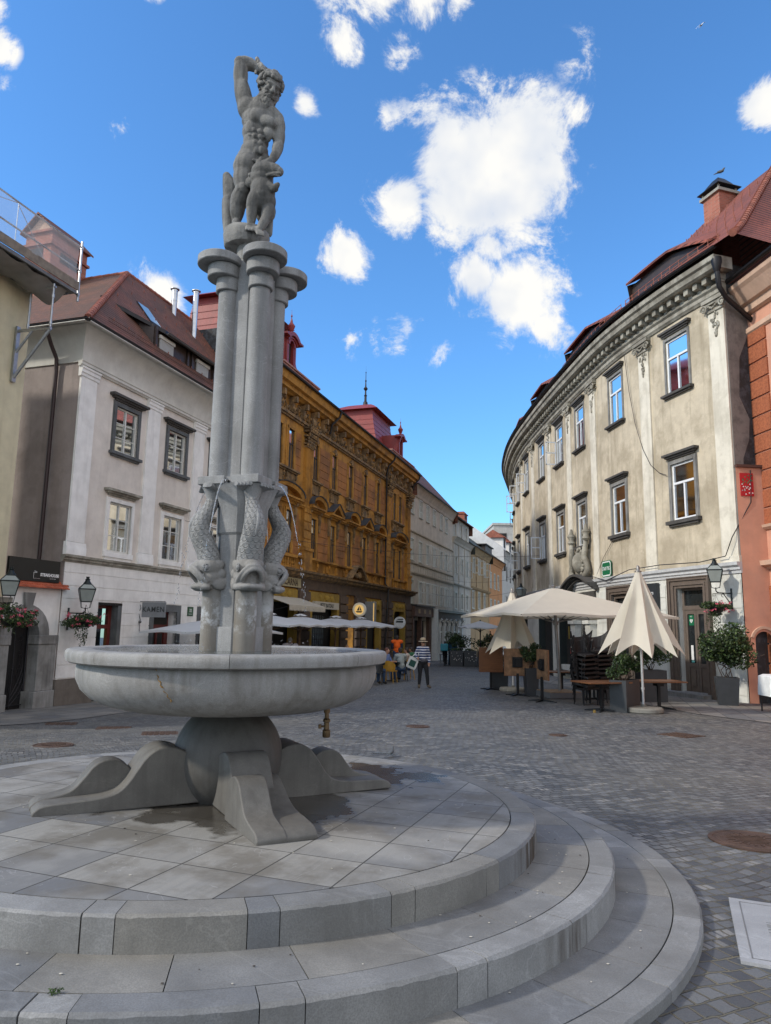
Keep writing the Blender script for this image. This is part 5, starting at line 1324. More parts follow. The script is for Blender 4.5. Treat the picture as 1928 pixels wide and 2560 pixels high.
def consoles(mb, w, h):
    for s_ in (-1, 1):
        x = s_ * (w / 2 + .36); mb.box(x - .09, x + .09, -.02, .12, h - .65, h + .5); mb.ball((x, .16, h + .38), (.09, .12, .14), 8); mb.ball((x, .12, h), (.07, .08, .3), 8); mb.ball((x, .1, h - .5), (.06, .07, .14), 8)
def ped(kind):
    def f(mb, w, h):
        W = w / 2 + .62; z = h + .5
        mb.box(-W, W, -.02, .42, z, z + .09); mb.box(-W + .06, W - .06, -.02, .3, z - .08, z)
        n = 12
        if kind == 'arc': top_ = [(W * math.cos(math.pi * k / n), z + .09 + .52 * math.sin(math.pi * k / n) ** .9) for k in range(n + 1)]
        else: top_ = [(W, z + .09), (0, z + .66), (-W, z + .09)]
        for (x0, z0), (x1, z1) in zip(top_[:-1], top_[1:]):
            mb.hexa([(x0 * .9, -.02, z0 - .1), (x0 * .9, .38, z0 - .1), (x1 * .9, .38, z1 - .1), (x1 * .9, -.02, z1 - .1), (x0, -.02, z0 + .07), (x0, .44, z0 + .07), (x1, .44, z1 + .07), (x1, -.02, z1 + .07)])
            mb.hexa([(x0, -.02, z0 + .072), (x0, .47, z0 + .072), (x1, .47, z1 + .072), (x1, -.02, z1 + .072), (x0 * 1.02, -.02, z0 + .12), (x0 * 1.02, .5, z0 + .12), (x1 * 1.02, .5, z1 + .12), (x1 * 1.02, -.02, z1 + .12)], 1)
        mb.prism([(x * .9, .02, z - .05) for x, z in top_] + [(-W * .9, .02, h + .55), (W * .9, .02, h + .55)], (0, .03, 0), 0)
    return f
def pedfill(mb, w, h):
    z = h + .6; rnd = random.Random(3)
    for k in range(16): mb.ball((rnd.uniform(-.5, .5) * (w + .3), .06, z + abs(rnd.gauss(.08, .1))), (.09, .07, .07), 7)
    mb.box(-w / 2 - .4, w / 2 + .4, -.02, .04, z, z + .3)
SLATE = flat('lead_hood', (.07, .075, .085), .6, .3, .3)
w3s = dict(DW, extra=[('casing', casing, OCHRE), ('crest', crest, ORN), ('sill', osill, ORN)])
for u in c3: put_window(b2, L, u, 9.35, .66, 2.05, 'oc3', w3s)
for u in pr_: put_window(b2, L, u, 9.35, .66, 2.05, 'oc3b', dict(DW, extra=[('casing', casing, OCHRE), ('sill', osill, ORN)]))
for i, u in enumerate(c3):
    kd = 'arc' if i % 2 == 0 else 'tri'
    put_window(b2, L, u, 5.18, .66, 2.1, 'oc2' + kd, dict(DW, extra=[('casing', casing, OCHRE), ('console', consoles, ORN), ('hood', ped(kd), [OCHRE, SLATE]), ('hood_relief', pedfill, ORN), ('sill', osill, OCHRE)]))
for u in pr_: put_window(b2, L, u, 5.18, .66, 2.1, 'oc2b', dict(DW, extra=[('casing', casing, OCHRE)]))
for u in (14.2, 33.73):
    mb = MB()
    M4 = fM(L, u, 5.18); t_ = MB(); ped('arc')(t_, 2.1, 2.15); pt2 = MB(); pedfill(pt2, 1.9, 2.15); consoles(pt2, 2.0, 2.1)
    for q_ in (t_, pt2): q_.v = [tuple(M4 @ Vector(v)) for v in q_.v]
    t_.build('wide_hood', [OCHRE, SLATE], b2); pt2.build('wide_hood_relief', ORN, b2, smooth=50)
    mb = MB(); fbox(mb, L, u - 1.35, u + 1.35, 4.95, 5.08, 0, .3); fbox(mb, L, u - 1.35, u + 1.35, 4.38, 4.5, 0, .26)
    for k in range(13):
        if k in (4, 8): fbox(mb, L, u - 1.25 + k * .208 - .07, u - 1.25 + k * .208 + .07, 4.5, 4.95, .05, .24)
        else: p = L.pt(u - 1.25 + k * .208, 4.5, .15); mb.lathe([(.05, 0), (.06, .05), (.035, .1), (.075, .2), (.04, .33), (.06, .4), (.05, .45)], tuple(p), 8)
    mb.build('balustrade', OCHRE, b2, smooth=40)
# string courses and ground floor
mb = MB(); cornice(mb, L, 10.95, 37.5, [(.12, 7.62), (.14, 7.68), (.2, 7.7), (.2, 7.76)]); cornice(mb, L, 10.95, 37.5, [(.08, 5.0), (.22, 5.04), (.24, 5.12)])
for a, b in [(c3[i] - .9, c3[i] + .9) for i in range(5)]: fbox(mb, L, a, b, 4.55, 4.9, 0, .07)
mb.build('string_course', OCHRE, b2)
mb = MB(); cornice(mb, L, 10.95, 38.0, [(.1, 4.02), (.2, 4.08), (.36, 4.12), (.38, 4.24), (.55, 4.28), (.58, 4.38)])
mb.build('shop_cornice', ORN, b2)
mb = MB(); fbox(mb, L, 10.95, 37.55, 3.5, 4.05, 0, .1, 0)
for a, b in ((16.2, 17.5), (22.0, 23.15), (24.75, 26.5), (30.0, 31.0), (31.5, 32.4), (36.0, 37.55), (10.95, 12.1)):
    fbox(mb, L, a, b, -2, 3.5, 0, .1)
    for k in range(9): fbox(mb, L, a - .04, b + .04, -1.1 + k * .5 + .04, -1.1 + k * .5 + .46, .1, .22)
mb.build('rusticated_base', BROWNR, b2)
mb = MB()
for a, b in ((17.6, 21.9), (12.2, 16.1), (26.6, 29.9), (32.5, 35.9)):
    fbox(mb, L, a - .02, a + .38, -2, 2.6, -.2, .14); fbox(mb, L, b - .38, b + .02, -2, 2.6, -.2, .14)
    fbox(mb, L, a - .02, b + .02, 2.75, 3.42, -.2, .12); archring(mb, L, a + .7, 2.45, .33, .68, -.2, .16, 6, R(0), R(90)); archring(mb, L, b - .7, 2.45, .33, .68, -.2, .16, 6, R(90), R(180)); fbox(mb, L, a + .7, b - .7, 2.77, 3.1, .1, .17)
    mb.ball(L.pt((a + b) / 2, 3.15, .16), (.22, .14, .18), 8); mb.ball(L.pt((a + b) / 2 - .8, 3.15, .16), (.16, .12, .2), 8); mb.ball(L.pt((a + b) / 2 + .8, 3.15, .16), (.16, .12, .2), 8)
mb.build('shop_arch', DGOLD, b2, smooth=40)
mb = MB()
for a, b in ((12.2, 16.1), (17.6, 21.9), (26.6, 29.9), (32.5, 35.9)): mb.face([L.pt(a - .5, -2, -.39), L.pt(b + .5, -2, -.39), L.pt(b + .5, 3.2, -.39), L.pt(a - .5, 3.2, -.39)])
mb.build('shop_interior', ROOM, b2)
GRID = flat('shop_grid_glass', (.12, .15, .17), .25, 0, .3)
mb = MB()
for a, b in ((18.1, 20.9), (32.9, 35.4)):
    fbox(mb, L, a, b, -1.5, 2.2, -.42, -.38, 0)
    for k in range(12): fbox(mb, L, a, b, -1.2 + k * .3, -1.17 + k * .3, -.38, -.36, 1)
    k = a
    while k < b: fbox(mb, L, k, k + .03, -1.5, 2.2, -.38, -.36, 1); k += .3
mb.build('shop_front', [GRID, GUTTER], b2)
mb = MB(); M4 = fM(L, 24.4, 4.35)
t_ = MB(); n = 16
for k in range(n):
    x0, x1 = -1.5 + 3 * k / n, -1.5 + 3 * (k + 1) / n; zf_ = lambda x: .85 * max(0, math.cos(x * 1.05)) ** 1.3
    t_.hexa([(x0, 0, zf_(x0)), (x0, .5, zf_(x0)), (x1, .5, zf_(x1)), (x1, 0, zf_(x1)), (x0, 0, zf_(x0) + .14), (x0, .55, zf_(x0) + .14), (x1, .55, zf_(x1) + .14), (x1, 0, zf_(x1) + .14)])
for k in range(12): t_.ball((random.Random(k).uniform(-.7, .7), .3, .3 + .2 * random.Random(k + 50).random()), (.16, .12, .14), 8)
t_.v = [tuple(M4 @ Vector(v)) for v in t_.v]; t_.build('portal_pediment', ORN, b2, smooth=40)
# shop signs on the palace
s1 = empty('fascia_sign', tuple(L.pt(14.6, 3.75, .12)), 'cream fascia reading PEKARNA SLASCICARNA over the first shop of the ochre palace', 'sign')
mb = MB(); fbox(mb, L, 12.3, 16.45, 3.52, 3.98, .1, .13); mb.build('board', flat('cream_sign', (.42, .36, .22), .6), s1)
text('lettering', 'SLAŠČIČARNA', flat('brown_letters', (.06, .035, .02), .6), .46, upright(L, 14.6, 3.74, .135), s1, .003, sx=.95, bold=.01, sp=1.05)
AWN = flat('cream_awning', (.50, .45, .36), .8, 0, .06)
aw = empty('awning', tuple(L.pt(15, 2.9, .2)), 'cream shop awning with scalloped edge pulled out beside the column', 'awning')
mb = MB(); mb.face([L.pt(12.0, 3.0, .2), L.pt(16.2, 3.0, .2), L.pt(16.2, 2.55, 1.6), L.pt(12.0, 2.55, 1.6)])
for k in range(28): mb.face([L.pt(12 + k * .15, 2.55, 1.6), L.pt(12.15 + k * .15, 2.55, 1.6), L.pt(12.14 + k * .15, 2.33, 1.6), L.pt(12.075 + k * .15, 2.28, 1.6), L.pt(12.01 + k * .15, 2.33, 1.6)])
mb.build('canvas', AWN, aw); mb = MB(); mb.tube([L.pt(12.3, 2.2, .15), L.pt(12.3, 2.5, 1.5)], .02); mb.tube([L.pt(15.9, 2.2, .15), L.pt(15.9, 2.5, 1.5)], .02); mb.build('frame', GUTTER, aw)
a2 = empty('awning', tuple(L.pt(19.7, 2.8, .2)), 'rolled pale awning reading PETIT BATEAU over the gridded shop window', 'awning')
mb = MB(); fbox(mb, L, 17.9, 21.3, 2.55, 2.92, .1, .35); mb.build('canvas', AWN, a2); text('lettering', 'PETIT BATEAU', SD, .3, upright(L, 19.5, 2.72, .355), a2, .003, bold=.006)
PF2 = Straight(tuple(L.pt(23.4, 0))[:2], N2, (-D2[0], -D2[1]))
def disc_sign(name, label, F, u, z, r, bodym, facem, grp=None):
    o = empty(name, tuple(F.pt(u, z, 0)), label, 'sign', grp); m4 = upright(F, u, z, 0); mb = MB()
    mb.lathe([(r - .02, -.07), (r, -.06), (r, .06), (r - .02, .07)], n=40, mat=m4); mb.build('disc', bodym, o, smooth=40)
    mb = MB(); mb.lathe([(r * .98, .071), (r * .98, .075)], n=40, mat=m4); mb.build('face', facem, o)
    mb = MB(); mb.tube([m4 @ Vector((-1.0, 0, 0)), m4 @ Vector((-r, 0, 0))], .02); mb.build('bracket', GUTTER, o); return o, m4
LITW = flat('lit_sign_white', (.62, .54, .40), .5, emit=.10); LITG = flat('lit_sign_gold', (.8, .5, .16), .5, emit=.3)
o, m4 = disc_sign('round_sign', 'round lit cream sign with a small gold sailing boat on the ochre palace', PF2, .85, 2.62, .42, SW_, LITW)
mb = MB(); mb.lathe([(.29, .076), (.29, .082)], n=32, mat=m4); mb.build('gold_ring', LITG, o)
mb = MB(); Q = lambda x, y: m4 @ Vector((x, y, .084)); mb.face([Q(-.22, -.08), Q(.22, -.08), Q(.14, -.17), Q(-.14, -.17)]); mb.face([Q(.02, -.05), Q(.02, .24), Q(-.15, -.05)]); mb.face([Q(.05, -.05), Q(.05, .2), Q(.17, -.05)]); mb.build('boat', SD, o)
text('lettering', 'PETIT BATEAU', SD, .085, m4 @ Matrix.Translation((0, -.36, .08)), o, .001)
PF3 = Straight(tuple(L.pt(32.3, 0))[:2], N2, (-D2[0], -D2[1]))
o, m4 = disc_sign('round_sign', 'round white sign with a dark half dome emblem, farther along the ochre palace', PF3, .75, 1.95, .42, SW_, SW_)
mb = MB(); 
for k, r_ in enumerate((.27, .2, .13)):
    A = [m4 @ Vector((-.27 + r_ * 0 + r_ * (1 - math.cos(t)), .0 + r_ * math.sin(t), .08 + .002 * k)) for t in [math.pi / 2 * j / 6 for j in range(7)]]
    mb.face([m4 @ Vector((-.27, .0, .08 + .002 * k))] + A + [m4 @ Vector((.27, r_ * 1.0, .08 + .002 * k)), m4 @ Vector((.27, 0, .08 + .002 * k))], k % 2)
mb.build('emblem', [SD, SW_], o); text('lettering', 'SUPERGA', SD, .1, m4 @ Matrix.Translation((0, -.15, .08)), o, .001) if 0 else text('lettering', 'TRGOVINA', SD, .09, m4 @ Matrix.Translation((0, -.15, .08)), o, .001) if 0 else None
mb = MB(); PFb = Straight(tuple(L.pt(26.2, 0))[:2], N2, (-D2[0], -D2[1])); fbox(mb, PFb, .25, .95, 1.7, 3.2, -.08, .08, 0); fbox(mb, PFb, .8, .86, 1.8, 3.1, .08, .085, 1)
o = mb.build('blade_sign', [flat('grey_panel', (.25, .25, .24), .5), LITG]); tag(o, 'tall grey blade sign with thin gold lettering beside the palace doorway', 'sign')

# ============================================================ farther houses on the left of the street
PALEF = plaster('greige_plaster', (.58, .51, .42), (.25, .21, .17), .3, .25); PALE2 = plaster('greyish_stucco', (.52, .47, .40), (.2, .18, .15), .35, .35)
TAN = plaster('tan_plaster', (.38, .26, .13), (.15, .1, .06), .4, .4); ORNG = plaster('orange_plaster', (.50, .235, .09), (.2, .1, .05), .35, .3); OFF6 = plaster('offwhite_stucco', (.5, .49, .46), (.25, .23, .2), .3, .3)
def roofslope(name, a, b, ze, k, out, back, mat, parent):
    mb = MB(); zr = ze + (back + out) * k
    mb.face([L.pt(a, ze, out), L.pt(b, ze, out), L.pt(b, zr, -back), L.pt(a, zr, -back)]); mb.face([L.pt(a, zr, -back), L.pt(b, zr, -back), L.pt(b, ze - 1, -back * 2.2), L.pt(a, ze - 1, -back * 2.2)])
    mb.face([L.pt(a, ze, out), L.pt(a, zr, -back), L.pt(a, ze - 1, -back * 2.2), L.pt(a, ze - 1, out)]); mb.face([L.pt(b, ze, out), L.pt(b, zr, -back), L.pt(b, ze - 1, -back * 2.2), L.pt(b, ze - 1, out)])
    r_ = mb.build(name, mat, parent); mb = MB(); gutterbox(mb, L, a, b, ze, out + .05); mb.build('gutter', GUTTER, parent, smooth=40); return r_
def farhouse(name, label, a, b, ztop, wmat, rows, eav, roofk, roofmat, base=-3.2, hoods=None, pil=None, out=.55, rback=4.2, gtop=3.3, gops=()):
    h = empty(name, tuple(L.pt((a + b) / 2, gz(*tuple(L.pt((a + b) / 2, 0))[:2]))), label, 'house')
    ops = [(u - w / 2, u + w / 2, z, z + hh) for us, z, hh, w, st, ky in rows for u in us]
    mb = MB(); wall(mb, L, a, b, base, ztop, ops + list(gops), depth=.22); S = Straight(tuple(L.pt(a, 0))[:2], (-N2[0], -N2[1]), (-D2[0], -D2[1])); wall(mb, S, 0, 8, 3, ztop)
    mb.build('wall', wmat, h)
    if gops:
        mb = MB()
        for g_ in gops: mb.face([L.pt(g_[0] - .3, g_[2], -.21), L.pt(g_[1] + .3, g_[2], -.21), L.pt(g_[1] + .3, g_[3] + .3, -.21), L.pt(g_[0] - .3, g_[3] + .3, -.21)])
        mb.build('shop_interior', ROOM, h)
    for us, z, hh, w, st, ky in rows:
        for u in us: put_window(h, L, u, z, w, hh, ky, st)
    mb = MB(); cornice(mb, L, a, b, [(.04, ztop - .35), (.1, ztop - .3), (.16, ztop - .1), (out * .8, eav - .12), (out, eav - .05)]); mb.build('eaves_cornice', wmat, h)
    if roofk: roofslope('roof', a, b, eav, roofk, out, rback, roofmat, h)
    if pil:
        for u in pil:
            mb = MB(); fbox(mb, L, u - .17, u + .17, gtop + .1, ztop - .35, 0, .07); mb.build('pilaster', wmat, h)
    return h
ws = dict(fmat=WHITEW, y=-.06, t=.07, transom=None, bars=(.5, 1.0), deep=.3)
def leafs(mb, w, h):        # opened outer casements
    for s_ in (-1, 1):
        x = s_ * w / 2
        for z in (0, h * .5, h - .05): mb.box(x - .015, x + .015, .0, w / 2, z, z + .05)
        mb.box(x - .015, x + .015, w / 2 - .05, w / 2, 0, h); mb.box(x - .015, x + .015, 0, .05, 0, h)
plain = dict(ws, extra=[('surround', surround(.1, .04), CREAMW), ('sill', sill(.1, -.1, .1, .1), CREAMW)])
opened = dict(ws, extra=[('surround', surround(.1, .04), CREAMW), ('open_casement', leafs, WHITEW)])
U2 = [38.05, 40.75, 43.2, 45.65, 48.4, 50.6]
h2_ = farhouse('greige_house', 'long greige house with three rows of white windows beyond the ochre palace', 37.55, 53.6, 12.6, PALEF,
    [(U2, 10.75, 1.4, 1.0, plain, 'f3'), ([U2[0], U2[1]], 7.0, 1.66, 1.0, plain, 'f2'), (U2[2:], 7.0, 1.66, 1.0, opened, 'f2o'), ([U2[0]], 3.55, 1.8, 1.0, plain, 'f1'), (U2[1:], 3.55, 1.8, 1.0, opened, 'f1o')],
    13.1, 1.1, TILE1, gops=[(38.2, 42.8, -3, 2.2)])
mb = MB(); cornice(mb, L, 37.55, 53.6, [(.06, 6.68), (.12, 6.72), (.14, 6.8)]); cornice(mb, L, 37.55, 53.6, [(.06, 5.85), (.12, 5.9), (.16, 5.98)]); cornice(mb, L, 37.55, 53.6, [(.06, 9.2), (.12, 9.25), (.14, 9.33)])
for k in range(20): fbox(mb, L, 37.8 + k * .79, 38.4 + k * .79, 6.08, 6.6, 0, .03)
mb.build('string_course', PALEF, h2_)
mb = MB(); fbox(mb, L, 37.6, 43.7, 2.5, 3.3, 0, .45, 0); fbox(mb, L, 37.6, 43.8, 3.3, 3.42, 0, .6, 1); fbox(mb, L, 37.6, 38.0, -2, 2.5, 0, .3, 0); fbox(mb, L, 40.2, 40.4, -2, 2.5, -.1, .3, 0); fbox(mb, L, 42.9, 43.6, -2, 2.5, 0, .3, 0); fbox(mb, L, 38.0, 40.2, -2, -.6, -.1, .3, 0)
for u in (38.9, 40.7, 42.4): fbox(mb, L, u - .3, u + .3, 2.75, 3.1, .45, .47, 2)
mb.build('wooden_shop_front', [flat('carved_brown_wood', (.10, .05, .032), .55, 0, .3), GUTTER, flat('dull_gold', (.3, .2, .09), .5)], h2_)
mb = MB(); fbox(mb, L, 43.9, 44.3, -2, 3.25, 0, .75, 0); fbox(mb, L, 44.3, 56.4, 2.3, 3.0, .3, .5, 1); fbox(mb, L, 44.3, 56.6, 3.0, 3.2, 0, .8, 2); fbox(mb, L, 44.3, 56, -2, -.6, 0, .55, 0)
for u in (45.6, 47.6, 49.6, 51.6, 53.6, 55.6):
    fbox(mb, L, u - .13, u + .13, -.7, 1.8, .35, .6, 0); archring(mb, L, u + .01, 1.9, .0, .01, 0, .01) if 0 else mb.tube([L.pt(u, 1.75, .48), L.pt(u, 2.05, .5), L.pt(u, 2.25, .62), L.pt(u, 2.4, .8)], .09, 6)
fbox(mb, L, 44.3, 56, 1.2, 1.3, .3, .4, 0); mb.face([L.pt(44.3, -.6, .2), L.pt(56, -.6, .2), L.pt(56, 2.3, .2), L.pt(44.3, 2.3, .2)], 3)
mb.build('white_shop_front', [WHITEW, flat('brown_board', (.14, .085, .05), .7, 0, .3), GUTTER, flat('shop_glass', (.05, .055, .06), .1)], h2_)
h3_ = farhouse('narrow_stucco_house', 'narrow grey stucco house with an attic storey and a brick chimney', 53.6, 63.3, 10.5, PALE2,
    [([55.2, 58.3, 61.2], 7.1, 1.75, 1.05, opened, 'g2o'), ([55.2, 58.3, 61.2], 3.55, 1.65, 1.05, plain, 'g1')], 10.85, 0, TILE1, out=.5, pil=(53.9, 56.75, 59.75, 63.0))
mb = MB(); wall(mb, L, 53.9, 62.9, 10.6, 13.0, [(54.7, 55.8, 10.95, 12.7), (57.8, 58.9, 10.95, 12.7), (60.6, 61.7, 10.95, 12.7)], e=-.1); mb.build('attic_wall', PALE2, h3_)
for u in (55.25, 58.35, 61.15): put_window(h3_, L, u, 10.95, 1.1, 1.75, 'g3', plain, -.1)
roofslope('roof', 53.6, 63.4, 13.0, .5, .25, 5, TILE1, h3_)
mb = MB(); cornice(mb, L, 53.6, 63.3, [(.06, 5.9), (.2, 6.0), (.24, 6.1)]); mb.build('string_course', PALE2, h3_)
mb = MB(); fbox(mb, L, 61.3, 63.0, 12.9, 14.3, -1.5, -.3, 0); fbox(mb, L, 61.2, 63.1, 14.3, 14.4, -1.6, -.2, 1); fbox(mb, L, 61.5, 62.8, 14.4, 14.6, -1.4, -.4, 1); fbox(mb, L, 61.7, 62.6, 13.8, 14.2, -.31, -.28, 2); mb.build('chimney', [BRICK, RIDGE, ROOM], h3_)
h4_ = farhouse('tan_house', 'tan two storey street house with pilasters and a dark roof', 63.3, 76.2, 10.4, TAN,
    [([65.4, 68.9, 72.9], 7.95, 1.75, 1.3, opened, 't2o'), ([64.8, 68.7, 72.6], 3.9, 1.95, 1.3, plain, 't1')], 10.9, .75, flat('mossy_dark_roof', (.05, .055, .045), .9, 0, .3, 2), pil=(63.6, 67, 71, 75.8), rback=5)
mb = MB(); fbox(mb, L, 66, 70, -2, 2.6, 0, .02); cornice(mb, L, 63.3, 76.2, [(.1, 6.0), (.2, 6.1), (.3, 6.3)]); mb.build('string_course', TAN, h4_)
h5_ = farhouse('orange_house', 'small orange street house with paired white framed windows', 76.2, 88, 10.5, ORNG, [([77.6, 81.0, 84.2], 6.95, 2.0, 1.4, plain, 'o2'), ([77.6, 81.0, 84.2], 3.9, 1.5, 1.4, plain, 'o1')], 10.95, .75, bpy.data.materials['mossy_dark_roof'], rback=5)
mb = MB(); p = L.pt(80, 0, 0); fbox(mb, L, 77.2, 82.6, 11.2, 12.6, -1.2, -.6, 0); fbox(mb, L, 76.9, 82.9, 12.6, 12.75, -3, -.4, 1); mb.build('dormer', [DKWOOD, GUTTER], h5_)
h6_ = farhouse('pale_end_house', 'tall off-white house with red tiled dormers closing the street', 88, 112, 12.4, OFF6, [([93, 97.2, 101.5, 106], 8.7, 2.3, 1.5, dict(ws, fmat=flat('grey_frame', (.2, .2, .2), .5)), 'p2'), ([93, 97.2, 101.5, 106], 4.2, 2.3, 1.5, dict(ws, fmat=bpy.data.materials['grey_frame']), 'p1')], 12.97, .75, flat('grey_slate', (.13, .13, .14), .7), rback=5)
mb = MB(); SG6 = Straight(tuple(L.pt(87.95, 0))[:2], (-N2[0], -N2[1]), (-D2[0], -D2[1])); mb.face([SG6.pt(-.3, 10, 0), SG6.pt(7, 10, 0), SG6.pt(7, 18.4, 0), SG6.pt(4.8, 17.05, 0), SG6.pt(-.3, 13.4, 0)]); mb.build('gable_wall', plaster('white_gable', (.62, .63, .64), (.4, .4, .4), .1, .1), h6_)
for u in (93, 99.5):
    mb = MB(); fbox(mb, L, u - 1.6, u + 1.6, 13.6, 15.4, -3.0, -.3, 0); fbox(mb, L, u - .7, u + .7, 13.9, 15.1, -.31, -.27, 2); mb.hexa([L.pt(u - 2, 15.2, .15), L.pt(u + 2, 15.2, .15), L.pt(u + 2, 16.4, -1.8), L.pt(u - 2, 16.4, -1.8), L.pt(u - 2, 15.35, .15), L.pt(u + 2, 15.35, .15), L.pt(u + 2, 16.55, -1.8), L.pt(u - 2, 16.55, -1.8)], 1)
    mb.face([L.pt(u - 2, 15.3, .1), L.pt(u - 2, 16.5, -1.8), L.pt(u - 2, 15.3, -3.4)], 1); mb.face([L.pt(u - 2, 16.5, -1.8), L.pt(u + 2, 16.5, -1.8), L.pt(u + 2, 15.3, -3.5), L.pt(u - 2, 15.3, -3.5)], 1); mb.build('dormer', [WHITEP, RIDGE, ROOM], h6_)
# block closing the view at the street's end
h7 = empty('distant_building', (32, 128, -3), 'distant pale building with a flat roof rising behind the dormers', 'house')
mb = MB(); mb.box(20, 60, 131, 150, -3, 20.5); mb.box(19.8, 60, 130.8, 150, 20.5, 20.9); mb.build('wall', OFF6, h7)
mb = MB()
for k in range(8):
    for z in (4, 8.5, 13, 17): mb.box(21 + k * 3, 22.4 + k * 3, 130.93, 130.97, z, z + 2)
tag(mb.build('windows', ROOM, h7), kind='stuff')

# ============================================================ curved beige palace on the right
RC = Curved([(10.95, 21.1), (10.2, 23.4), (9.6, 25.8), (9.2, 28.2), (8.95, 31.5), (8.75, 35.5), (8.65, 39.5), (8.65, 43.5), (8.95, 48), (9.7, 53.5), (11.2, 60), (14.6, 74)])
b3 = empty('curved_beige_palace', (10.5, 26, gz(10, 26)), 'long curved beige palace with peeling plaster, cream pilasters and dark eaves', 'house')
UE = RC.u[-1] - .3
WU = [2.84, 7.0, 11.2, 14.45, 18.1, 22.2, 26.0, 29.8, 33.6, 37.4, 41.2, 45, 48.8]
W_, HT_ = 1.17, 1.96
ops = [(u - W_ / 2, u + W_ / 2, 9.9, 9.9 + HT_) for u in WU] + [(u - W_ / 2, u + W_ / 2, 5.4, 5.4 + HT_) for u in WU]
gop = [(2.16, 3.47, -1.2, 3.1), (6.5, 8.15, -.2, 3.1), (13.0, 15.1, -.02, 2.6), (16.5, 19.4, -1.5, 2.7), (22.5, 25.5, -1.5, 2.6), (28, 31, -1.5, 2.6), (34, 37, -1.5, 2.6)]
mb = MB(); U0 = .56; wall(mb, RC, U0, UE, 3.7, 12.5, ops, depth=.16, m=0); wall(mb, RC, U0, UE, -2, 3.7, gop, depth=.35, m=1); wall(mb, RC, U0 - .02, UE, 12.4, 13.5, (), .02, m=2)
_, t0 = RC.loc(0.56); tn = Vector((-t0.y, t0.x)); SRc = Straight(RC.pt(.56, 0)[:2], (-tn.x, -tn.y), (-t0.x, -t0.y))
wall(mb, SRc, 0, 9, -2, 13.5, (), m=3); mb.build('wall', [BEIGE, GREYW, CORN, RUBBLE], b3, smooth=20)
mb = MB()       # patches of render left on the rubble side wall
for P in ([(0, 3.7), (.62, 3.8), (.55, 4.9), (.28, 5.7), (.35, 7.0), (.62, 7.6), (.7, 8.3), (.35, 9.0), (.45, 10.3), (.9, 11.2), (.9, 12.4), (0, 12.4)],):
    mb.prism([SRc.pt(x, z, .0) for x, z in P], Vector((-t0.x, -t0.y, 0)) * .03)
mb.build('render_patch', plaster('old_grey_render', (.24, .235, .22), (.1, .1, .1), .6, .4, scale=2, bump=.6), b3)
bands(mb := MB(), RC, .58, UE, [(-1.5 + .43 * k, -1.07 + .43 * k) for k in range(11)], gop + [(1.75, 4.05, -3, 3.6), (6.2, 8.5, -3, 3.6), (9.5, 12.3, -3, 3.6), (12.7, 15.4, -.3, 2.8), (16.2, 19.6, -3, 3)], .025, .018)
mb.build('ground_floor_courses', GREYW, b3)
mb = MB(); cornice(mb, RC, .5, UE, [(.04, 3.42), (.05, 3.5), (.10, 3.53), (.10, 3.6), (.18, 3.66), (.2, 3.76)]); mb.build('ledge', flat('white_ledge', (.55, .56, .57), .6, 0, .12), b3)
PU = [.88, 4.73, 9.38, 12.75, 16.3, 20.2, 24.1, 27.9, 31.7, 35.5, 39.3, 43.1, 46.9]
for i, u in enumerate(PU):
    mb = MB(); fbox(mb, RC, u - .33, u + .33, 3.95, 12.0, -.02, .06); fbox(mb, RC, u - .38, u + .38, 3.76, 3.95, -.02, .09); mb.build('pilaster', CREAMP, b3)
    mb = MB(); rnd = random.Random(i)
    fbox(mb, RC, u - .36, u + .36, 11.95, 12.02, 0, .11); fbox(mb, RC, u - .46, u + .46, 12.28, 12.4, 0, .2); fbox(mb, RC, u - .42, u + .42, 12.2, 12.28, 0, .15)
    for s_ in (-1, 1):
        P = []
        for k in range(22):
            t = k * .42; r_ = .15 * (1 - k / 26); P.append(RC.pt(u + s_ * (.38 + r_ * math.cos(t)), 12.1 + r_ * math.sin(t), .17))
        mb.tube(P, .03, 6); mb.ball(RC.pt(u + s_ * .38, 12.1, .15), .06, 8)
    for k in range(9): mb.ball(RC.pt(u - .28 + .07 * k, 12.12 + .05 * math.sin(k), .12), .05, 7)
    for k in range(30):
        t = rnd.random(); mb.ball(RC.pt(u + rnd.uniform(-.26, .26) * (1 - t), 11.9 - t * .85, .07), (.045, .045, .06), 6)
    mb.build('carved_capital', CORN, b3, smooth=50)
mb = MB(); cornice(mb, RC, .46, UE, [(.05, 12.42), (.08, 12.46), (.12, 12.5), (.12, 12.62), (.2, 12.68), (.22, 12.75)])
cornice(mb, RC, .15, UE, [(.5, 13.05), (.58, 13.1), (.62, 13.25), (.7, 13.3), (.72, 13.45)]); mb.build('cornice', CORN, b3)
mb = MB(); k = .42
while k < UE - .5:
    fbox(mb, RC, k, k + .2, 12.84, 13.04, .0, .40); fbox(mb, RC, k + .02, k + .18, 12.76, 12.84, .0, .22); k += .42
o = mb.build('modillions', CORN, b3); o['kind'] = 'stuff'
mb = MB(); gutterbox(mb, RC, .0, UE, 13.62, .78)
mb.lathe([(.06, 12.85), (.09, 12.9), (.16, 13.2), (.16, 13.35)], tuple(SRc.pt(-.55, 0, .35)), 12)
pipe(mb, [SRc.pt(-.55, 12.9, .35), SRc.pt(-.5, 12.4, .35), SRc.pt(-.2, 12.1, .3), SRc.pt(1.0, 11.5, .2)], .08)
mb.build('gutter', GUTTER, b3, smooth=40)
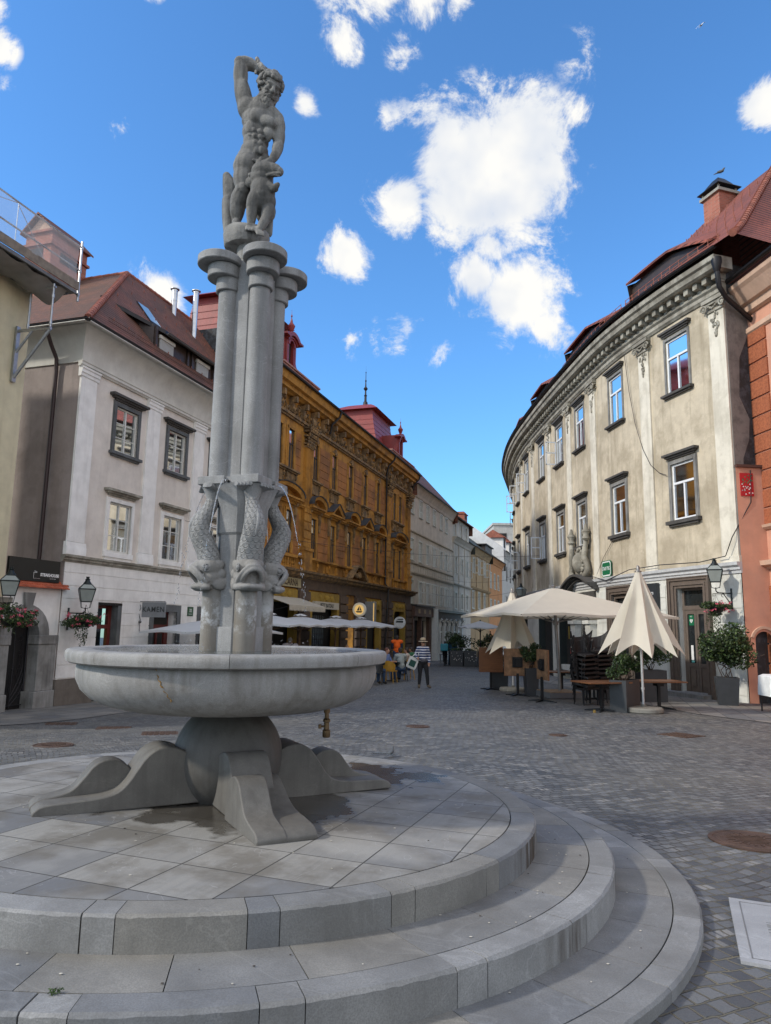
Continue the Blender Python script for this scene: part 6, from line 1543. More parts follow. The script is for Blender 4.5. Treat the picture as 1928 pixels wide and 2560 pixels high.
# roof along the curve with hip at the near end
mb = MB(); us = RC.cuts(-.55, UE); KZ = 1.06
prof_r = [(.8, 13.66), (.4, 13.95), (-.2, 14.5), (-4.2, 18.9)]
def hipu(e): return max(-.75, -.75 + (.8 - e) * .56)
for i in range(len(us) - 1):
    for (e0_, z0_), (e1_, z1_) in zip(prof_r[:-1], prof_r[1:]):
        a0 = max(us[i], hipu(e0_)); a1 = max(us[i], hipu(e1_)); b0 = max(us[i + 1], hipu(e0_)); b1_ = max(us[i + 1], hipu(e1_))
        if b0 - a0 < 1e-4 and b1_ - a1 < 1e-4: continue
        mb.face([RC.pt(a0, z0_, e0_), RC.pt(b0, z0_, e0_), RC.pt(b1_, z1_, e1_), RC.pt(a1, z1_, e1_)], 0)
    mb.face([RC.pt(max(us[i], hipu(-4.2)), 18.9, -4.2), RC.pt(us[i + 1], 18.9, -4.2), RC.pt(us[i + 1], 13, -10), RC.pt(us[i], 13, -10)], 0) if us[i + 1] > hipu(-4.2) else None
HP_ = [RC.pt(hipu(e), z, e) for e, z in prof_r]; far = SRc.pt(11, 0, .75)
BK = [SRc.pt(12, z, .75 - (z - 13.66) * .5) for z in (13.66, 13.95, 14.5, 18.9)]
for k in range(3): mb.face([HP_[k], HP_[k + 1], BK[k + 1], BK[k]], 1)
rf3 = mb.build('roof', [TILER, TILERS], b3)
mb = MB()
for k in range(3): ridge(mb, HP_[k], HP_[k + 1], (4, 5, 34)[k], .11)
ridge(mb, HP_[3], BK[3], 30, .11); mb.build('hip_ridge', RIDGE, rf3, smooth=50)
mb = MB(); rnd = random.Random(6)
for row in range(9):
    for k in range(26):
        e = .1 - row * .42; u = hipu(e) + .5 + k * .42 + (row % 2) * .2
        z = 14.2 + (.1 - e) * 1.09; 
        if u > 8: continue
        p = RC.pt(u, z, e); mb.box(p.x - .012, p.x + .012, p.y - .02, p.y + .02, p.z - .02, p.z + .13)
tag(mb.build('roof_hooks', RIDGE, rf3), kind='stuff')
mb = MB()
for u0, u1 in ((.2, 5.2), (5.5, 12.2)):
    for dz in (.12, .26): mb.tube([RC.pt(u0 + (u1 - u0) * t / 12, 13.95 + dz, .42) for t in range(13)], .012, 5)
    k = u0
    while k < u1: mb.tube([RC.pt(k, 13.9, .42), RC.pt(k, 14.24, .42)], .012, 4); k += .45
mb.build('snow_guard', RIDGE, rf3)
for a, b in ((1.0, 5.6), (7.4, 12.9), (15.2, 20.2), (22, 27)):
    mb = MB(); n = 14; top_ = []; bot_ = []
    for k in range(n + 1):
        t = k / n; u = a + (b - a) * t; rise = 1.0 * min(1, t * 2.2 + .05) ** .8
        top_.append((u, 14.35 + rise * .72, .12)); bot_.append((u, 14.35 + .9 * rise + 1.0, -1.9))
    for k in range(n):
        A, B_, C_, D_ = RC.pt(*top_[k]), RC.pt(*top_[k + 1]), RC.pt(*bot_[k + 1]), RC.pt(*bot_[k])
        up = Vector((0, 0, .09)); mb.hexa([A, B_, C_, D_, A + up, B_ + up, C_ + up, D_ + up], 0)
        mb.face([RC.pt(top_[k][0], 14.0, -.12), RC.pt(top_[k + 1][0], 14.0, -.12), RC.pt(top_[k + 1][0], top_[k + 1][1], -.12), RC.pt(top_[k][0], top_[k][1], -.12)], 1)
    mb.face([RC.pt(b - .05, 13.9, -.1), RC.pt(b - .05, 15.05, .1), RC.pt(b - .05, 15.9, -1.8), RC.pt(b - .05, 14.2, -1.9)], 1)
    mb.build('shed_dormer', [TILER, DKWOOD], rf3)
# windows
BSTONE = stone('light_grey_surround', (.27, .265, .25), vein=0, streak=.4, dk=.4, speck=.2)
BW = dict(glass=GLASSR, fmat=flat('bright_white_frame', (.78, .80, .82), .4, 0, .05), y=-.07, t=.075, transom=1.28, depth=.4, mull=1, curtain=[(.35, .85, .03, .6)])
tp = dict(BW, extra=[('surround', surround(.09, .03), BSTONE), ('lintel', lintel(.22, .15, .2, .16), DSTONE), ('sill', sill(.2, -.16, .14, .16), DSTONE)])
lw_ = dict(BW, curtain=[(-.9, .1, .03, .62), (.3, .9, .03, .62), (-.9, .9, .68, .97)], extra=[('surround', surround(.13, .04), BSTONE), ('lintel', lintel(.26, .17, .2, .2), DSTONE), ('sill', sill(.24, -.22, .2, .16), DSTONE)])  # pale curtains added, standing in for sky reflected in the panes
cas = MB()
for i, u in enumerate(WU):
    wa = put_window(b3, RC, u, 9.9, W_, HT_, 'rb3', tp); wb = put_window(b3, RC, u, 5.4, W_, HT_, 'rb2', lw_)
    for (w_, on) in ((wa, i in (3, 5, 6, 7, 9)), (wb, i in (4, 6, 8))):
        if not on: continue
        mb = MB(); s_ = 1; x = W_ / 2
        for z in (.08, .68, 1.24): mb.box(x - .02, x + .02, .0, .55, z, z + .06)
        mb.box(x - .02, x + .02, .49, .55, .08, 1.3); mb.box(x - .02, x + .02, 0, .06, .08, 1.3); o = mb.build('open_casement', BW['fmat'], loc=(0, 0, 0)); o.parent = w_
# shop doorway with moulded frame
def mould(mb, F, a, b, h0, h1, steps):
    for (t0_, t1_, e) in steps: fbox(mb, F, a - t1_, a - t0_, h0, h1 + t1_, -.05, e); fbox(mb, F, b + t0_, b + t1_, h0, h1 + t1_, -.05, e); fbox(mb, F, a - t0_, b + t0_, h1 + t0_, h1 + t1_, -.05, e)
mb = MB(); mould(mb, RC, 2.16, 3.47, -.5, 3.08, ((0, .09, .03), (.09, .15, .07), (.15, .25, .05), (.25, .33, .10), (.33, .36, .13))); mb.build('door_surround', BROWNF, b3)
mb = MB(); e = -.25
fbox(mb, RC, 2.16, 3.47, 2.36, 2.5, e - .05, e + .05, 0); fbox(mb, RC, 2.16, 2.26, -.3, 3.1, e - .05, e + .04, 0); fbox(mb, RC, 3.37, 3.47, -.3, 3.1, e - .05, e + .04, 0); fbox(mb, RC, 2.26, 3.37, 3.0, 3.1, e - .05, e + .04, 0)
for a, b in ((2.26, 2.81), (2.83, 3.37)):
    fbox(mb, RC, a, a + .1, -.3, 2.36, e - .03, e + .03, 0); fbox(mb, RC, b - .1, b, -.3, 2.36, e - .03, e + .03, 0); fbox(mb, RC, a + .1, b - .1, 2.22, 2.36, e - .03, e + .03, 0); fbox(mb, RC, a + .1, b - .1, .5, .62, e - .03, e + .03, 0)
    fbox(mb, RC, a + .1, b - .1, -.3, .5, e - .03, e + .0, 0); fbox(mb, RC, a + .15, b - .15, -.12, .4, e, e + .03, 0); fbox(mb, RC, a + .18, b - .18, -.09, .37, e + .03, e + .022, 0)
door = mb.build('door', BROWNF, b3)
mb = MB(); fbox(mb, RC, 2.26, 3.37, .62, 3.0, e - .02, e - .015); mb.build('pane', flat('dark_shop_glass', (.02, .024, .026), .06), door)
mb = MB(); fbox(mb, RC, 2.2, 3.44, -.6, -.3, e - .1, .25); fbox(mb, RC, 1.7, 4.3, -.8, -.3, -.3, .4) if 0 else fbox(mb, RC, 1.95, 4.4, -.9, -.31, -.1, .42); mb.build('door_step', LSTONE, b3)
mb = MB(); fbox(mb, RC, 3.0, 3.24, 1.85, 2.2, e - .012, e - .008, 0); fbox(mb, RC, 3.08, 3.2, .72, 1.2, e - .012, e - .008, 1); fbox(mb, RC, 3.06, 3.2, .64, .7, e - .012, e - .008, 2)
nt_ = mb.build('door_notices', [GREEN, SW_, flat('turquoise_card', (.1, .35, .35), .5)], door)
mb = MB(); hM = upright(RC, 3.12, 2.0, e - .004); hp = []
for k in range(20):
    t = 2 * math.pi * k / 20; hp.append(hM @ Vector((.0048 * 16 * math.sin(t) ** 3, .0048 * (13 * math.cos(t) - 5 * math.cos(2 * t) - 2 * math.cos(3 * t) - math.cos(4 * t)), 0)))
mb.face(hp); mb.face([hM @ Vector(p) for p in ((.0, .05, .003), (.018, .05, .003), (.004, .005, .003), (.018, .005, .003), (-.008, -.055, .003), (-.002, -.01, .003), (-.018, -.01, .003))], 1); mb.build('heart_emblem', [SW_, GREEN], door); text('lettering', 'AED', SW_, .055, hM @ Matrix.Translation((0, .14, 0)), door, .0005)
# second shop window, dark openings, portal with coat of arms
mb = MB(); mould(mb, RC, 6.6, 8.05, -.2, 3.05, ((0, .09, .03), (.09, .15, .07), (.15, .25, .05), (.25, .32, .10))); fbox(mb, RC, 6.6, 8.05, -.2, .1, -.1, .1); mb.build('shop_surround', BROWNF, b3)
mb = MB(); fbox(mb, RC, 6.6, 6.72, -.1, 3.05, -.2, -.1); fbox(mb, RC, 7.93, 8.05, -.1, 3.05, -.2, -.1); fbox(mb, RC, 6.72, 7.93, 2.9, 3.05, -.2, -.1); fbox(mb, RC, 6.72, 7.93, .1, .25, -.2, -.1); fbox(mb, RC, 6.5, 8.15, -.5, 3.1, -.3, -.24, 1); mb.build('shop_window', [BROWNF, bpy.data.materials['dark_shop_glass']], b3)
mb = MB()
for a, b, z0, z1 in ((13.0, 15.1, -.3, 2.6), (16.5, 19.4, -1.5, 2.7), (22.5, 25.5, -1.5, 2.6), (28, 31, -1.5, 2.6), (34, 37, -1.5, 2.6)):
    fbox(mb, RC, a, b, z0, z1, -.34, -.3, 0); fbox(mb, RC, a, a + .14, z0, z1, -.3, .03, 1); fbox(mb, RC, b - .14, b, z0, z1, -.3, .03, 1); fbox(mb, RC, a, b, z1 - .12, z1, -.3, .03, 1)
    if z0 > -1: fbox(mb, RC, a - .05, b + .05, z0 - .1, z0 + .04, -.3, .2, 1)
mb.build('dark_shop_front', [ROOM, flat('dark_green_wood', (.018, .025, .024), .45)], b3)
mb = MB(); fbox(mb, RC, 13.4, 13.7, .9, 1.1, -.3, -.29, 0); fbox(mb, RC, 14.2, 14.4, .5, .8, -.3, -.29, 1); fbox(mb, RC, 14.5, 14.6, 1.2, 1.8, -.3, -.29, 2); fbox(mb, RC, 13.9, 14.05, 1.3, 1.5, -.3, -.29, 0); mb.build('shop_notices', [SW_, flat('sticker_red', (.5, .05, .05), .5), flat('sticker_yellow', (.5, .35, .05), .5)], b3)
mb = MB(); fbox(mb, RC, 10.35, 11.75, -1.2, 2.1, -.1, .0, 1)
for a, b in ((9.75, 10.35), (11.75, 12.35)): fbox(mb, RC, a, b, -1.2, 2.0, 0, .3, 0); fbox(mb, RC, a - .08, b + .08, 1.9, 2.05, 0, .4, 0); fbox(mb, RC, a - .1, b + .1, 2.2, 2.3, 0, .42, 0); fbox(mb, RC, a + .05, b - .05, 2.05, 2.2, 0, .25, 0)
n = 12
for k in range(n):
    u0, u1 = 9.3 + 3.7 * k / n, 9.3 + 3.7 * (k + 1) / n; z0_, z1_ = 3.35 + .45 * math.sin(math.pi * k / n), 3.35 + .45 * math.sin(math.pi * (k + 1) / n)
    for (dz, hh, e) in ((0, .1, .3), (.1, .08, .42), (.18, .1, .55)):
        mb.hexa([RC.pt(u0, z0_ + dz, 0), RC.pt(u1, z1_ + dz, 0), RC.pt(u1, z1_ + dz, e), RC.pt(u0, z0_ + dz, e), RC.pt(u0, z0_ + dz + hh, 0), RC.pt(u1, z1_ + dz + hh, 0), RC.pt(u1, z1_ + dz + hh, e), RC.pt(u0, z0_ + dz + hh, e)], 2)
fbox(mb, RC, 9.7, 12.5, 2.3, 3.3, 0, .1, 2); mb.build('stone_portal', [GREYW, ROOM, DSTONE], b3)
mb = MB(); rnd = random.Random(21); fbox(mb, RC, 10.3, 12.1, 3.9, 5.15, 0, .08)
for s_ in (-1, 1):
    P = [RC.pt(11.2 + s_ * x, z, e) for x, z, e in ((.75, 4.0, .2), (1.0, 4.05, .22), (1.12, 4.25, .2), (1.0, 4.5, .2), (.85, 4.8, .25), (.9, 5.2, .22), (1.0, 5.5, .2))]; mb.tube(P, [.14, .16, .14, .13, .15, .13, .1], 8)
    mb.lathe([(.1, 0), (.18, .1), (.12, .25), (.2, .4), (.1, .55), (.05, .75)], tuple(RC.pt(11.2 + s_ * 1.0, 5.5, .2)), 10)
mb.ball(RC.pt(11.2, 4.6, .12), (.4, .3, .5), 14)
for k in range(50): a_ = rnd.uniform(0, 6.28); mb.ball(RC.pt(11.2 + .55 * math.cos(a_) * rnd.uniform(.6, 1.1), 4.65 + .6 * math.sin(a_), .16), rnd.uniform(.05, .1), 7)
mb.build('coat_of_arms', CORN, b3, smooth=50)
# stone sign plates
st = empty('street_sign', tuple(RC.pt(8.28, 4.1, .1)), 'green enamel street sign reading STARI TRG on the beige facade', 'sign')
mb = MB()
def plate(mb, F, u, z, w, h, c, e0, e1, m): 
    P = [(-w / 2 + c, -h / 2), (w / 2 - c, -h / 2), (w / 2, -h / 2 + c), (w / 2, h / 2 - c), (w / 2 - c, h / 2), (-w / 2 + c, h / 2), (-w / 2, h / 2 - c), (-w / 2, -h / 2 + c)]
    n = F.nrm(u); mb.prism([F.pt(u + a, z + b, e0) for a, b in P], Vector((n.x, n.y, 0)) * (e1 - e0), m)
plate(mb, RC, 8.28, 4.12, .98, .66, .1, .06, .085, 0); plate(mb, RC, 8.28, 4.12, .92, .60, .1, .085, .088, 1); plate(mb, RC, 8.28, 4.12, .82, .50, .07, .088, .091, 0)
mb.build('plate', [GREEN, SW_], st); text('lettering', 'STARI TRG', SW_, .2, upright(RC, 8.28, 4.12, .093), st, .001, sx=.78, bold=.004)
ns = empty('blade_sign', tuple(RC.pt(4.75, 2.9, .1)), 'dark square sign ending in NA beside the brown shop door', 'sign')
mb = MB(); fbox(mb, RC, 4.35, 5.25, 2.4, 3.32, .05, .16); mb.build('board', flat('charcoal_board', (.025, .03, .035), .5), ns)
text('lettering', 'VINA', SW_, .3, upright(RC, 4.85, 2.72, .165), ns, .001, bold=.002); text('script', 'Dobra', SW_, .2, upright(RC, 4.8, 2.98, .165), ns, .001)

# ============================================================ salmon house at the right edge
PK = Straight((11.62, 21.9), (-.135, .991), (-.991, -.135))
b4 = empty('salmon_house', (11.8, 21, gz(11.8, 21)), 'salmon house with rusticated red corner blocks at the right edge', 'house')
mb = MB(); wall(mb, PK, -12, 0, -2, 12.6, (), .0, m=0)
PS = Straight((11.62, 21.9), (.991, .135), (.135, .991)); wall(mb, PS, 0, 6, -2, 13, m=0)
mb.build('wall', [PINKP], b4)
mb = MB()
for k in range(24):
    z = -1.6 + k * .585
    if 3.0 < z < 4.4 or z > 11.0: continue
    fbox(mb, PK, -.85, 0.02, z + .03, z + .555, 0, .05)
mb.build('corner_blocks', RUSTB, b4)
mb = MB(); cornice(mb, PK, -12, .1, [(.06, 3.55), (.1, 3.6), (.28, 3.66), (.3, 3.8)]); cornice(mb, PK, -12, .08, [(.05, 4.75), (.14, 4.82), (.16, 4.9)]); cornice(mb, PK, -12, .08, [(.04, 11.1), (.1, 11.15), (.1, 11.3)])
cornice(mb, PK, -12, .12, [(.05, 11.75), (.15, 11.8), (.18, 12.0), (.3, 12.05), (.55, 12.4), (.65, 12.5), (.68, 12.62)]); mb.build('cornice', PINKC, b4)
mb = MB(); gutterbox(mb, PK, -12, .2, 12.78, .8); q0 = PK.pt(.2, 12.7, .75); pipe(mb, [q0, q0 + Vector((0, .05, -.4)), q0 + Vector((.25, .25, -.8)), q0 + Vector((1.3, .6, -1.3))], .08); mb.build('gutter', GUTTER, b4, smooth=40)
mb = MB(); mb.face([PK.pt(-12, 12.75, .7), PK.pt(.2, 12.75, .7), PK.pt(.2, 14.2, -3), PK.pt(-12, 14.2, -3)]); mb.build('roof', TILERS, b4)
# low link wall with arched door between the two houses
lw2 = empty('link_wall', (11.3, 21.75, gz(11.3, 21.7)), 'narrow salmon wall with a dark arched door between the beige and salmon houses', 'wall')
a0 = RC.pt(0.0, 0, -.05); LW = Straight((a0.x - .02, a0.y + .35), (11.66 - a0.x + .02, 21.6 - a0.y - .35), (-(a0.y + .35 - 21.6) * 0 - .2, -.98))
LW = Straight((RC.pt(.56, 0).x - .03, RC.pt(.56, 0).y - .06), (1, .1), (.1, -1)); 
mb = MB(); archwall(mb, LW, .03, 1.0, -1.2, 6.68, .6, .28, 1.4, 0); mb.face([LW.pt(.03, 6.68, 0), LW.pt(1.0, 6.68, 0), LW.pt(1.0, 6.68, -.4), LW.pt(.03, 6.68, -.4)]); mb.build('wall', PINKP, lw2)
mb = MB(); archring(mb, LW, .6, 1.4, .36, .44, -.05, .05, 10, R(15), R(165)); mb.build('hood_mould', PINKC, lw2)
mb = MB(); fbox(mb, LW, .03, 1.0, 6.68, 6.76, -.4, .08); mb.build('coping', flat('rusty_flashing', (.09, .04, .03), .8), lw2)
mb = MB(); fbox(mb, LW, .25, .95, -.8, 1.75, -.3, -.25); fbox(mb, LW, .42, .78, .0, 1.3, -.25, -.22); mb.build('door', DKWOOD, lw2)
# a plain red tile panel with a loose scatter of green and white tiles
mp_ = empty('tile_panel', tuple(LW.pt(.33, 5.5, .03)), 'small red tiled panel with scattered green and white tiles on the salmon wall', 'mosaic')
mb = MB(); fbox(mb, LW, .15, .57, 5.78, 6.5, .0, .025, 0); rnd = random.Random(31)
for k in range(46):
    gx, gy = rnd.randrange(1, 11), rnd.randrange(1, 17); c_ = 1 if gy > 9 else 2
    if rnd.random() < .15: continue
    fbox(mb, LW, .15 + gx * .036, .184 + gx * .036, 5.78 + gy * .039, 5.816 + gy * .039, .025, .03, c_)
mb.build('panel', [flat('tile_red', (.42, .01, .02), .3), flat('tile_green', (.02, .2, .1), .3), SW_], mp_)
# ------------------------------------------------------------ pavements, covers, plaque
def offl(u, e): p = L.pt(u, 0, e); return (p.x, p.y)
strip('left_sidewalk', [offl(u, 2.7) for u in (-14, 0, 12, 24, 40, 60)], [offl(u, -.2) for u in (-14, 0, 12, 24, 40, 60)], .012, PAVE)
strip('right_sidewalk', [(11, 13), (11.6, 19), (11.1, 21.2), (10.2, 23.4), (9.3, 28), (8.8, 36), (8.7, 44), (9.6, 53), (11.4, 60)][:9],
      [(8.9, 13), (8.48, 16.17), (7.68, 17.76), (7.3, 20.5), (7.1, 25), (6.9, 32), (7.0, 42), (7.9, 52), (9.6, 60)], .012, PAVE)
def ground_z(x, y, h=0): return Vector((x, y, gz(x, y) + h))
def cover(x, y, r, label, sq=False, rot=0):
    o = empty('manhole_cover', tuple(ground_z(x, y)), label, 'manhole cover', 'iron covers set in the cobbles'); mb = MB(); z = gz(x, y)
    S_ = Matrix.Translation((x, y, z + .004)) @ Matrix(((1, 0, 0, 0), (0, 1, 0, 0), (-.008, -.0193, 1, 0), (0, 0, 0, 1))) @ Matrix.Rotation(rot, 4, 'Z')
    if sq:
        mb.box(-r, r, -r, r, -.03, .006, mat=S_)
        for i in range(6):
            for j in range(6): mb.box(-r * .9 + i * r * .31, -r * .9 + i * r * .31 + r * .22, -r * .9 + j * r * .31, -r * .9 + j * r * .31 + r * .22, .006, .012, mat=S_)
    else:
        mb.lathe([(r, -.03), (r, .008), (r * .9, .01), (r * .88, .004), (r * .84, .004), (r * .82, .011), (.01, .011)], n=40, mat=S_)
        for k in range(2):
            a_ = 2.6 + k * .9; mb.box(-.05, .05, -.012, .012, .011, .013, mat=S_ @ Matrix.Translation((r * .66 * math.cos(a_), r * .66 * math.sin(a_), 0)) @ Matrix.Rotation(a_ + 1.57, 4, 'Z'))
        for k in range(20):
            a_ = k * .314; mb.box(-.03, .03, -.008, .008, .011, .016, mat=S_ @ Matrix.Translation((r * .5 * math.cos(a_), r * .5 * math.sin(a_), 0)) @ Matrix.Rotation(a_, 4, 'Z'))
        for k in range(6): mb.box(-r * .35, r * .35, -.008, .008, .011, .016, mat=S_ @ Matrix.Translation((0, -r * .3 + k * r * .12, 0)))
    mb.build('lid', IRON, o)
cover(3.10, 6.32, .34, 'large round rusty manhole cover nearest the camera at the right edge')
cover(5.49, 13.61, .30, 'rusty diamond shaped iron cover in front of the white parasol base', True, R(35))
cover(3.12, 13.15, .16, 'small round iron cover in the middle of the open cobbles')
cover(.67, 13.88, .22, 'round iron cover just right of the basin edge')
cover(-4.63, 10.5, .27, 'round iron cover at the left beyond the steps')
cover(-3.8, 12.7, .30, 'square iron cover behind the left stone leg', True, R(15))
cover(-5.4, 14.9, .33, 'farther square iron cover at the left, near the sidewalk', True, R(15))
cover(-7.2, 16.6, .33, 'square cover in the slabs below the arched gate', True, R(17))
plq = empty('stone_plaque', tuple(ground_z(2.75, 4.35)), 'pale inscribed stone plaque set in the cobbles beside the lowest step', 'plaque')
A = Vector((2.224, 4.888)); B_ = Vector((1.839, 3.944)) ; ax = (B_ - A).normalized(); ay = Vector((-ax.y, ax.x))
PM = Matrix.Identity(4)
nP = Vector((.012, .0193, 1)).normalized(); X_ = Vector((-ax.x, -ax.y, 0)); X_ = (X_ - nP * X_.dot(nP)).normalized(); Y_ = nP.cross(X_)
# local x runs away from the camera (the reading direction), local y to the left
C0 = ground_z(B_.x, B_.y)
for i in range(3): PM[i][0] = X_[i]; PM[i][1] = Y_[i]; PM[i][2] = nP[i]; PM[i][3] = C0[i]
W2 = (B_ - A).length; mb = MB(); mb.box(0, W2, -1.15, 0, -.06, .016, mat=PM)
PST = stone('plaque_stone', (.36, .365, .375), vein=.2, streak=0, dk=.15, speck=.3); mb.build('slab', PST, plq)
GRV = flat('engraved_grey_stone', (.16, .16, .16), .8)  # darker grey stone colour for the inscription and border
mb = MB(); mb.box(.055, W2 - .055, -.062, -.055, .0162, .0175, mat=PM); mb.box(.055, .062, -1.1, -.055, .0162, .0175, mat=PM); mb.box(W2 - .062, W2 - .055, -1.1, -.055, .0162, .0175, mat=PM); mb.build('border_line', GRV, plq)
for i, tx in enumerate(('V JUNIJU', '1991', 'JE MESTNI KROMPIR', 'V ČASTI NAVDIHA MESTA', 'MESTNA OBČINA LJUBLJANA', 'OBNOVILA STARI TRG')):
    if i == 2: tx = 'JE PRVI KROG OLO'
    text('inscription', tx, GRV, .062, PM @ Matrix.Translation((W2 * .52, -.20 - .085 * i, .0165)), plq, .0006)
mb = MB()
for (x, y, a_, b_) in ((-.02, 7.95, .11, .05), (.12, 7.9, .05, .04)):
    p = PT @ Vector((x - CX, y - CY, HT + .002)); mb.face([p + Vector((a_ * math.cos(t) * (1 + .2 * math.sin(3 * t)), b_ * math.sin(t), -.015 * a_ * math.cos(t) - .0193 * b_ * math.sin(t))) for t in [k * .4 for k in range(16)]])
PUD = MB()
tag(mb.build('puddle', WATER), 'small bright puddle near the rim of the top step', 'puddle')
# fallen specks: petals, chips
mb = MB(); rnd = random.Random(77)
for k in range(150):
    a_ = rnd.uniform(R(-170), R(40)); r_ = rnd.choice((rnd.uniform(1.0, 2.15), rnd.uniform(2.36, 2.68), rnd.uniform(2.86, 3.16))); h_ = HT if r_ < 2.2 else (H2 if r_ < 2.7 else H3)
    p = PT @ Vector((r_ * math.cos(a_), r_ * math.sin(a_), h_ + .003)); s_ = rnd.uniform(.003, .009)
    mb.ball(p, (s_, s_ * .7, .002), 6, rnd.choice((0, 0, 1)))
tag(mb.build('litter', [flat('fallen_petal', (.45, .42, .36), .8), flat('grit', (.06, .05, .04), .9)]), kind='stuff')

# ------------------------------------------------------------ parasols
CANV = flat('cream_canvas', (.72, .66, .55), .85, 0, .04, 3, .1, 200); CANW = flat('white_canvas', (.72, .74, .76), .85, 0, .03, 3)
for mm in (CANV, CANW):
    b_ = mm.node_tree.nodes['Principled BSDF']; tl = mm.node_tree.nodes.new('ShaderNodeBsdfTranslucent'); mx = mm.node_tree.nodes.new('ShaderNodeMixShader'); mx.inputs[0].default_value = .25
    tl.inputs['Color'].default_value = (.7, .66, .58, 1); o_ = mm.node_tree.nodes['Material Output']; mm.node_tree.links.new(b_.outputs[0], mx.inputs[1]); mm.node_tree.links.new(tl.outputs[0], mx.inputs[2]); mm.node_tree.links.new(mx.outputs[0], o_.inputs[0])
POLE = flat('parasol_pole_grey', (.22, .21, .2), .4, .5); WOODP = flat('parasol_pole_wood', (.16, .085, .04), .5, 0, .2)
def open_parasol(x, y, rim, apex, half, rot, label, canv, pole, pr=.045, vent=False, group=None, corners=None, px=None):
    o = empty('parasol', tuple(ground_z(x, y)), label, 'parasol', group); z0 = gz(x, y)
    if corners: Cn = [Vector((*c_, rim)) for c_ in corners]
    else: Cn = [Vector((x + half * 1.414 * math.cos(rot + R(45 + 90 * k)), y + half * 1.414 * math.sin(rot + R(45 + 90 * k)), rim)) for k in range(4)]
    ap = Vector((x, y, apex)) if px is None else Vector((*px, apex)); E_ = []
    for k in range(4):
        for t in (0, .25, .5, .75): p = Cn[k].lerp(Cn[(k + 1) % 4], t); p.z += (.06 * math.sin(math.pi * (t * 2 % 1)) if t not in (0, .5) else 0); E_.append(p)
    mb = MB(); rr = []
    for t in (0, .33, .66, .96): rr.append([p.lerp(ap, t) + Vector((0, 0, -.05 * math.sin(math.pi * t) * (1 if i % 2 else .0))) for i, p in enumerate(E_)])
    mb.rings([[p - Vector((0, 0, .07)) for p in E_]] + rr, caps=False); mb.idx(list(range(len(mb.v) - 16, len(mb.v)))); mb.build('canopy', canv, o, smooth=25)
    if vent:
        mb = MB(); mb.rings([[p.lerp(ap, .86) + Vector((0, 0, .05 + .03 * (i % 2))) for i, p in enumerate(E_)], [p.lerp(ap, .97) + Vector((0, 0, .1)) for p in E_]]); mb.build('vent_cap', canv, o)
    mb = MB(); base = Vector((x, y, z0)); mb.tube([base, ap], pr, 10); mb.lathe([(.05, 0), (.07, .03), (.02, .08)], tuple(ap), 12); mb.build('pole', pole, o, smooth=40)
    hub = base.lerp(ap, (rim - .22 - z0) / (apex - z0)); mb = MB()
    for k in range(8):
        c_ = E_[k * 2]; inner = c_.lerp(ap, .97) - Vector((0, 0, .04)); mr_ = MB(); mr_.tube([inner, c_ - Vector((0, 0, .02))], .013, 6); mid = c_.lerp(ap, .42) - Vector((0, 0, .03)); mr_.tube([hub, mid], .012, 6); mr_.build('rib', pole, o)
    mb.lathe([(pr + .03, -.06), (pr + .04, 0), (pr + .03, .06)], tuple(hub), 12); mb.build('hub', pole, o, smooth=40); return o
big = open_parasol(5.45, 22.5, 2.06, 2.95, 2.5, 0, 'large open square cream parasol over the terrace at the right', CANV, POLE, .05, corners=[(3.80, 20.0), (8.75, 21.4), (7.5, 26.4), (2.66, 25.0)], px=(5.29, 22.5))
mb = MB(); BM = Matrix.Translation((5.35, 22.4, gz(5.3, 22.4))) @ Matrix.Rotation(R(12), 4, 'Z'); mb.box(-.52, .52, -.52, .52, .03, .19, 0, BM); mb.box(-.5, .5, -.5, .5, .19, .215, 1, BM); mb.build('base', [flat('grey_base', (.12, .125, .13), .6), flat('wood_top', (.24, .17, .11), .7, 0, .2)], big)
def closed_parasol(x, y, apex, low, label, tips, rb=.46, seed=0):
    o = empty('closed_parasol', tuple(ground_z(x, y)), label, 'parasol', 'half closed cream parasols on round concrete feet'); z0 = gz(x, y); mb = MB(); n = 160; rr = []
    H_ = apex - low
    for i in range(26):
        t = i / 25; ring = []
        for k in range(n):
            a_ = 2 * math.pi * k / n; w = 8 * a_ + seed + .55 * math.sin(a_ * 2 + seed) + .25 * t
            f = 1 - abs(math.sin(w / 2)) ** .8; env = .06 + (tips * (1.0 + .12 * math.sin(a_ * 2 + seed * 2))) * t ** 1.1
            r_ = env * (1 - (.46 - .12 * math.sin(a_ * 3 + seed)) * (1 - f) * min(1, t * 2.5)); drop = (H_ * t) * (1 - .18 * (1 - f) * t * t * (1 + .3 * math.sin(a_ * 2.3 + seed)))
            ring.append(Vector((x + r_ * math.cos(a_), y + r_ * math.sin(a_), apex - drop)))
        rr.append(ring)
    mb.rings(rr, caps=False); mb.build('canopy', CANV, o, smooth=60)
    mb = MB(); mb.lathe([(.06, -.02), (.09, 0), (.085, .02), (.05, .03), (.045, .12), (.02, .16)], (x, y, apex - .02), 16); mb.build('cap', POLE, o, smooth=40)
    mb = MB(); mb.lathe([(.032, z0 + .1), (.032, apex)], (x, y, 0), 12); mb.lathe([(.045, z0 + .55), (.045, z0 + .6)], (x, y, 0), 12); mb.build('pole', flat('white_alu_pole', (.5, .5, .5), .4, .4), o, smooth=40)
    mb = MB(); mb.lathe([(rb - .03, .0), (rb, .03), (rb, .10), (rb - .03, .13), (.06, .145), (.06, .2)], (x, y, z0), 48); mb.build('concrete_foot', stone('concrete_foot', (.25, .24, .21), vein=0, speck=.3), o, smooth=35); return o
closed_parasol(6.41, 18.1, 3.14, 1.0, 'half closed cream parasol nearest the camera, its draped points hanging low', .95, seed=.6)
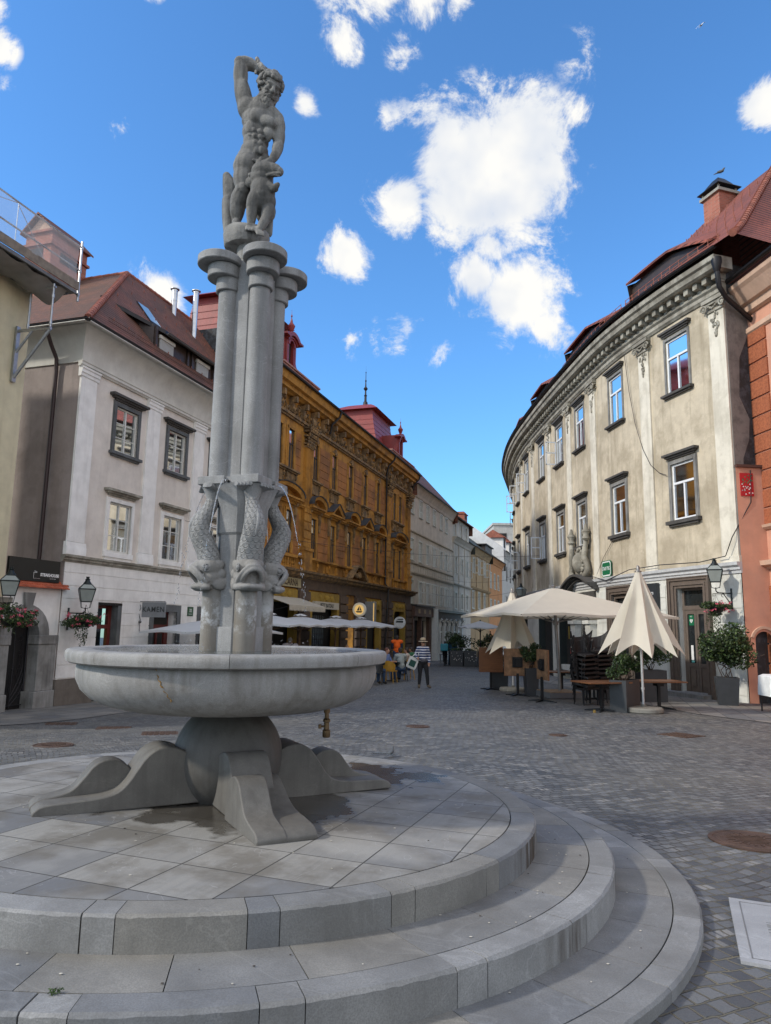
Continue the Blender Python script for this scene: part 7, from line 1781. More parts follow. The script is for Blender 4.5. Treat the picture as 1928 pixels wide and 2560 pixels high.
closed_parasol(4.42, 24.9, 2.9, .78, 'half closed cream parasol behind the big open one', 1.0, seed=2.3)
for i, (x, y) in enumerate(((-5.8, 24.9), (-4.58, 28.8), (-3.66, 31.7), (-2.38, 35.8), (-1.23, 39.4))):
    lab = ('white cafe parasol seen left of the fountain columns', 'white cafe parasol next to the fountain columns on their right', 'white cafe parasol in front of the gridded shop window', 'white cafe parasol below the lit boat sign', 'white cafe parasol farthest right in the row along the ochre palace')[i]
    open_parasol(x, y, 1.38 if i == 0 else 1.64, 1.85 if i == 0 else 2.06, 1.75, R(-17.5), lab, CANW, WOODP, .04, True, 'white parasols of the left cafe')
open_parasol(6.66, 50, 1.66, 2.15, 1.35, R(10), 'small white parasol far down the street', CANW, GUTTER, .04)
open_parasol(9.3, 53, 1.8, 2.2, 1.5, R(10), 'second far white parasol half hidden by the closed one', CANW, GUTTER, .04) if 0 else None

# ------------------------------------------------------------ tables
TW = None
q = NT('varnished_wood'); x_ = q.sep(q.tc.outputs['Object']); gr = q.noise(1., q.comb(q.math('MULTIPLY', x_[0], 3.), q.math('MULTIPLY', x_[1], 60.), q.math('MULTIPLY', x_[2], 60.)), 6)
TW = q.done(q.mix(q.ramp(gr, .3, .7), (.13, .052, .024), (.24, .105, .045)), .35)
TWB = flat('worn_wood_underside', (.22, .12, .06), .7, 0, .45, 7)
def table(x, y, rz, label, tilt=None, w=.84, d=.84, h=.72, back=False):
    o = empty('cafe_table', tuple(ground_z(x, y)), label, 'table', 'folding wooden cafe tables on black feet', rz); mb = MB()
    T4 = Matrix.Translation((0, 0, h - .02)) if tilt is None else Matrix.Translation((0, -.03, h + .3)) @ Matrix.Rotation(R(90), 4, 'X')
    mb.box(-w / 2, w / 2, -d / 2, d / 2, -.012, .016, 0, T4)
    for s_ in (-1, 1): mb.box(-w / 2, w / 2, s_ * (d / 2 - .03) - .03, s_ * (d / 2 - .03) + .03, .016, .022, 0, T4); mb.box(s_ * (w / 2 - .03) - .03, s_ * (w / 2 - .03) + .03, -d / 2 + .06, d / 2 - .06, .016, .022, 0, T4)
    mb.box(-w / 2 + .02, w / 2 - .02, -d / 2 + .02, d / 2 - .02, -.016, -.012, 1, T4); mb.build('table_top', [TW, TWB], o, loc=(0, 0, 0))
    mb = MB(); mb.box(-.16, .16, -.16, .16, -.05, -.016, 0, T4); mb.box(-.09, .09, -.12, .12, -.12, -.05, 0, T4); mb.build('hinge_plate', BLK, o, loc=(0, 0, 0))
    mb = MB(); mb.box(-.035, .035, -.035, .035, .04, h - .04); mb.build('column', BLK, o, loc=(0, 0, 0))
    mb = MB()
    for k in range(4):
        m_ = Matrix.Rotation(R(45 + 90 * k), 4, 'Z'); mb.hexa([m_ @ Vector(p) for p in ((0, -.03, .02), (.42, -.022, 0), (.42, .022, 0), (0, .03, .02), (0, -.03, .08), (.42, -.022, .025), (.42, .022, .025), (0, .03, .08))])
    mb.build('cross_foot', BLK, o, loc=(0, 0, 0)); return o
table(3.74, 25.4, R(4), 'folded up wooden table showing its polished top, leftmost of the terrace', 1)
table(4.2, 22.85, R(185), 'folded up table showing its worn underside and black hinge', 1)
table(4.5, 20.75, R(100), 'folded up table seen almost edge on, beside the parasol base', 1)
table(5.42, 18.2, R(22), 'flat wooden table standing between the chair stack and the camera', w=1.25, d=.8)
table(7.25, 19.3, R(8), 'flat wooden table behind the white parasol pole, before the brown door', w=1.2, d=.8)
table(5.98, 24.5, R(5), 'flat wooden table behind the large parasol base', w=1.1, d=.8)
table(6.3, 21.9, R(-20), 'folded up dark table leaning beside the stacked chairs', 1) 
table(5.3, 26.4, R(180), 'folded up dark table board behind the potted shrub', 1)
mb = MB(); mb.lathe([(.035, 0), (.035, .06), (.03, .065)], tuple(ground_z(5.1, 17.75)), 12); tag(mb.build('tin_can', flat('brass_tin', (.4, .27, .08), .35, .8)), 'small brass tin standing on the cobbles by the flat table', 'tin')
# ------------------------------------------------------------ planters and plants
LEAF = [flat('leaf_dark', (.018, .035, .012), .6, 0, .3, 8), flat('leaf_mid', (.04, .075, .02), .55, 0, .3, 8), flat('leaf_light', (.085, .13, .035), .5, 0, .3, 8)]
FLOW = flat('pink_petal', (.62, .10, .16), .6, 0, .3, 12); BARK = flat('stem_bark', (.07, .05, .035), .9)
def foliage(mb, c_, rad_, n, size, rnd, lobes=9):
    c_ = Vector(c_); cl = []
    for k in range(lobes):
        v = Vector((rnd.gauss(0, .5), rnd.gauss(0, .5), rnd.gauss(0, .45))); v = v if v.length < 1 else v.normalized()
        cl.append((Vector((v.x * rad_[0], v.y * rad_[1], v.z * rad_[2])) * .8, rnd.uniform(.25, .5)))
    for i in range(n):
        p0, r0_ = rnd.choice(cl); d_ = Vector((rnd.gauss(0, 1), rnd.gauss(0, 1), rnd.gauss(0, 1))).normalized() * (rnd.random() ** .4)
        p = c_ + p0 + Vector((d_.x * rad_[0], d_.y * rad_[1], d_.z * rad_[2])) * r0_
        mb.leaf(p, size, rnd.choices((0, 1, 2), (4, 4, 2))[0])
DPL = flat('planter_charcoal', (.035, .038, .042), .5, 0, .15, 5)
def planter(name, x, y, rz, w, d, h, taper, label, crad, cz, n, seed, size=.06, grp='dark planters with shrubs on the terrace', z0=None):
    z0 = gz(x, y); o = empty(name, (x, y, z0), label, 'potted shrub', grp, rz); mb = MB(); a, b = w / 2, d / 2; ta, tb = a * taper, b * taper
    mb.rings([[Vector(p) for p in ((-ta, -tb, 0), (ta, -tb, 0), (ta, tb, 0), (-ta, tb, 0))], [Vector(p) for p in ((-a, -b, h), (a, -b, h), (a, b, h), (-a, b, h))], [Vector(p) for p in ((-a + .03, -b + .03, h), (a - .03, -b + .03, h), (a - .03, b - .03, h), (-a + .03, b - .03, h))], [Vector(p) for p in ((-a + .03, -b + .03, h - .06), (a - .03, -b + .03, h - .06), (a - .03, b - .03, h - .06), (-a + .03, b - .03, h - .06))]])
    mb.build('pot', DPL, o, loc=(0, 0, 0)); rnd = random.Random(seed); random.seed(seed)
    mb = MB()
    for k in range(7): mb.tube([Vector((rnd.gauss(0, .05), rnd.gauss(0, .05), h - .08)), Vector((rnd.gauss(0, .12), rnd.gauss(0, .12), h + .3 * (cz - h))), Vector((rnd.gauss(0, crad[0] * .4), rnd.gauss(0, crad[1] * .4), cz))], [.015, .012, .006], 5)
    mb.build('stems', BARK, o, loc=(0, 0, 0)); mb = MB(); foliage(mb, (0, 0, cz), crad, n, size, rnd, 13); mb.build('foliage', LEAF, o, loc=(0, 0, 0)); return o
planter('potted_shrub', 9.78, 20.85, R(-20), .62, .62, .78, .8, 'large bushy shrub in a tall tapered black pot beside the brown door', (.98, .7, .72), 1.45, 9500, 11, .095)
planter('potted_shrub', 4.63, 22.9, R(5), .42, .42, .85, .8, 'thin dark shrub in a narrow tapered planter behind the folded tables', (.36, .36, .42), 1.22, 2600, 12, .075)
planter('potted_shrub', 6.05, 18.35, R(50), .9, .42, .77, 1, 'low green shrub in a long grey box planter beside the near parasol pole', (.55, .42, .42), 1.15, 4200, 13, .07)
planter('potted_shrub', 7.9, 21.6, R(5), .75, .5, .92, 1, 'leafy shrub in a black box planter left of the brown door', (.7, .5, .52), 1.42, 4600, 14, .075)
planter('potted_shrub', 6.9, 22.4, R(5), .6, .5, .6, 1, 'shrub in a small black box between the chair stack and the door', (.5, .45, .45), 1.15, 1800, 15, .06)
planter('potted_shrub', 5.4, 51.5, 0, .9, .6, .9, 1, 'dark bushy plant far down the street under the small white parasol', (1.1, .6, .95), 1.75, 1500, 16, .15)
planter('potted_shrub', 7.3, 52.5, 0, .9, .6, .9, 1, 'second dark bushy plant far down the street, to the right', (.9, .6, .8), 1.7, 1200, 17, .15)
planter('potted_shrub', 4.1, 25.9, 0, .6, .5, .7, .9, 'small shrub right behind the rear closed parasol pole', (.4, .35, .35), 1.1, 1200, 18, .06)
for i in range(3):
    x = 4.95 + i * .95; o = empty('box_planter', tuple(ground_z(x, 49.6)), ('left', 'middle', 'right')[i] + ' one of three long black flower boxes far down the street', 'planter', 'black flower boxes far down the street'); mb = MB(); mb.box(-.43, .43, -.25, .25, 0, 1.05); mb.build('box', DPL, o, loc=(0, 0, 0)); mb = MB(); rnd = random.Random(40 + i); foliage(mb, (0, 0, 1.12), (.42, .25, .12), 220, .1, rnd)
    for k in range(14): mb.ball((rnd.uniform(-.4, .4), -.26, rnd.uniform(.3, 1.0)), .03, 6, 3)
    mb.build('flowers', LEAF + [flat('pale_petal', (.5, .48, .45), .7)], o, loc=(0, 0, 0))
# ------------------------------------------------------------ lanterns and baskets
LG = flat('frosted_lamp_glass', (.27, .30, .28), .25, 0, .08); LF = flat('lantern_green_black', (.018, .024, .024), .4, .5)
def lantern(px, py, z, wall_p, label, face, arm_up=0.):
    o = empty('street_lantern', (px, py, z), label, 'street lamp', 'black wall lanterns with flower baskets'); rz = math.atan2(wall_p[1] - py, wall_p[0] - px); Mz = Matrix.Translation((px, py, z)) @ Matrix.Rotation(rz + face, 4, 'Z')
    def fr(r0_, z0_, r1_, z1_, m, mat_idx):
        c0 = [Vector((r0_ * math.cos(R(45 + 90 * k)), r0_ * math.sin(R(45 + 90 * k)), z0_)) for k in range(4)]; c1 = [Vector((r1_ * math.cos(R(45 + 90 * k)), r1_ * math.sin(R(45 + 90 * k)), z1_)) for k in range(4)]
        return [Mz @ p for p in c0], [Mz @ p for p in c1]
    mb = MB(); a, b = fr(.20, .20, .305, .56, mb, 0); mb.rings([a, b]); a2_, b2_ = fr(.305, .575, .15, .70, mb, 0); mb.rings([a2_, b2_]); mb.build('glass', LG, o)
    mb = MB()
    for k in range(4):
        mb.tube([a[k], b[k]], .013, 6); mb.tube([a2_[k], b2_[k]], .012, 6); mb.tube([b[k], b[(k + 1) % 4]], .017, 6); mb.tube([a[k], a[(k + 1) % 4]], .014, 6); mb.tube([b2_[k], b2_[(k + 1) % 4]], .014, 6)
        mb.tube([a[k], Mz @ Vector((0, 0, .03)) + (a[k] - Mz @ Vector((0, 0, .2))) * .8, Mz @ Vector((0, 0, 0))], .008, 5)
    mb.lathe([(.12, .70), (.11, .74), (.075, .78), (.06, .83), (.075, .85), (.045, .86), (.045, .91), (.065, .915), (.05, .92)], n=16, mat=Mz); mb.lathe([(.10, .185), (.1, .2), (.02, .21)], n=12, mat=Mz); mb.build('frame', LF, o, smooth=35)
    mb = MB(); w = Vector((wall_p[0], wall_p[1], z)); p0 = Vector((px, py, z)); d_ = (w - p0); e = p0 - d_.normalized() * .12
    mb.tube([p0 + Vector((0, 0, .03)), p0 + Vector((0, 0, -.07)), p0 + d_ * .12 + Vector((0, 0, -.12)), p0 + d_ * .2 + Vector((0, 0, -.13)), w + Vector((0, 0, -.13))], .018, 8); mb.tube([p0 + d_ * .45 + Vector((0, 0, -.13)), w + Vector((0, 0, -.52))], .014, 6)
    mb.tube([w + Vector((0, 0, .02)), w + Vector((0, 0, -.62))], .032, 6); mb.tube([p0 + d_ * .5 + Vector((0, 0, -.13)), p0 + Vector((0, 0, -.15)), e + Vector((0, 0, -.15)), e + Vector((0, 0, -.25))], .011, 6)
    mb.tube([p0 + d_ * .45 + Vector((.05 * math.cos(t), 0, -.2 + .05 * math.sin(t))) for t in [k * .6 for k in range(9)]], .009, 5); mb.build('bracket', LF, o, smooth=40); return o
def basket(x, y, z, w, hh, strand, label, seed, nf):
    o = empty('hanging_basket', (x, y, z), label, 'flower basket', 'geranium baskets hanging under the lanterns'); rnd = random.Random(seed); random.seed(seed)
    mb = MB(); mb.lathe([(.08, -.16), (.16, -.1), (.19, .02), (.17, .02), (.02, -.08)], (x, y, z), 20); mb.build('pot', BLK, o, smooth=40)
    mb = MB()
    for k in range(3): mb.tube([(x + .18 * math.cos(k * 2.1), y + .18 * math.sin(k * 2.1), z), (x, y, z + hh * 1.1)], .004, 4)
    mb.build('chains', BLK, o); mb = MB(); foliage(mb, (x, y, z + .02), (w / 2 * 1.15, w / 2 * .9, hh * .62), 3300, .062, rnd, 14)
    for s_ in range(7):
        a_ = rnd.uniform(0, 6.28); r_ = w * .28 * rnd.random() + .05; ln = strand * rnd.uniform(.5, 1); P = Vector((x + r_ * math.cos(a_), y + r_ * math.sin(a_), z - .08))
        for k in range(int(ln / .010)):
            P = P + Vector((rnd.gauss(0, .005), rnd.gauss(0, .005), -.010)); mb.leaf(P + Vector((rnd.gauss(0, .026), rnd.gauss(0, .026), 0)), .055, rnd.choice((0, 1, 1)))
    mb.build('foliage', LEAF, o); mb = MB()
    for k in range(nf):
        a_ = rnd.uniform(0, 6.28); v = Vector((math.cos(a_) * w / 2 * rnd.uniform(.6, 1.1), math.sin(a_) * w / 2 * .8, rnd.uniform(-.6, .9) * hh * .6)) + Vector((x, y, z))
        for j in range(11): mb.leaf(v + Vector((rnd.gauss(0, .028), rnd.gauss(0, .028), rnd.gauss(0, .022))), .055)
    mb.build('blossoms', FLOW, o); return o
wp = L.pt(.28, 0, .03); lp = L.pt(.28, 0, .62); lantern(lp.x, lp.y, 2.03, (wp.x, wp.y), 'black wall lantern on the corner of the white house', R(45))
basket(lp.x + .02, lp.y - .02, 1.68, 1.0, .42, .72, 'geranium basket trailing strands in front of the white house window', 3, 26)
wp = L.pt(-2.62, 0, .03); lp = L.pt(-2.62, 0, .7); lantern(lp.x, lp.y, 2.08, (wp.x, wp.y), 'black wall lantern at the left edge before the steakhouse sign', R(45))
basket(lp.x + .05, lp.y, 1.68, 1.25, .55, .3, 'wide geranium basket in front of the iron gate at the left edge', 5, 46)
wp = RC.pt(.95, 0, .03); lp = RC.pt(.95, 0, .62); lantern(lp.x, lp.y, 2.95, (wp.x, wp.y), 'black wall lantern on the white ground floor at the right', R(45))
basket(lp.x - .05, lp.y - .05, 2.36, .9, .38, .75, 'geranium basket hanging between the brown door and the right corner', 9, 14)
# a fourth one far away on the curved facade and one in the street
wp = RC.pt(20.3, 0, .03); lp = RC.pt(20.3, 0, .8); lantern(lp.x, lp.y, 3.3, (wp.x, wp.y), 'small distant lantern rising behind the large parasol', R(45))

# ------------------------------------------------------------ stacked wicker chairs
WICK = flat('black_wicker', (.014, .012, .012), .5, 0, .4, 30, .8, 90)
def wicker():
    o = empty('wicker_chair'); mb = MB()
    for i in range(10):
        t = i / 9; a0_ = R(-70 + 140 * t); a1_ = R(-70 + 140 * (i + 1) / 9)
        if i == 9: break
        f = lambda a, z, r: Vector((r * math.sin(a), r * math.cos(a) * .8 - .05, z)); hz = lambda a: .30 + .22 * (abs(a) / R(70)) ** 2.5
        mb.hexa([f(a0_, 0, .27), f(a1_, 0, .27), f(a1_, 0, .29), f(a0_, 0, .29), f(a0_, hz(a0_), .40), f(a1_, hz(a1_), .40), f(a1_, hz(a1_), .43), f(a0_, hz(a0_), .43)])
    mb.build('backrest', WICK, o, loc=(0, 0, .45)); mb = MB(); mb.box(-.27, .27, -.26, .2, 0, .05); mb.build('seat', WICK, o, loc=(0, 0, .42))
    for sx_ in (-1, 1):
        for sy_ in (-1, 1): mb = MB(); mb.tube([(sx_ * .22, sy_ * .2, .43), (sx_ * .25, sy_ * .23, 0)], .014, 6); mb.build('leg', BLK, o, loc=(0, 0, 0))
    return o
wc = wicker(); used = False
for si, (x, y, n_, rz) in enumerate(((5.55, 20.0, 9, R(30)), (6.05, 20.25, 10, R(20)), (5.75, 20.7, 10, R(25)))):
    for k in range(n_):
        nm_ = ('left', 'right', 'rear')[si]; lab = 'black wicker chair, number %d from the ground in the %s stack' % (k + 1, nm_)
        o = wc if not used else copy_tree(wc); used = True
        o.location = (x - .012 * k, y, gz(x, y) + .115 * k); o.rotation_euler = (R(-14 - 1.2 * k if k else 0) * 0 + R(8 if k else 0), R(-3), rz + R((k * 37) % 23 - 11)); o['label'] = lab; o['category'] = 'chair'; o['group'] = 'stacked black wicker chairs'
# ------------------------------------------------------------ cafe chairs, tables
YEL = flat('yellow_plastic', (.42, .22, .02), .5); BLP = flat('black_plastic', (.02, .021, .023), .5)
def shellchair(mat_):
    o = empty('cafe_chair'); mb = MB(); mb.box(-.22, .22, -.22, .2, .43, .46); mb.box(-.24, .24, -.24, -.2, .40, .46); mb.build('seat', mat_, o, loc=(0, 0, 0)); mb = MB(); n = 8
    for i in range(n):
        a0_, a1_ = R(-75 + 150 * i / n), R(-75 + 150 * (i + 1) / n); f = lambda a, z, r: Vector((r * math.sin(a), r * math.cos(a) * .85, z)); hz = lambda a: .84 - .17 * (abs(a) / R(75)) ** 2
        mb.hexa([f(a0_, .45, .24), f(a1_, .45, .24), f(a1_, .45, .26), f(a0_, .45, .26), f(a0_, hz(a0_), .25), f(a1_, hz(a1_), .25), f(a1_, hz(a1_), .275), f(a0_, hz(a0_), .275)])
    mb.build('backrest', mat_, o, loc=(0, 0, 0))
    for sx_ in (-1, 1):
        for sy_ in (-1, 1): mb = MB(); mb.tube([(sx_ * .19, sy_ * .18, .44), (sx_ * .24, sy_ * .24, 0)], .016, 6); mb.build('leg', mat_, o, loc=(0, 0, 0))
    return o
yc = shellchair(YEL); bc_ = shellchair(BLP); uy = ub = False
for (x, y, rz, col, lab) in ((.25, 28.2, R(160), 'y', 'yellow plastic chair nearest the basin edge'), (.72, 29.6, R(190), 'b', 'black plastic chair of the man in the grey shirt'), (1.02, 30.6, R(200), 'y', 'yellow plastic chair farthest right at the cafe table'),
                             (-.25, 27.0, R(175), 'b', 'black plastic chair half hidden by the basin rim'), (.0, 29.9, R(20), 'y', 'yellow plastic chair on the far side of the cafe table'), (-3.3, 27.4, R(200), 'b', 'black plastic chair behind the basin under the white parasols'), (-5.9, 23.6, R(150), 'b', 'black plastic chair left of the fountain columns')):
    if col == 'y': o = yc if not uy else copy_tree(yc); uy = True
    else: o = bc_ if not ub else copy_tree(bc_); ub = True
    o.location = tuple(ground_z(x, y)); o.rotation_euler = (0, 0, rz); o['label'] = lab; o['category'] = 'chair'; o['group'] = 'plastic chairs of the left cafe'
for i, (x, y) in enumerate(((.35, 29.3), (-.6, 28.0), (-3.2, 29.2))):
    o = empty('bistro_table', tuple(ground_z(x, y)), ('small round cafe table with the seated guests', 'small round cafe table hidden half behind the basin rim', 'small round cafe table behind the basin below the parasols')[i], 'table', 'round tables of the left cafe'); mb = MB()
    mb.lathe([(.34, .72), (.35, .73), (.35, .75), (.02, .755)], n=24); mb.lathe([(.03, .03), (.03, .72)], n=10); mb.lathe([(.22, 0), (.2, .03), (.03, .05)], n=20); mb.build('top_and_stem', BLP, o, loc=(0, 0, 0))
# white covered thing at the right edge
o = empty('covered_table', tuple(ground_z(10.14, 18.75)), 'corner of a white covered table cut off by the right edge', 'table'); mb = MB(); rr = []
for z, g_ in ((0.42, .40), (.55, .40), (.9, .38), (.95, .3)): rr.append([Vector((g_ * math.copysign(min(1, abs(math.cos(t)) * 1.3), math.cos(t)) * (1 + .05 * math.sin(9 * t) * (1 - z)), g_ * math.copysign(min(1, abs(math.sin(t)) * 1.3), math.sin(t)), z)) for t in [2 * math.pi * k / 48 for k in range(48)]])
mb.rings(rr); mb.build('white_cloth', SW_, o, loc=(0, 0, 0), smooth=40)
for sx_ in (-1, 1):
    for sy_ in (-1, 1): mb = MB(); mb.tube([(sx_ * .32, sy_ * .32, 0), (sx_ * .32, sy_ * .32, .9)], .02, 6); mb.build('leg', GUTTER, o, loc=(0, 0, 0))
# ------------------------------------------------------------ people
SKIN = flat('skin', (.42, .22, .14), .55, 0, .06); SKIN2 = flat('skin_tanned', (.30, .15, .09), .55, 0, .06); HAIRD = flat('dark_hair', (.025, .016, .012), .6, 0, .3, 30); HAIRR = flat('red_brown_hair', (.11, .035, .02), .6, 0, .3, 30)
def cloth(name, col): return flat(name, col, .85, 0, .1, 6, .2, 90)
def stripes():
    q = NT('striped_blouse'); x = q.sep(q.tc.outputs['Object']); t = q.math('FRACT', q.math('MULTIPLY', q.math('ADD', x[2], q.math('MULTIPLY', q.noise(9), .02)), 11.))
    return q.done(q.mix(q.math('GREATER_THAN', t, .62), (.02, .035, .11), (.6, .6, .62)), .85)
def person(label, loc, rz, J, wear, hair, skin=SKIN, sc=1.0, voxel=.016, group=None):
    o = empty('person', loc, label, 'person', group, rz); o.scale = (sc, sc, sc)
    V = {k: Vector(v) for k, v in J.items()}
    def seg(m, a, b, ra, rb, x=0.): m.cap(V[a], V[b], ra + x, rb + x, 10, 5)
    def limbs(m, parts, x=0.):
        for p in parts:
            if p == 'torso':
                seg(m, 'pelvis', 'waist', .125, .115, x); seg(m, 'waist', 'chest', .115, .13, x); m.cap(V['shL'], V['shR'], .07 + x, .07 + x, 10, 5); m.cap(V['chest'], V['neck'], .11 + x, .055 + x, 10, 5); m.cap(V['hipL'], V['hipR'], .105 + x, .105 + x, 10, 4)
            elif p == 'bust':
                seg(m, 'waist', 'chest', .118, .13, x); m.cap(V['shL'], V['shR'], .07 + x, .07 + x, 10, 5); m.cap(V['pelvis'] + Vector((0, 0, .04)), V['waist'], .135 + x, .12 + x, 10, 4); m.cap(V['chest'], V['neck'] - (V['neck'] - V['chest']) * .35, .11 + x, .07 + x, 10, 5)
            elif p == 'hips': m.cap(V['hipL'], V['hipR'], .108 + x, .108 + x, 10, 4); m.cap(V['pelvis'], V['waist'], .12 + x, .108 + x, 10, 4)
            elif p in ('upL', 'upR'): s = p[-1]; seg(m, 'sh' + s, 'el' + s, .052, .042, x)
            elif p in ('loL', 'loR'): s = p[-1]; seg(m, 'el' + s, 'ha' + s, .04, .028, x)
            elif p in ('thL', 'thR'): s = p[-1]; seg(m, 'hip' + s, 'kn' + s, .085, .058, x)
            elif p in ('shinL', 'shinR'): s = p[-1]; seg(m, 'kn' + s, 'an' + s, .055, .038, x)
            elif p in ('footL', 'footR'): s = p[-1]; seg(m, 'an' + s, 'to' + s, .042, .034, x)
    m = Org(); limbs(m, ['torso', 'upL', 'upR', 'loL', 'loR', 'thL', 'thR', 'shinL', 'shinR', 'footL', 'footR']); m.cap(V['neck'], V['head'] - Vector((0, 0, .05)), .052, .05, 10, 4)
    F = (V['face'] - V['head']).normalized(); S_ = F.cross(Vector((0, 0, 1))).normalized(); U = S_.cross(F)
    HM = Matrix((S_, F, U)).transposed()
    m.ball(V['head'], (.075, .092, .105), 16, mat=HM); m.ball(V['head'] + F * .03 - U * .055, (.055, .06, .06), 12, mat=HM); m.ball(V['head'] + F * .10 - U * .01, (.013, .02, .022), 8, mat=HM)
    for s in (-1, 1): m.ball(V['head'] + S_ * .076 * s, (.012, .02, .03), 8, mat=HM); m.ball(V['head'] + S_ * .03 * s + F * .083 + U * .012, .013, 8)
    m.ball(V['head'] + F * .092 - U * .05, (.024, .01, .008), 8, mat=HM)
    for s in 'LR':
        h = V['ha' + s]; d = (h - V['el' + s]).normalized(); w = d.cross(Vector((0, 1, .3))).normalized(); m.cap(h, h + d * .07, .03, .034, 8, 3)
        for k in range(4): a = h + d * .08 + w * (k - 1.5) * .018; m.cap(a, a + d * (.055 + .012 * (k in (1, 2))) + Vector((0, -.012, -.01)), .0095, .008, 6, 2)
        m.cap(h + d * .02 + w * .03, h + d * .06 + w * .055, .011, .009, 6, 2)
    b = m.build('body', skin, o, loc=(0, 0, 0)); remesh(b, voxel * .8, 1)
    for nm, parts, x, mt in wear:
        m = Org(); limbs(m, parts, x); c = m.build(nm, mt, b, loc=(0, 0, 0)); remesh(c, voxel, 2)
    if hair:
        m = Org(); m.ball(V['head'] - F * .02 + U * .025, (.086, .096, .098), 14, mat=HM); m.ball(V['head'] - F * .05 - U * .03, (.075, .06, .08), 12, mat=HM); h = m.build('hair', hair, b, loc=(0, 0, 0))
    return o, b, V, HM, F, S_, U
STAND = dict(pelvis=(0, 0, .93), waist=(0, 0, 1.08), chest=(0, .0, 1.28), neck=(0, .0, 1.44), head=(0, -.01, 1.58), face=(0, -1, 1.56), shL=(.17, 0, 1.38), shR=(-.17, 0, 1.38), elL=(.24, .03, 1.10), elR=(-.24, .03, 1.10), haL=(.25, -.06, .86), haR=(-.25, -.06, .86),
             hipL=(.09, 0, .9), hipR=(-.09, 0, .9), knL=(.11, -.02, .50), knR=(-.11, -.02, .5), anL=(.12, .02, .08), anR=(-.12, .02, .08), toL=(.14, -.14, .04), toR=(-.14, -.14, .04))
SIT = dict(STAND, pelvis=(0, .05, .52), waist=(0, .05, .68), chest=(0, .0, .90), neck=(0, -.03, 1.06), head=(0, -.06, 1.20), face=(0, -1, 1.1), shL=(.18, -.01, .99), shR=(-.18, -.01, .99), elL=(.24, -.12, .76), elR=(-.24, -.12, .76), haL=(.12, -.34, .78), haR=(-.12, -.34, .78),
           hipL=(.09, .05, .5), hipR=(-.09, .05, .5), knL=(.12, -.38, .50), knR=(-.12, -.38, .5), anL=(.12, -.36, .09), anR=(-.12, -.36, .09), toL=(.13, -.52, .04), toR=(-.13, -.52, .04))
# woman walking towards the camera
JW = dict(STAND, face=(.45, -1, 1.56), elR=(-.27, .02, 1.14), haR=(-.20, -.16, 1.06), elL=(.23, .04, 1.12), haL=(.22, -.04, .90), hipL=(.085, 0, .9), knL=(.15, -.04, .5), anL=(.19, .0, .08), toL=(.27, -.13, .04), knR=(-.10, -.02, .5), anR=(-.13, .04, .08), toR=(-.13, -.12, .04), shL=(.155, 0, 1.37), shR=(-.155, 0, 1.37))
TRB = cloth('black_trousers', (.012, .012, .014))
wz = ground_z(1.38, 25.4)
w_, wb, V, HM, F, S_, U = person('woman in straw hat, striped blouse and black trousers walking with a tote bag', tuple(wz), R(-2), JW, [('trousers', ['hips', 'thL', 'thR', 'shinL', 'shinR'], .012, TRB), ('blouse', ['bust', 'upL', 'upR', 'loL', 'loR'], .022, stripes()), ('shoes', ['footL', 'footR'], .012, flat('brown_shoe', (.10, .075, .05), .7))], HAIRD, sc=.97)
STRAW = flat('straw_hat', (.42, .33, .22), .85, 0, .1, 30); mb = MB(); hc = V['head'] + Vector((0, 0, .055)); mb.lathe([(.175, -.015), (.17, .0), (.10, .015), (.10, .08), (.085, .12), (.03, .135)], tuple(hc), 28); mb.lathe([(.103, .015), (.103, .04)], tuple(hc), 28, 1); mb.build('hat', [STRAW, HAIRD], wb, loc=(0, 0, 0), smooth=40)
mb = MB()
for s in (-1, 1): p = V['head'] + F * .098 + S_ * .033 * s + U * .012; mb.ball(p, (.028, .01, .02), 10, mat=HM)
mb.build('sunglasses', BLK, wb, loc=(0, 0, 0)); mb = MB(); mb.ball((0.03, -.15, .96), (.13, .06, .075), 14); mb.lathe([(.135, -.012), (.14, .012)], (0, 0, 1.02), 24); mb.build('belt_bag', flat('grey_belt_bag', (.07, .065, .075), .7), wb, loc=(0, 0, 0), smooth=50)
tb = empty('tote_bag', tuple(wz), 'white tote bag with a dark green panel on the walking woman\'s arm', 'bag', rz=R(-2)); TM = Matrix.Translation((-.36, -.08, .84)) @ Matrix.Rotation(R(24), 4, 'Y') @ Matrix.Rotation(R(12), 4, 'Z'); mb = MB()
mb.rings([[TM @ Vector((x * s_, y * t_, z)) for x, y in ((-.17, -.035), (.17, -.035), (.17, .035), (-.17, .035))] for z, s_, t_ in ((-.2, .9, .6), (-.12, 1, 1.5), (.05, 1, 1.2), (.2, 1, .5))]); mb.build('pouch', flat('white_cotton', (.62, .61, .57), .9), tb, loc=(0, 0, 0), smooth=50)
mb = MB(); mb.face([TM @ Vector(p) for p in ((-.12, -.056, -.12), (.1, -.056, -.12), (.1, -.05, .1), (-.12, -.05, .1))]); mb.build('green_panel', flat('bottle_green', (.01, .06, .045), .7), tb, loc=(0, 0, 0))
mb = MB(); mb.tube([TM @ Vector((-.1, -.02, .2)), TM @ Vector((-.04, -.02, .36)), TM @ Vector((.05, .0, .42)), TM @ Vector((.1, -.02, .2))], .012, 6); mb.build('strap', SW_, tb, loc=(0, 0, 0))
JN = cloth('blue_jeans', (.03, .06, .12))
LEGS = ['hips', 'thL', 'thR', 'shinL', 'shinR']; SHOE = flat('dark_shoe', (.03, .028, .026), .6); TOP = ['bust', 'upL', 'upR']
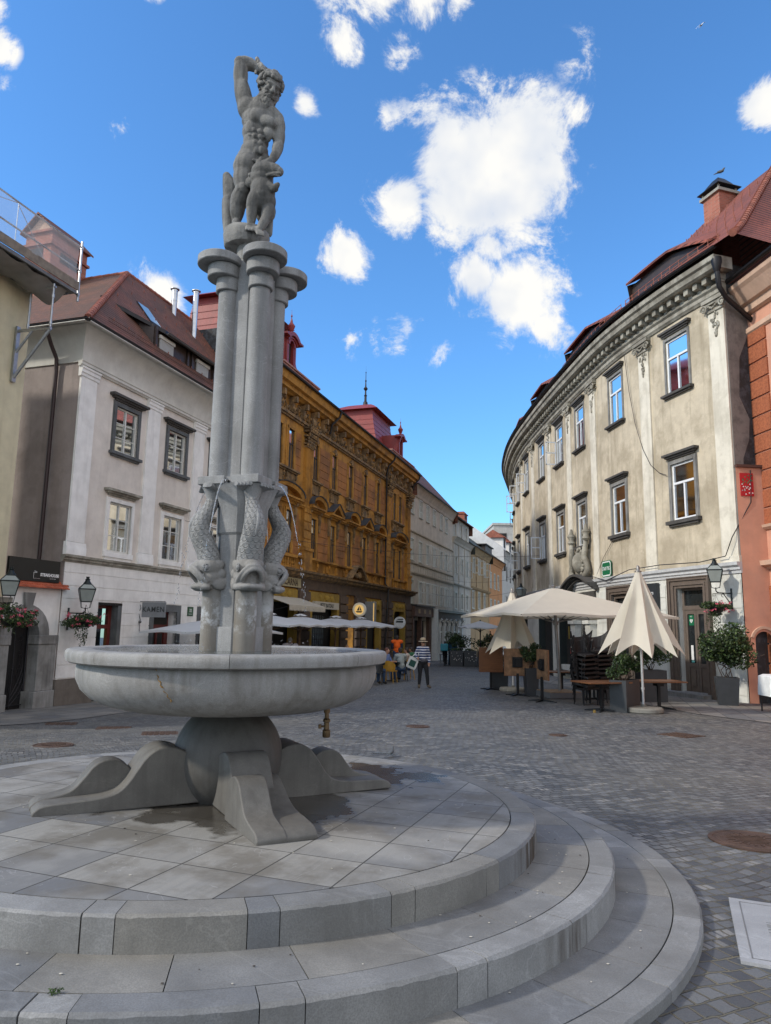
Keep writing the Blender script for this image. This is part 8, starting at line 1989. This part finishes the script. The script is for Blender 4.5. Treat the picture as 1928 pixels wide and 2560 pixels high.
def sitter(lab, x, y, rz, topm, hair, sk=SKIN, up=0.0, trm=JN):
    return person(lab, tuple(ground_z(x, y) + Vector((0, 0, up))), rz, SIT, [('trousers', LEGS, .012, trm), ('shirt', TOP, .018, topm), ('shoes', ['footL', 'footR'], .01, SHOE)], hair, sk)
sitter('man in a pale grey shirt seated on the black chair, his back turned', .7, 29.45, R(200), cloth('pale_grey_shirt', (.28, .31, .30)), HAIRD)
sitter('man in a beige shirt seated at the cafe table, facing left', 1.02, 30.55, R(262), cloth('beige_shirt', (.46, .38, .32)), HAIRD)
sitter('person in a dark jacket seated half behind the basin rim', -.25, 27.05, R(150), cloth('dark_jacket', (.02, .022, .03)), HAIRD)
sitter('person in a blue checked shirt seated beside the basin edge', .1, 28.9, R(60), cloth('blue_check', (.13, .19, .38)), HAIRR)
sitter('person in a green top seated behind the man in orange', 1.35, 34.0, R(250), cloth('green_top', (.03, .14, .06)), HAIRD)
sitter('person with red brown hair seated left of the columns behind the basin', -5.9, 23.75, R(30), cloth('rust_top', (.16, .05, .03)), HAIRR)
sitter('woman in black seated behind the basin, below the blade sign', -1.75, 34.6, R(20), cloth('black_top', (.015, .014, .016)), flat('fair_hair', (.30, .20, .12), .6), up=.15)
JM = dict(STAND, face=(.5, 1, 1.45), haL=(.1, -.3, 1.05), haR=(-.1, -.3, 1.05))
person('man in a white T-shirt standing with his back to the camera behind the basin', tuple(ground_z(-3.8, 29.7)), R(0), dict(STAND, face=(.3, 1, 1.5), shL=(.2, 0, 1.4), shR=(-.2, 0, 1.4)), [('trousers', LEGS, .012, JN), ('t_shirt', TOP, .03, cloth('white_tshirt', (.62, .58, .62))), ('shoes', ['footL', 'footR'], .01, SHOE)], flat('grey_hair', (.2, .18, .16), .7), sc=1.13)
mb = MB(); sp_ = ground_z(-3.8, 29.7); mb.tube([sp_ + Vector(p) for p in ((-.17, -.22, 1.35), (.02, -.235, 1.58), (.17, -.12, 1.70))], .018, 6)
tag(mb.build('shoulder_strap', BLK), 'thin black strap across the back of the man in white', 'strap')
person('worker in an orange vest and blue jeans standing with his back turned', tuple(ground_z(.72, 38.5)), R(5), dict(STAND, face=(.1, 1, 1.4), shL=(.2, 0, 1.4), shR=(-.2, 0, 1.4), haL=(.12, .3, 1.1), haR=(-.12, .3, 1.1)), [('trousers', LEGS, .015, JN), ('vest', ['bust'], .028, cloth('orange_hi_vis', (.85, .13, .01))), ('sleeves', ['upL', 'upR', 'loL', 'loR'], .012, cloth('navy_sleeve', (.02, .03, .06))), ('shoes', ['footL', 'footR'], .01, SHOE)], HAIRD, sc=1.1)
# courier with teal box on a bicycle, far down the street
cz = ground_z(4.25, 50.2); bk = empty('bicycle', tuple(cz), 'dark bicycle under the distant courier', 'bicycle', rz=R(80)); mb = MB()
for x in (-.52, .52):
    w2 = MB(); w2.tube([(x + .33 * math.cos(t), 0, .34 + .33 * math.sin(t)) for t in [2 * math.pi * k / 24 for k in range(25)]], .018, 6)
    for k in range(8): w2.tube([(x, 0, .34), (x + .32 * math.cos(k * .785), 0, .34 + .32 * math.sin(k * .785))], .003, 4)
    w2.build('wheel', BLK, bk, loc=(0, 0, 0))
for a, b in (((-.52, 0, .34), (-.1, 0, .3)), ((-.1, 0, .3), (-.22, 0, .85)), ((-.52, 0, .34), (-.2, 0, .72)), ((-.1, 0, .3), (.38, 0, .8)), ((-.2, 0, .74), (.38, 0, .86)), ((.52, 0, .34), (.36, 0, .98))): mb.tube([a, b], .018, 6)
mb.tube([(.36, -.25, 1.0), (.36, .25, 1.0)], .014, 6); mb.ball((-.24, 0, .88), (.12, .06, .03), 8); mb.build('frame', BLK, bk, loc=(0, 0, 0))
JC = dict(STAND, pelvis=(0, .2, .98), waist=(0, .14, 1.1), chest=(0, .0, 1.28), neck=(0, -.08, 1.42), head=(0, -.14, 1.55), face=(0, -1.2, 1.5), shL=(.17, -.03, 1.36), shR=(-.17, -.03, 1.36), elL=(.22, -.2, 1.15), elR=(-.22, -.2, 1.15), haL=(.22, -.4, 1.03), haR=(-.22, -.4, 1.03), hipL=(.08, .2, .95), hipR=(-.08, .2, .95), knL=(.1, -.12, .7), knR=(-.1, .02, .55), anL=(.1, -.02, .32), anR=(-.1, .2, .18), toL=(.1, -.14, .26), toR=(-.1, .06, .12))
person('courier in dark clothes sitting on a bicycle far down the street', tuple(cz), R(170), JC, [('trousers', LEGS, .012, TRB), ('jacket', ['bust', 'upL', 'upR', 'loL', 'loR'], .02, cloth('black_jacket', (.02, .02, .024))), ('shoes', ['footL', 'footR'], .01, SHOE)], HAIRD)
mb = MB(); mb.box(-.26, .26, -.75, -.28, 1.02, 1.5, mat=Matrix.Translation(cz) @ Matrix.Rotation(R(-10), 4, 'Z')); o = mb.build('delivery_box', flat('teal_box', (.03, .22, .28), .6)); o.modifiers.new('b', 'BEVEL').width = .04; tag(o, 'teal delivery box on the back of the distant courier', 'box')
o = empty('blue_bin', tuple(ground_z(5.0, 52.5)), 'tall blue cylinder standing by the white shop front', 'bin'); mb = MB(); mb.lathe([(.3, 0), (.32, .05), (.32, 1.55), (.28, 1.65), (.1, 1.7)], n=20); mb.build('shell', flat('blue_bin_paint', (.02, .10, .20), .5), o, loc=(0, 0, 0), smooth=40)
for i, (x, y) in enumerate(((4.5, 51.6), (5.4, 52.2))):
    o = empty('dining_table', tuple(ground_z(x, y)), ('left', 'right')[i] + ' grey dining table beyond the black flower boxes', 'table', 'tables far down the street'); mb = MB(); mb.box(-.5, .5, -.35, .35, .72, .75)
    for sx_ in (-1, 1):
        for sy_ in (-1, 1): mb.box(sx_ * .45 - .02, sx_ * .45 + .02, sy_ * .3 - .02, sy_ * .3 + .02, 0, .72)
    mb.build('frame', flat('grey_table', (.2, .2, .2), .5), o, loc=(0, 0, 0))
# ------------------------------------------------------------ birds
def bird(name, loc, rz, sc, label, mat_, fly=False):
    o = empty(name, loc, label, 'bird', rz=rz); o.scale = (sc, sc, sc); m = Org(); m.cap((0, .12, .0), (0, -.06, .03), .035, .06, 10, 5); m.cap((0, -.06, .04), (0, -.12, .12 if not fly else .05), .045, .032, 10, 4); m.cap((0, -.12, .13 if not fly else .05), (0, -.17, .125 if not fly else .045), .028, .006, 8, 3); m.cap((0, .12, .0), (0, .26, -.03), .03, .014, 8, 3)
    if not fly:
        for s_ in (-1, 1): m.cap((.02 * s_, 0, -.02), (.02 * s_, -.01, -.11), .008, .006, 6, 2); m.ball((.045 * s_, .03, .02), (.015, .12, .045), 10)
    b = m.build('body', mat_, o, loc=(0, 0, 0)); remesh(b, .01, 1)
    if fly:
        for s_ in (-1, 1):
            mb = MB(); P = [(0, 0, .03), (.25 * s_, -.06, .10), (.52 * s_, .02, .06), (.62 * s_, .07, .03)]; 
            mb.rings([[Vector(p) + Vector(q_) * (1 - .25 * i) for q_ in ((0, -.05, 0), (0, 0, .014), (0, .11, 0), (0, 0, -.006))] for i, p in enumerate(P)]); mb.build('wing', mat_, b, loc=(0, 0, 0), smooth=60)
    return o
WB_ = flat('white_feathers', (.75, .75, .73), .8); GB_ = flat('grey_feathers', (.09, .10, .11), .7, 0, .3, 20)
g_ = bird('gull', (19.6, 40, 39.7), R(40), .8, 'white gull flying high in the upper right sky', WB_, True); g_.rotation_euler = (R(10), R(-42), R(15))
bird('pigeon', tuple(ground_z(.13, 10.25) + Vector((0, 0, .05))), R(160), .5, 'small dark pigeon on the cobbles just behind the top step', GB_)
bird('pigeon', (13.15, 26.0, 19.75), R(60), 1.0, 'pigeon perched on top of the right chimney', GB_)
# ------------------------------------------------------------ right chimney
ch2 = empty('brick_chimney', (13.1, 26.2, 16), 'brick chimney with a dark domed cap on the right roof', 'chimney'); CM = Matrix.Translation((13.15, 26.25, 0)) @ Matrix.Rotation(R(18), 4, 'Z')
mb = MB(); mb.box(-.42, .42, -.42, .42, 15, 18.75, 0, CM); mb.build('stack', BRICK, ch2); mb = MB(); mb.box(-.52, .52, -.52, .52, 18.75, 18.87, 0, CM)
for x in (-.42, .42):
    for y in (-.42, .42): mb.box(x - .03, x + .03, y - .03, y + .03, 18.87, 19.05, 0, CM)
mb.build('slab', flat('concrete_cap', (.3, .28, .24), .8), ch2); mb = MB(); rr = []
for r_, z in ((.58, 19.03), (.57, 19.06), (.42, 19.16), (.3, 19.35), (.16, 19.55), (.06, 19.62)): rr.append([CM @ Vector((r_ * sx_, r_ * sy_, z)) for sx_, sy_ in ((-1, -1), (1, -1), (1, 1), (-1, 1))])
mb.rings(rr); mb.build('cap', GUTTER, ch2)
# ------------------------------------------------------------ cables
def cable(label, P, r=.008):
    P = [Vector(p) for p in P]; mb = MB(); mb.tube(P, r, 5); o = mb.build('cable', GUTTER); tag(o, label, 'cable'); return o
def sag(a, b, s): a, b = Vector(a), Vector(b); return [a.lerp(b, t / 16) - Vector((0, 0, s * 4 * (t / 16) * (1 - t / 16))) for t in range(17)]
cable('long thin cable strung low across the front of the ochre palace into the street', sag((-7.2, 25.5, 5.3), tuple(RC.pt(19, 5.7, .05)), .5))
cable('thin cable crossing the street below the open casements', sag(tuple(L.pt(47, 6.2, .1)), tuple(RC.pt(25, 4.9, .05)), .4))
cable('lowest thin cable crossing the street near the far parasol', sag(tuple(L.pt(44, 4.6, .1)), tuple(RC.pt(26, 4.1, .05)), .4))
cable('loose cable hanging down the beige facade between the first two bays', [RC.pt(u, z, .08) for u, z in ((6.0, 12.4), (5.75, 10.8), (5.4, 9.4), (4.95, 8.3), (4.5, 7.6), (4.0, 7.2), (3.62, 7.05))], .012)
cable('cable rising from the street sign to the low window', [RC.pt(u, z, .06) for u, z in ((9.4, 3.95), (8.6, 4.6), (7.6, 5.2))], .01)
cable('cable running along the white ledge to the right corner', [RC.pt(u, z, .22) for u, z in ((9.6, 3.9), (8.0, 3.62), (6.0, 3.9), (4.0, 3.92), (2.0, 3.85), (.9, 3.95), (.6, 4.5))] + [Vector((11.2, 21.6, 5.6)), Vector((11.25, 21.6, 6.6))], .016)
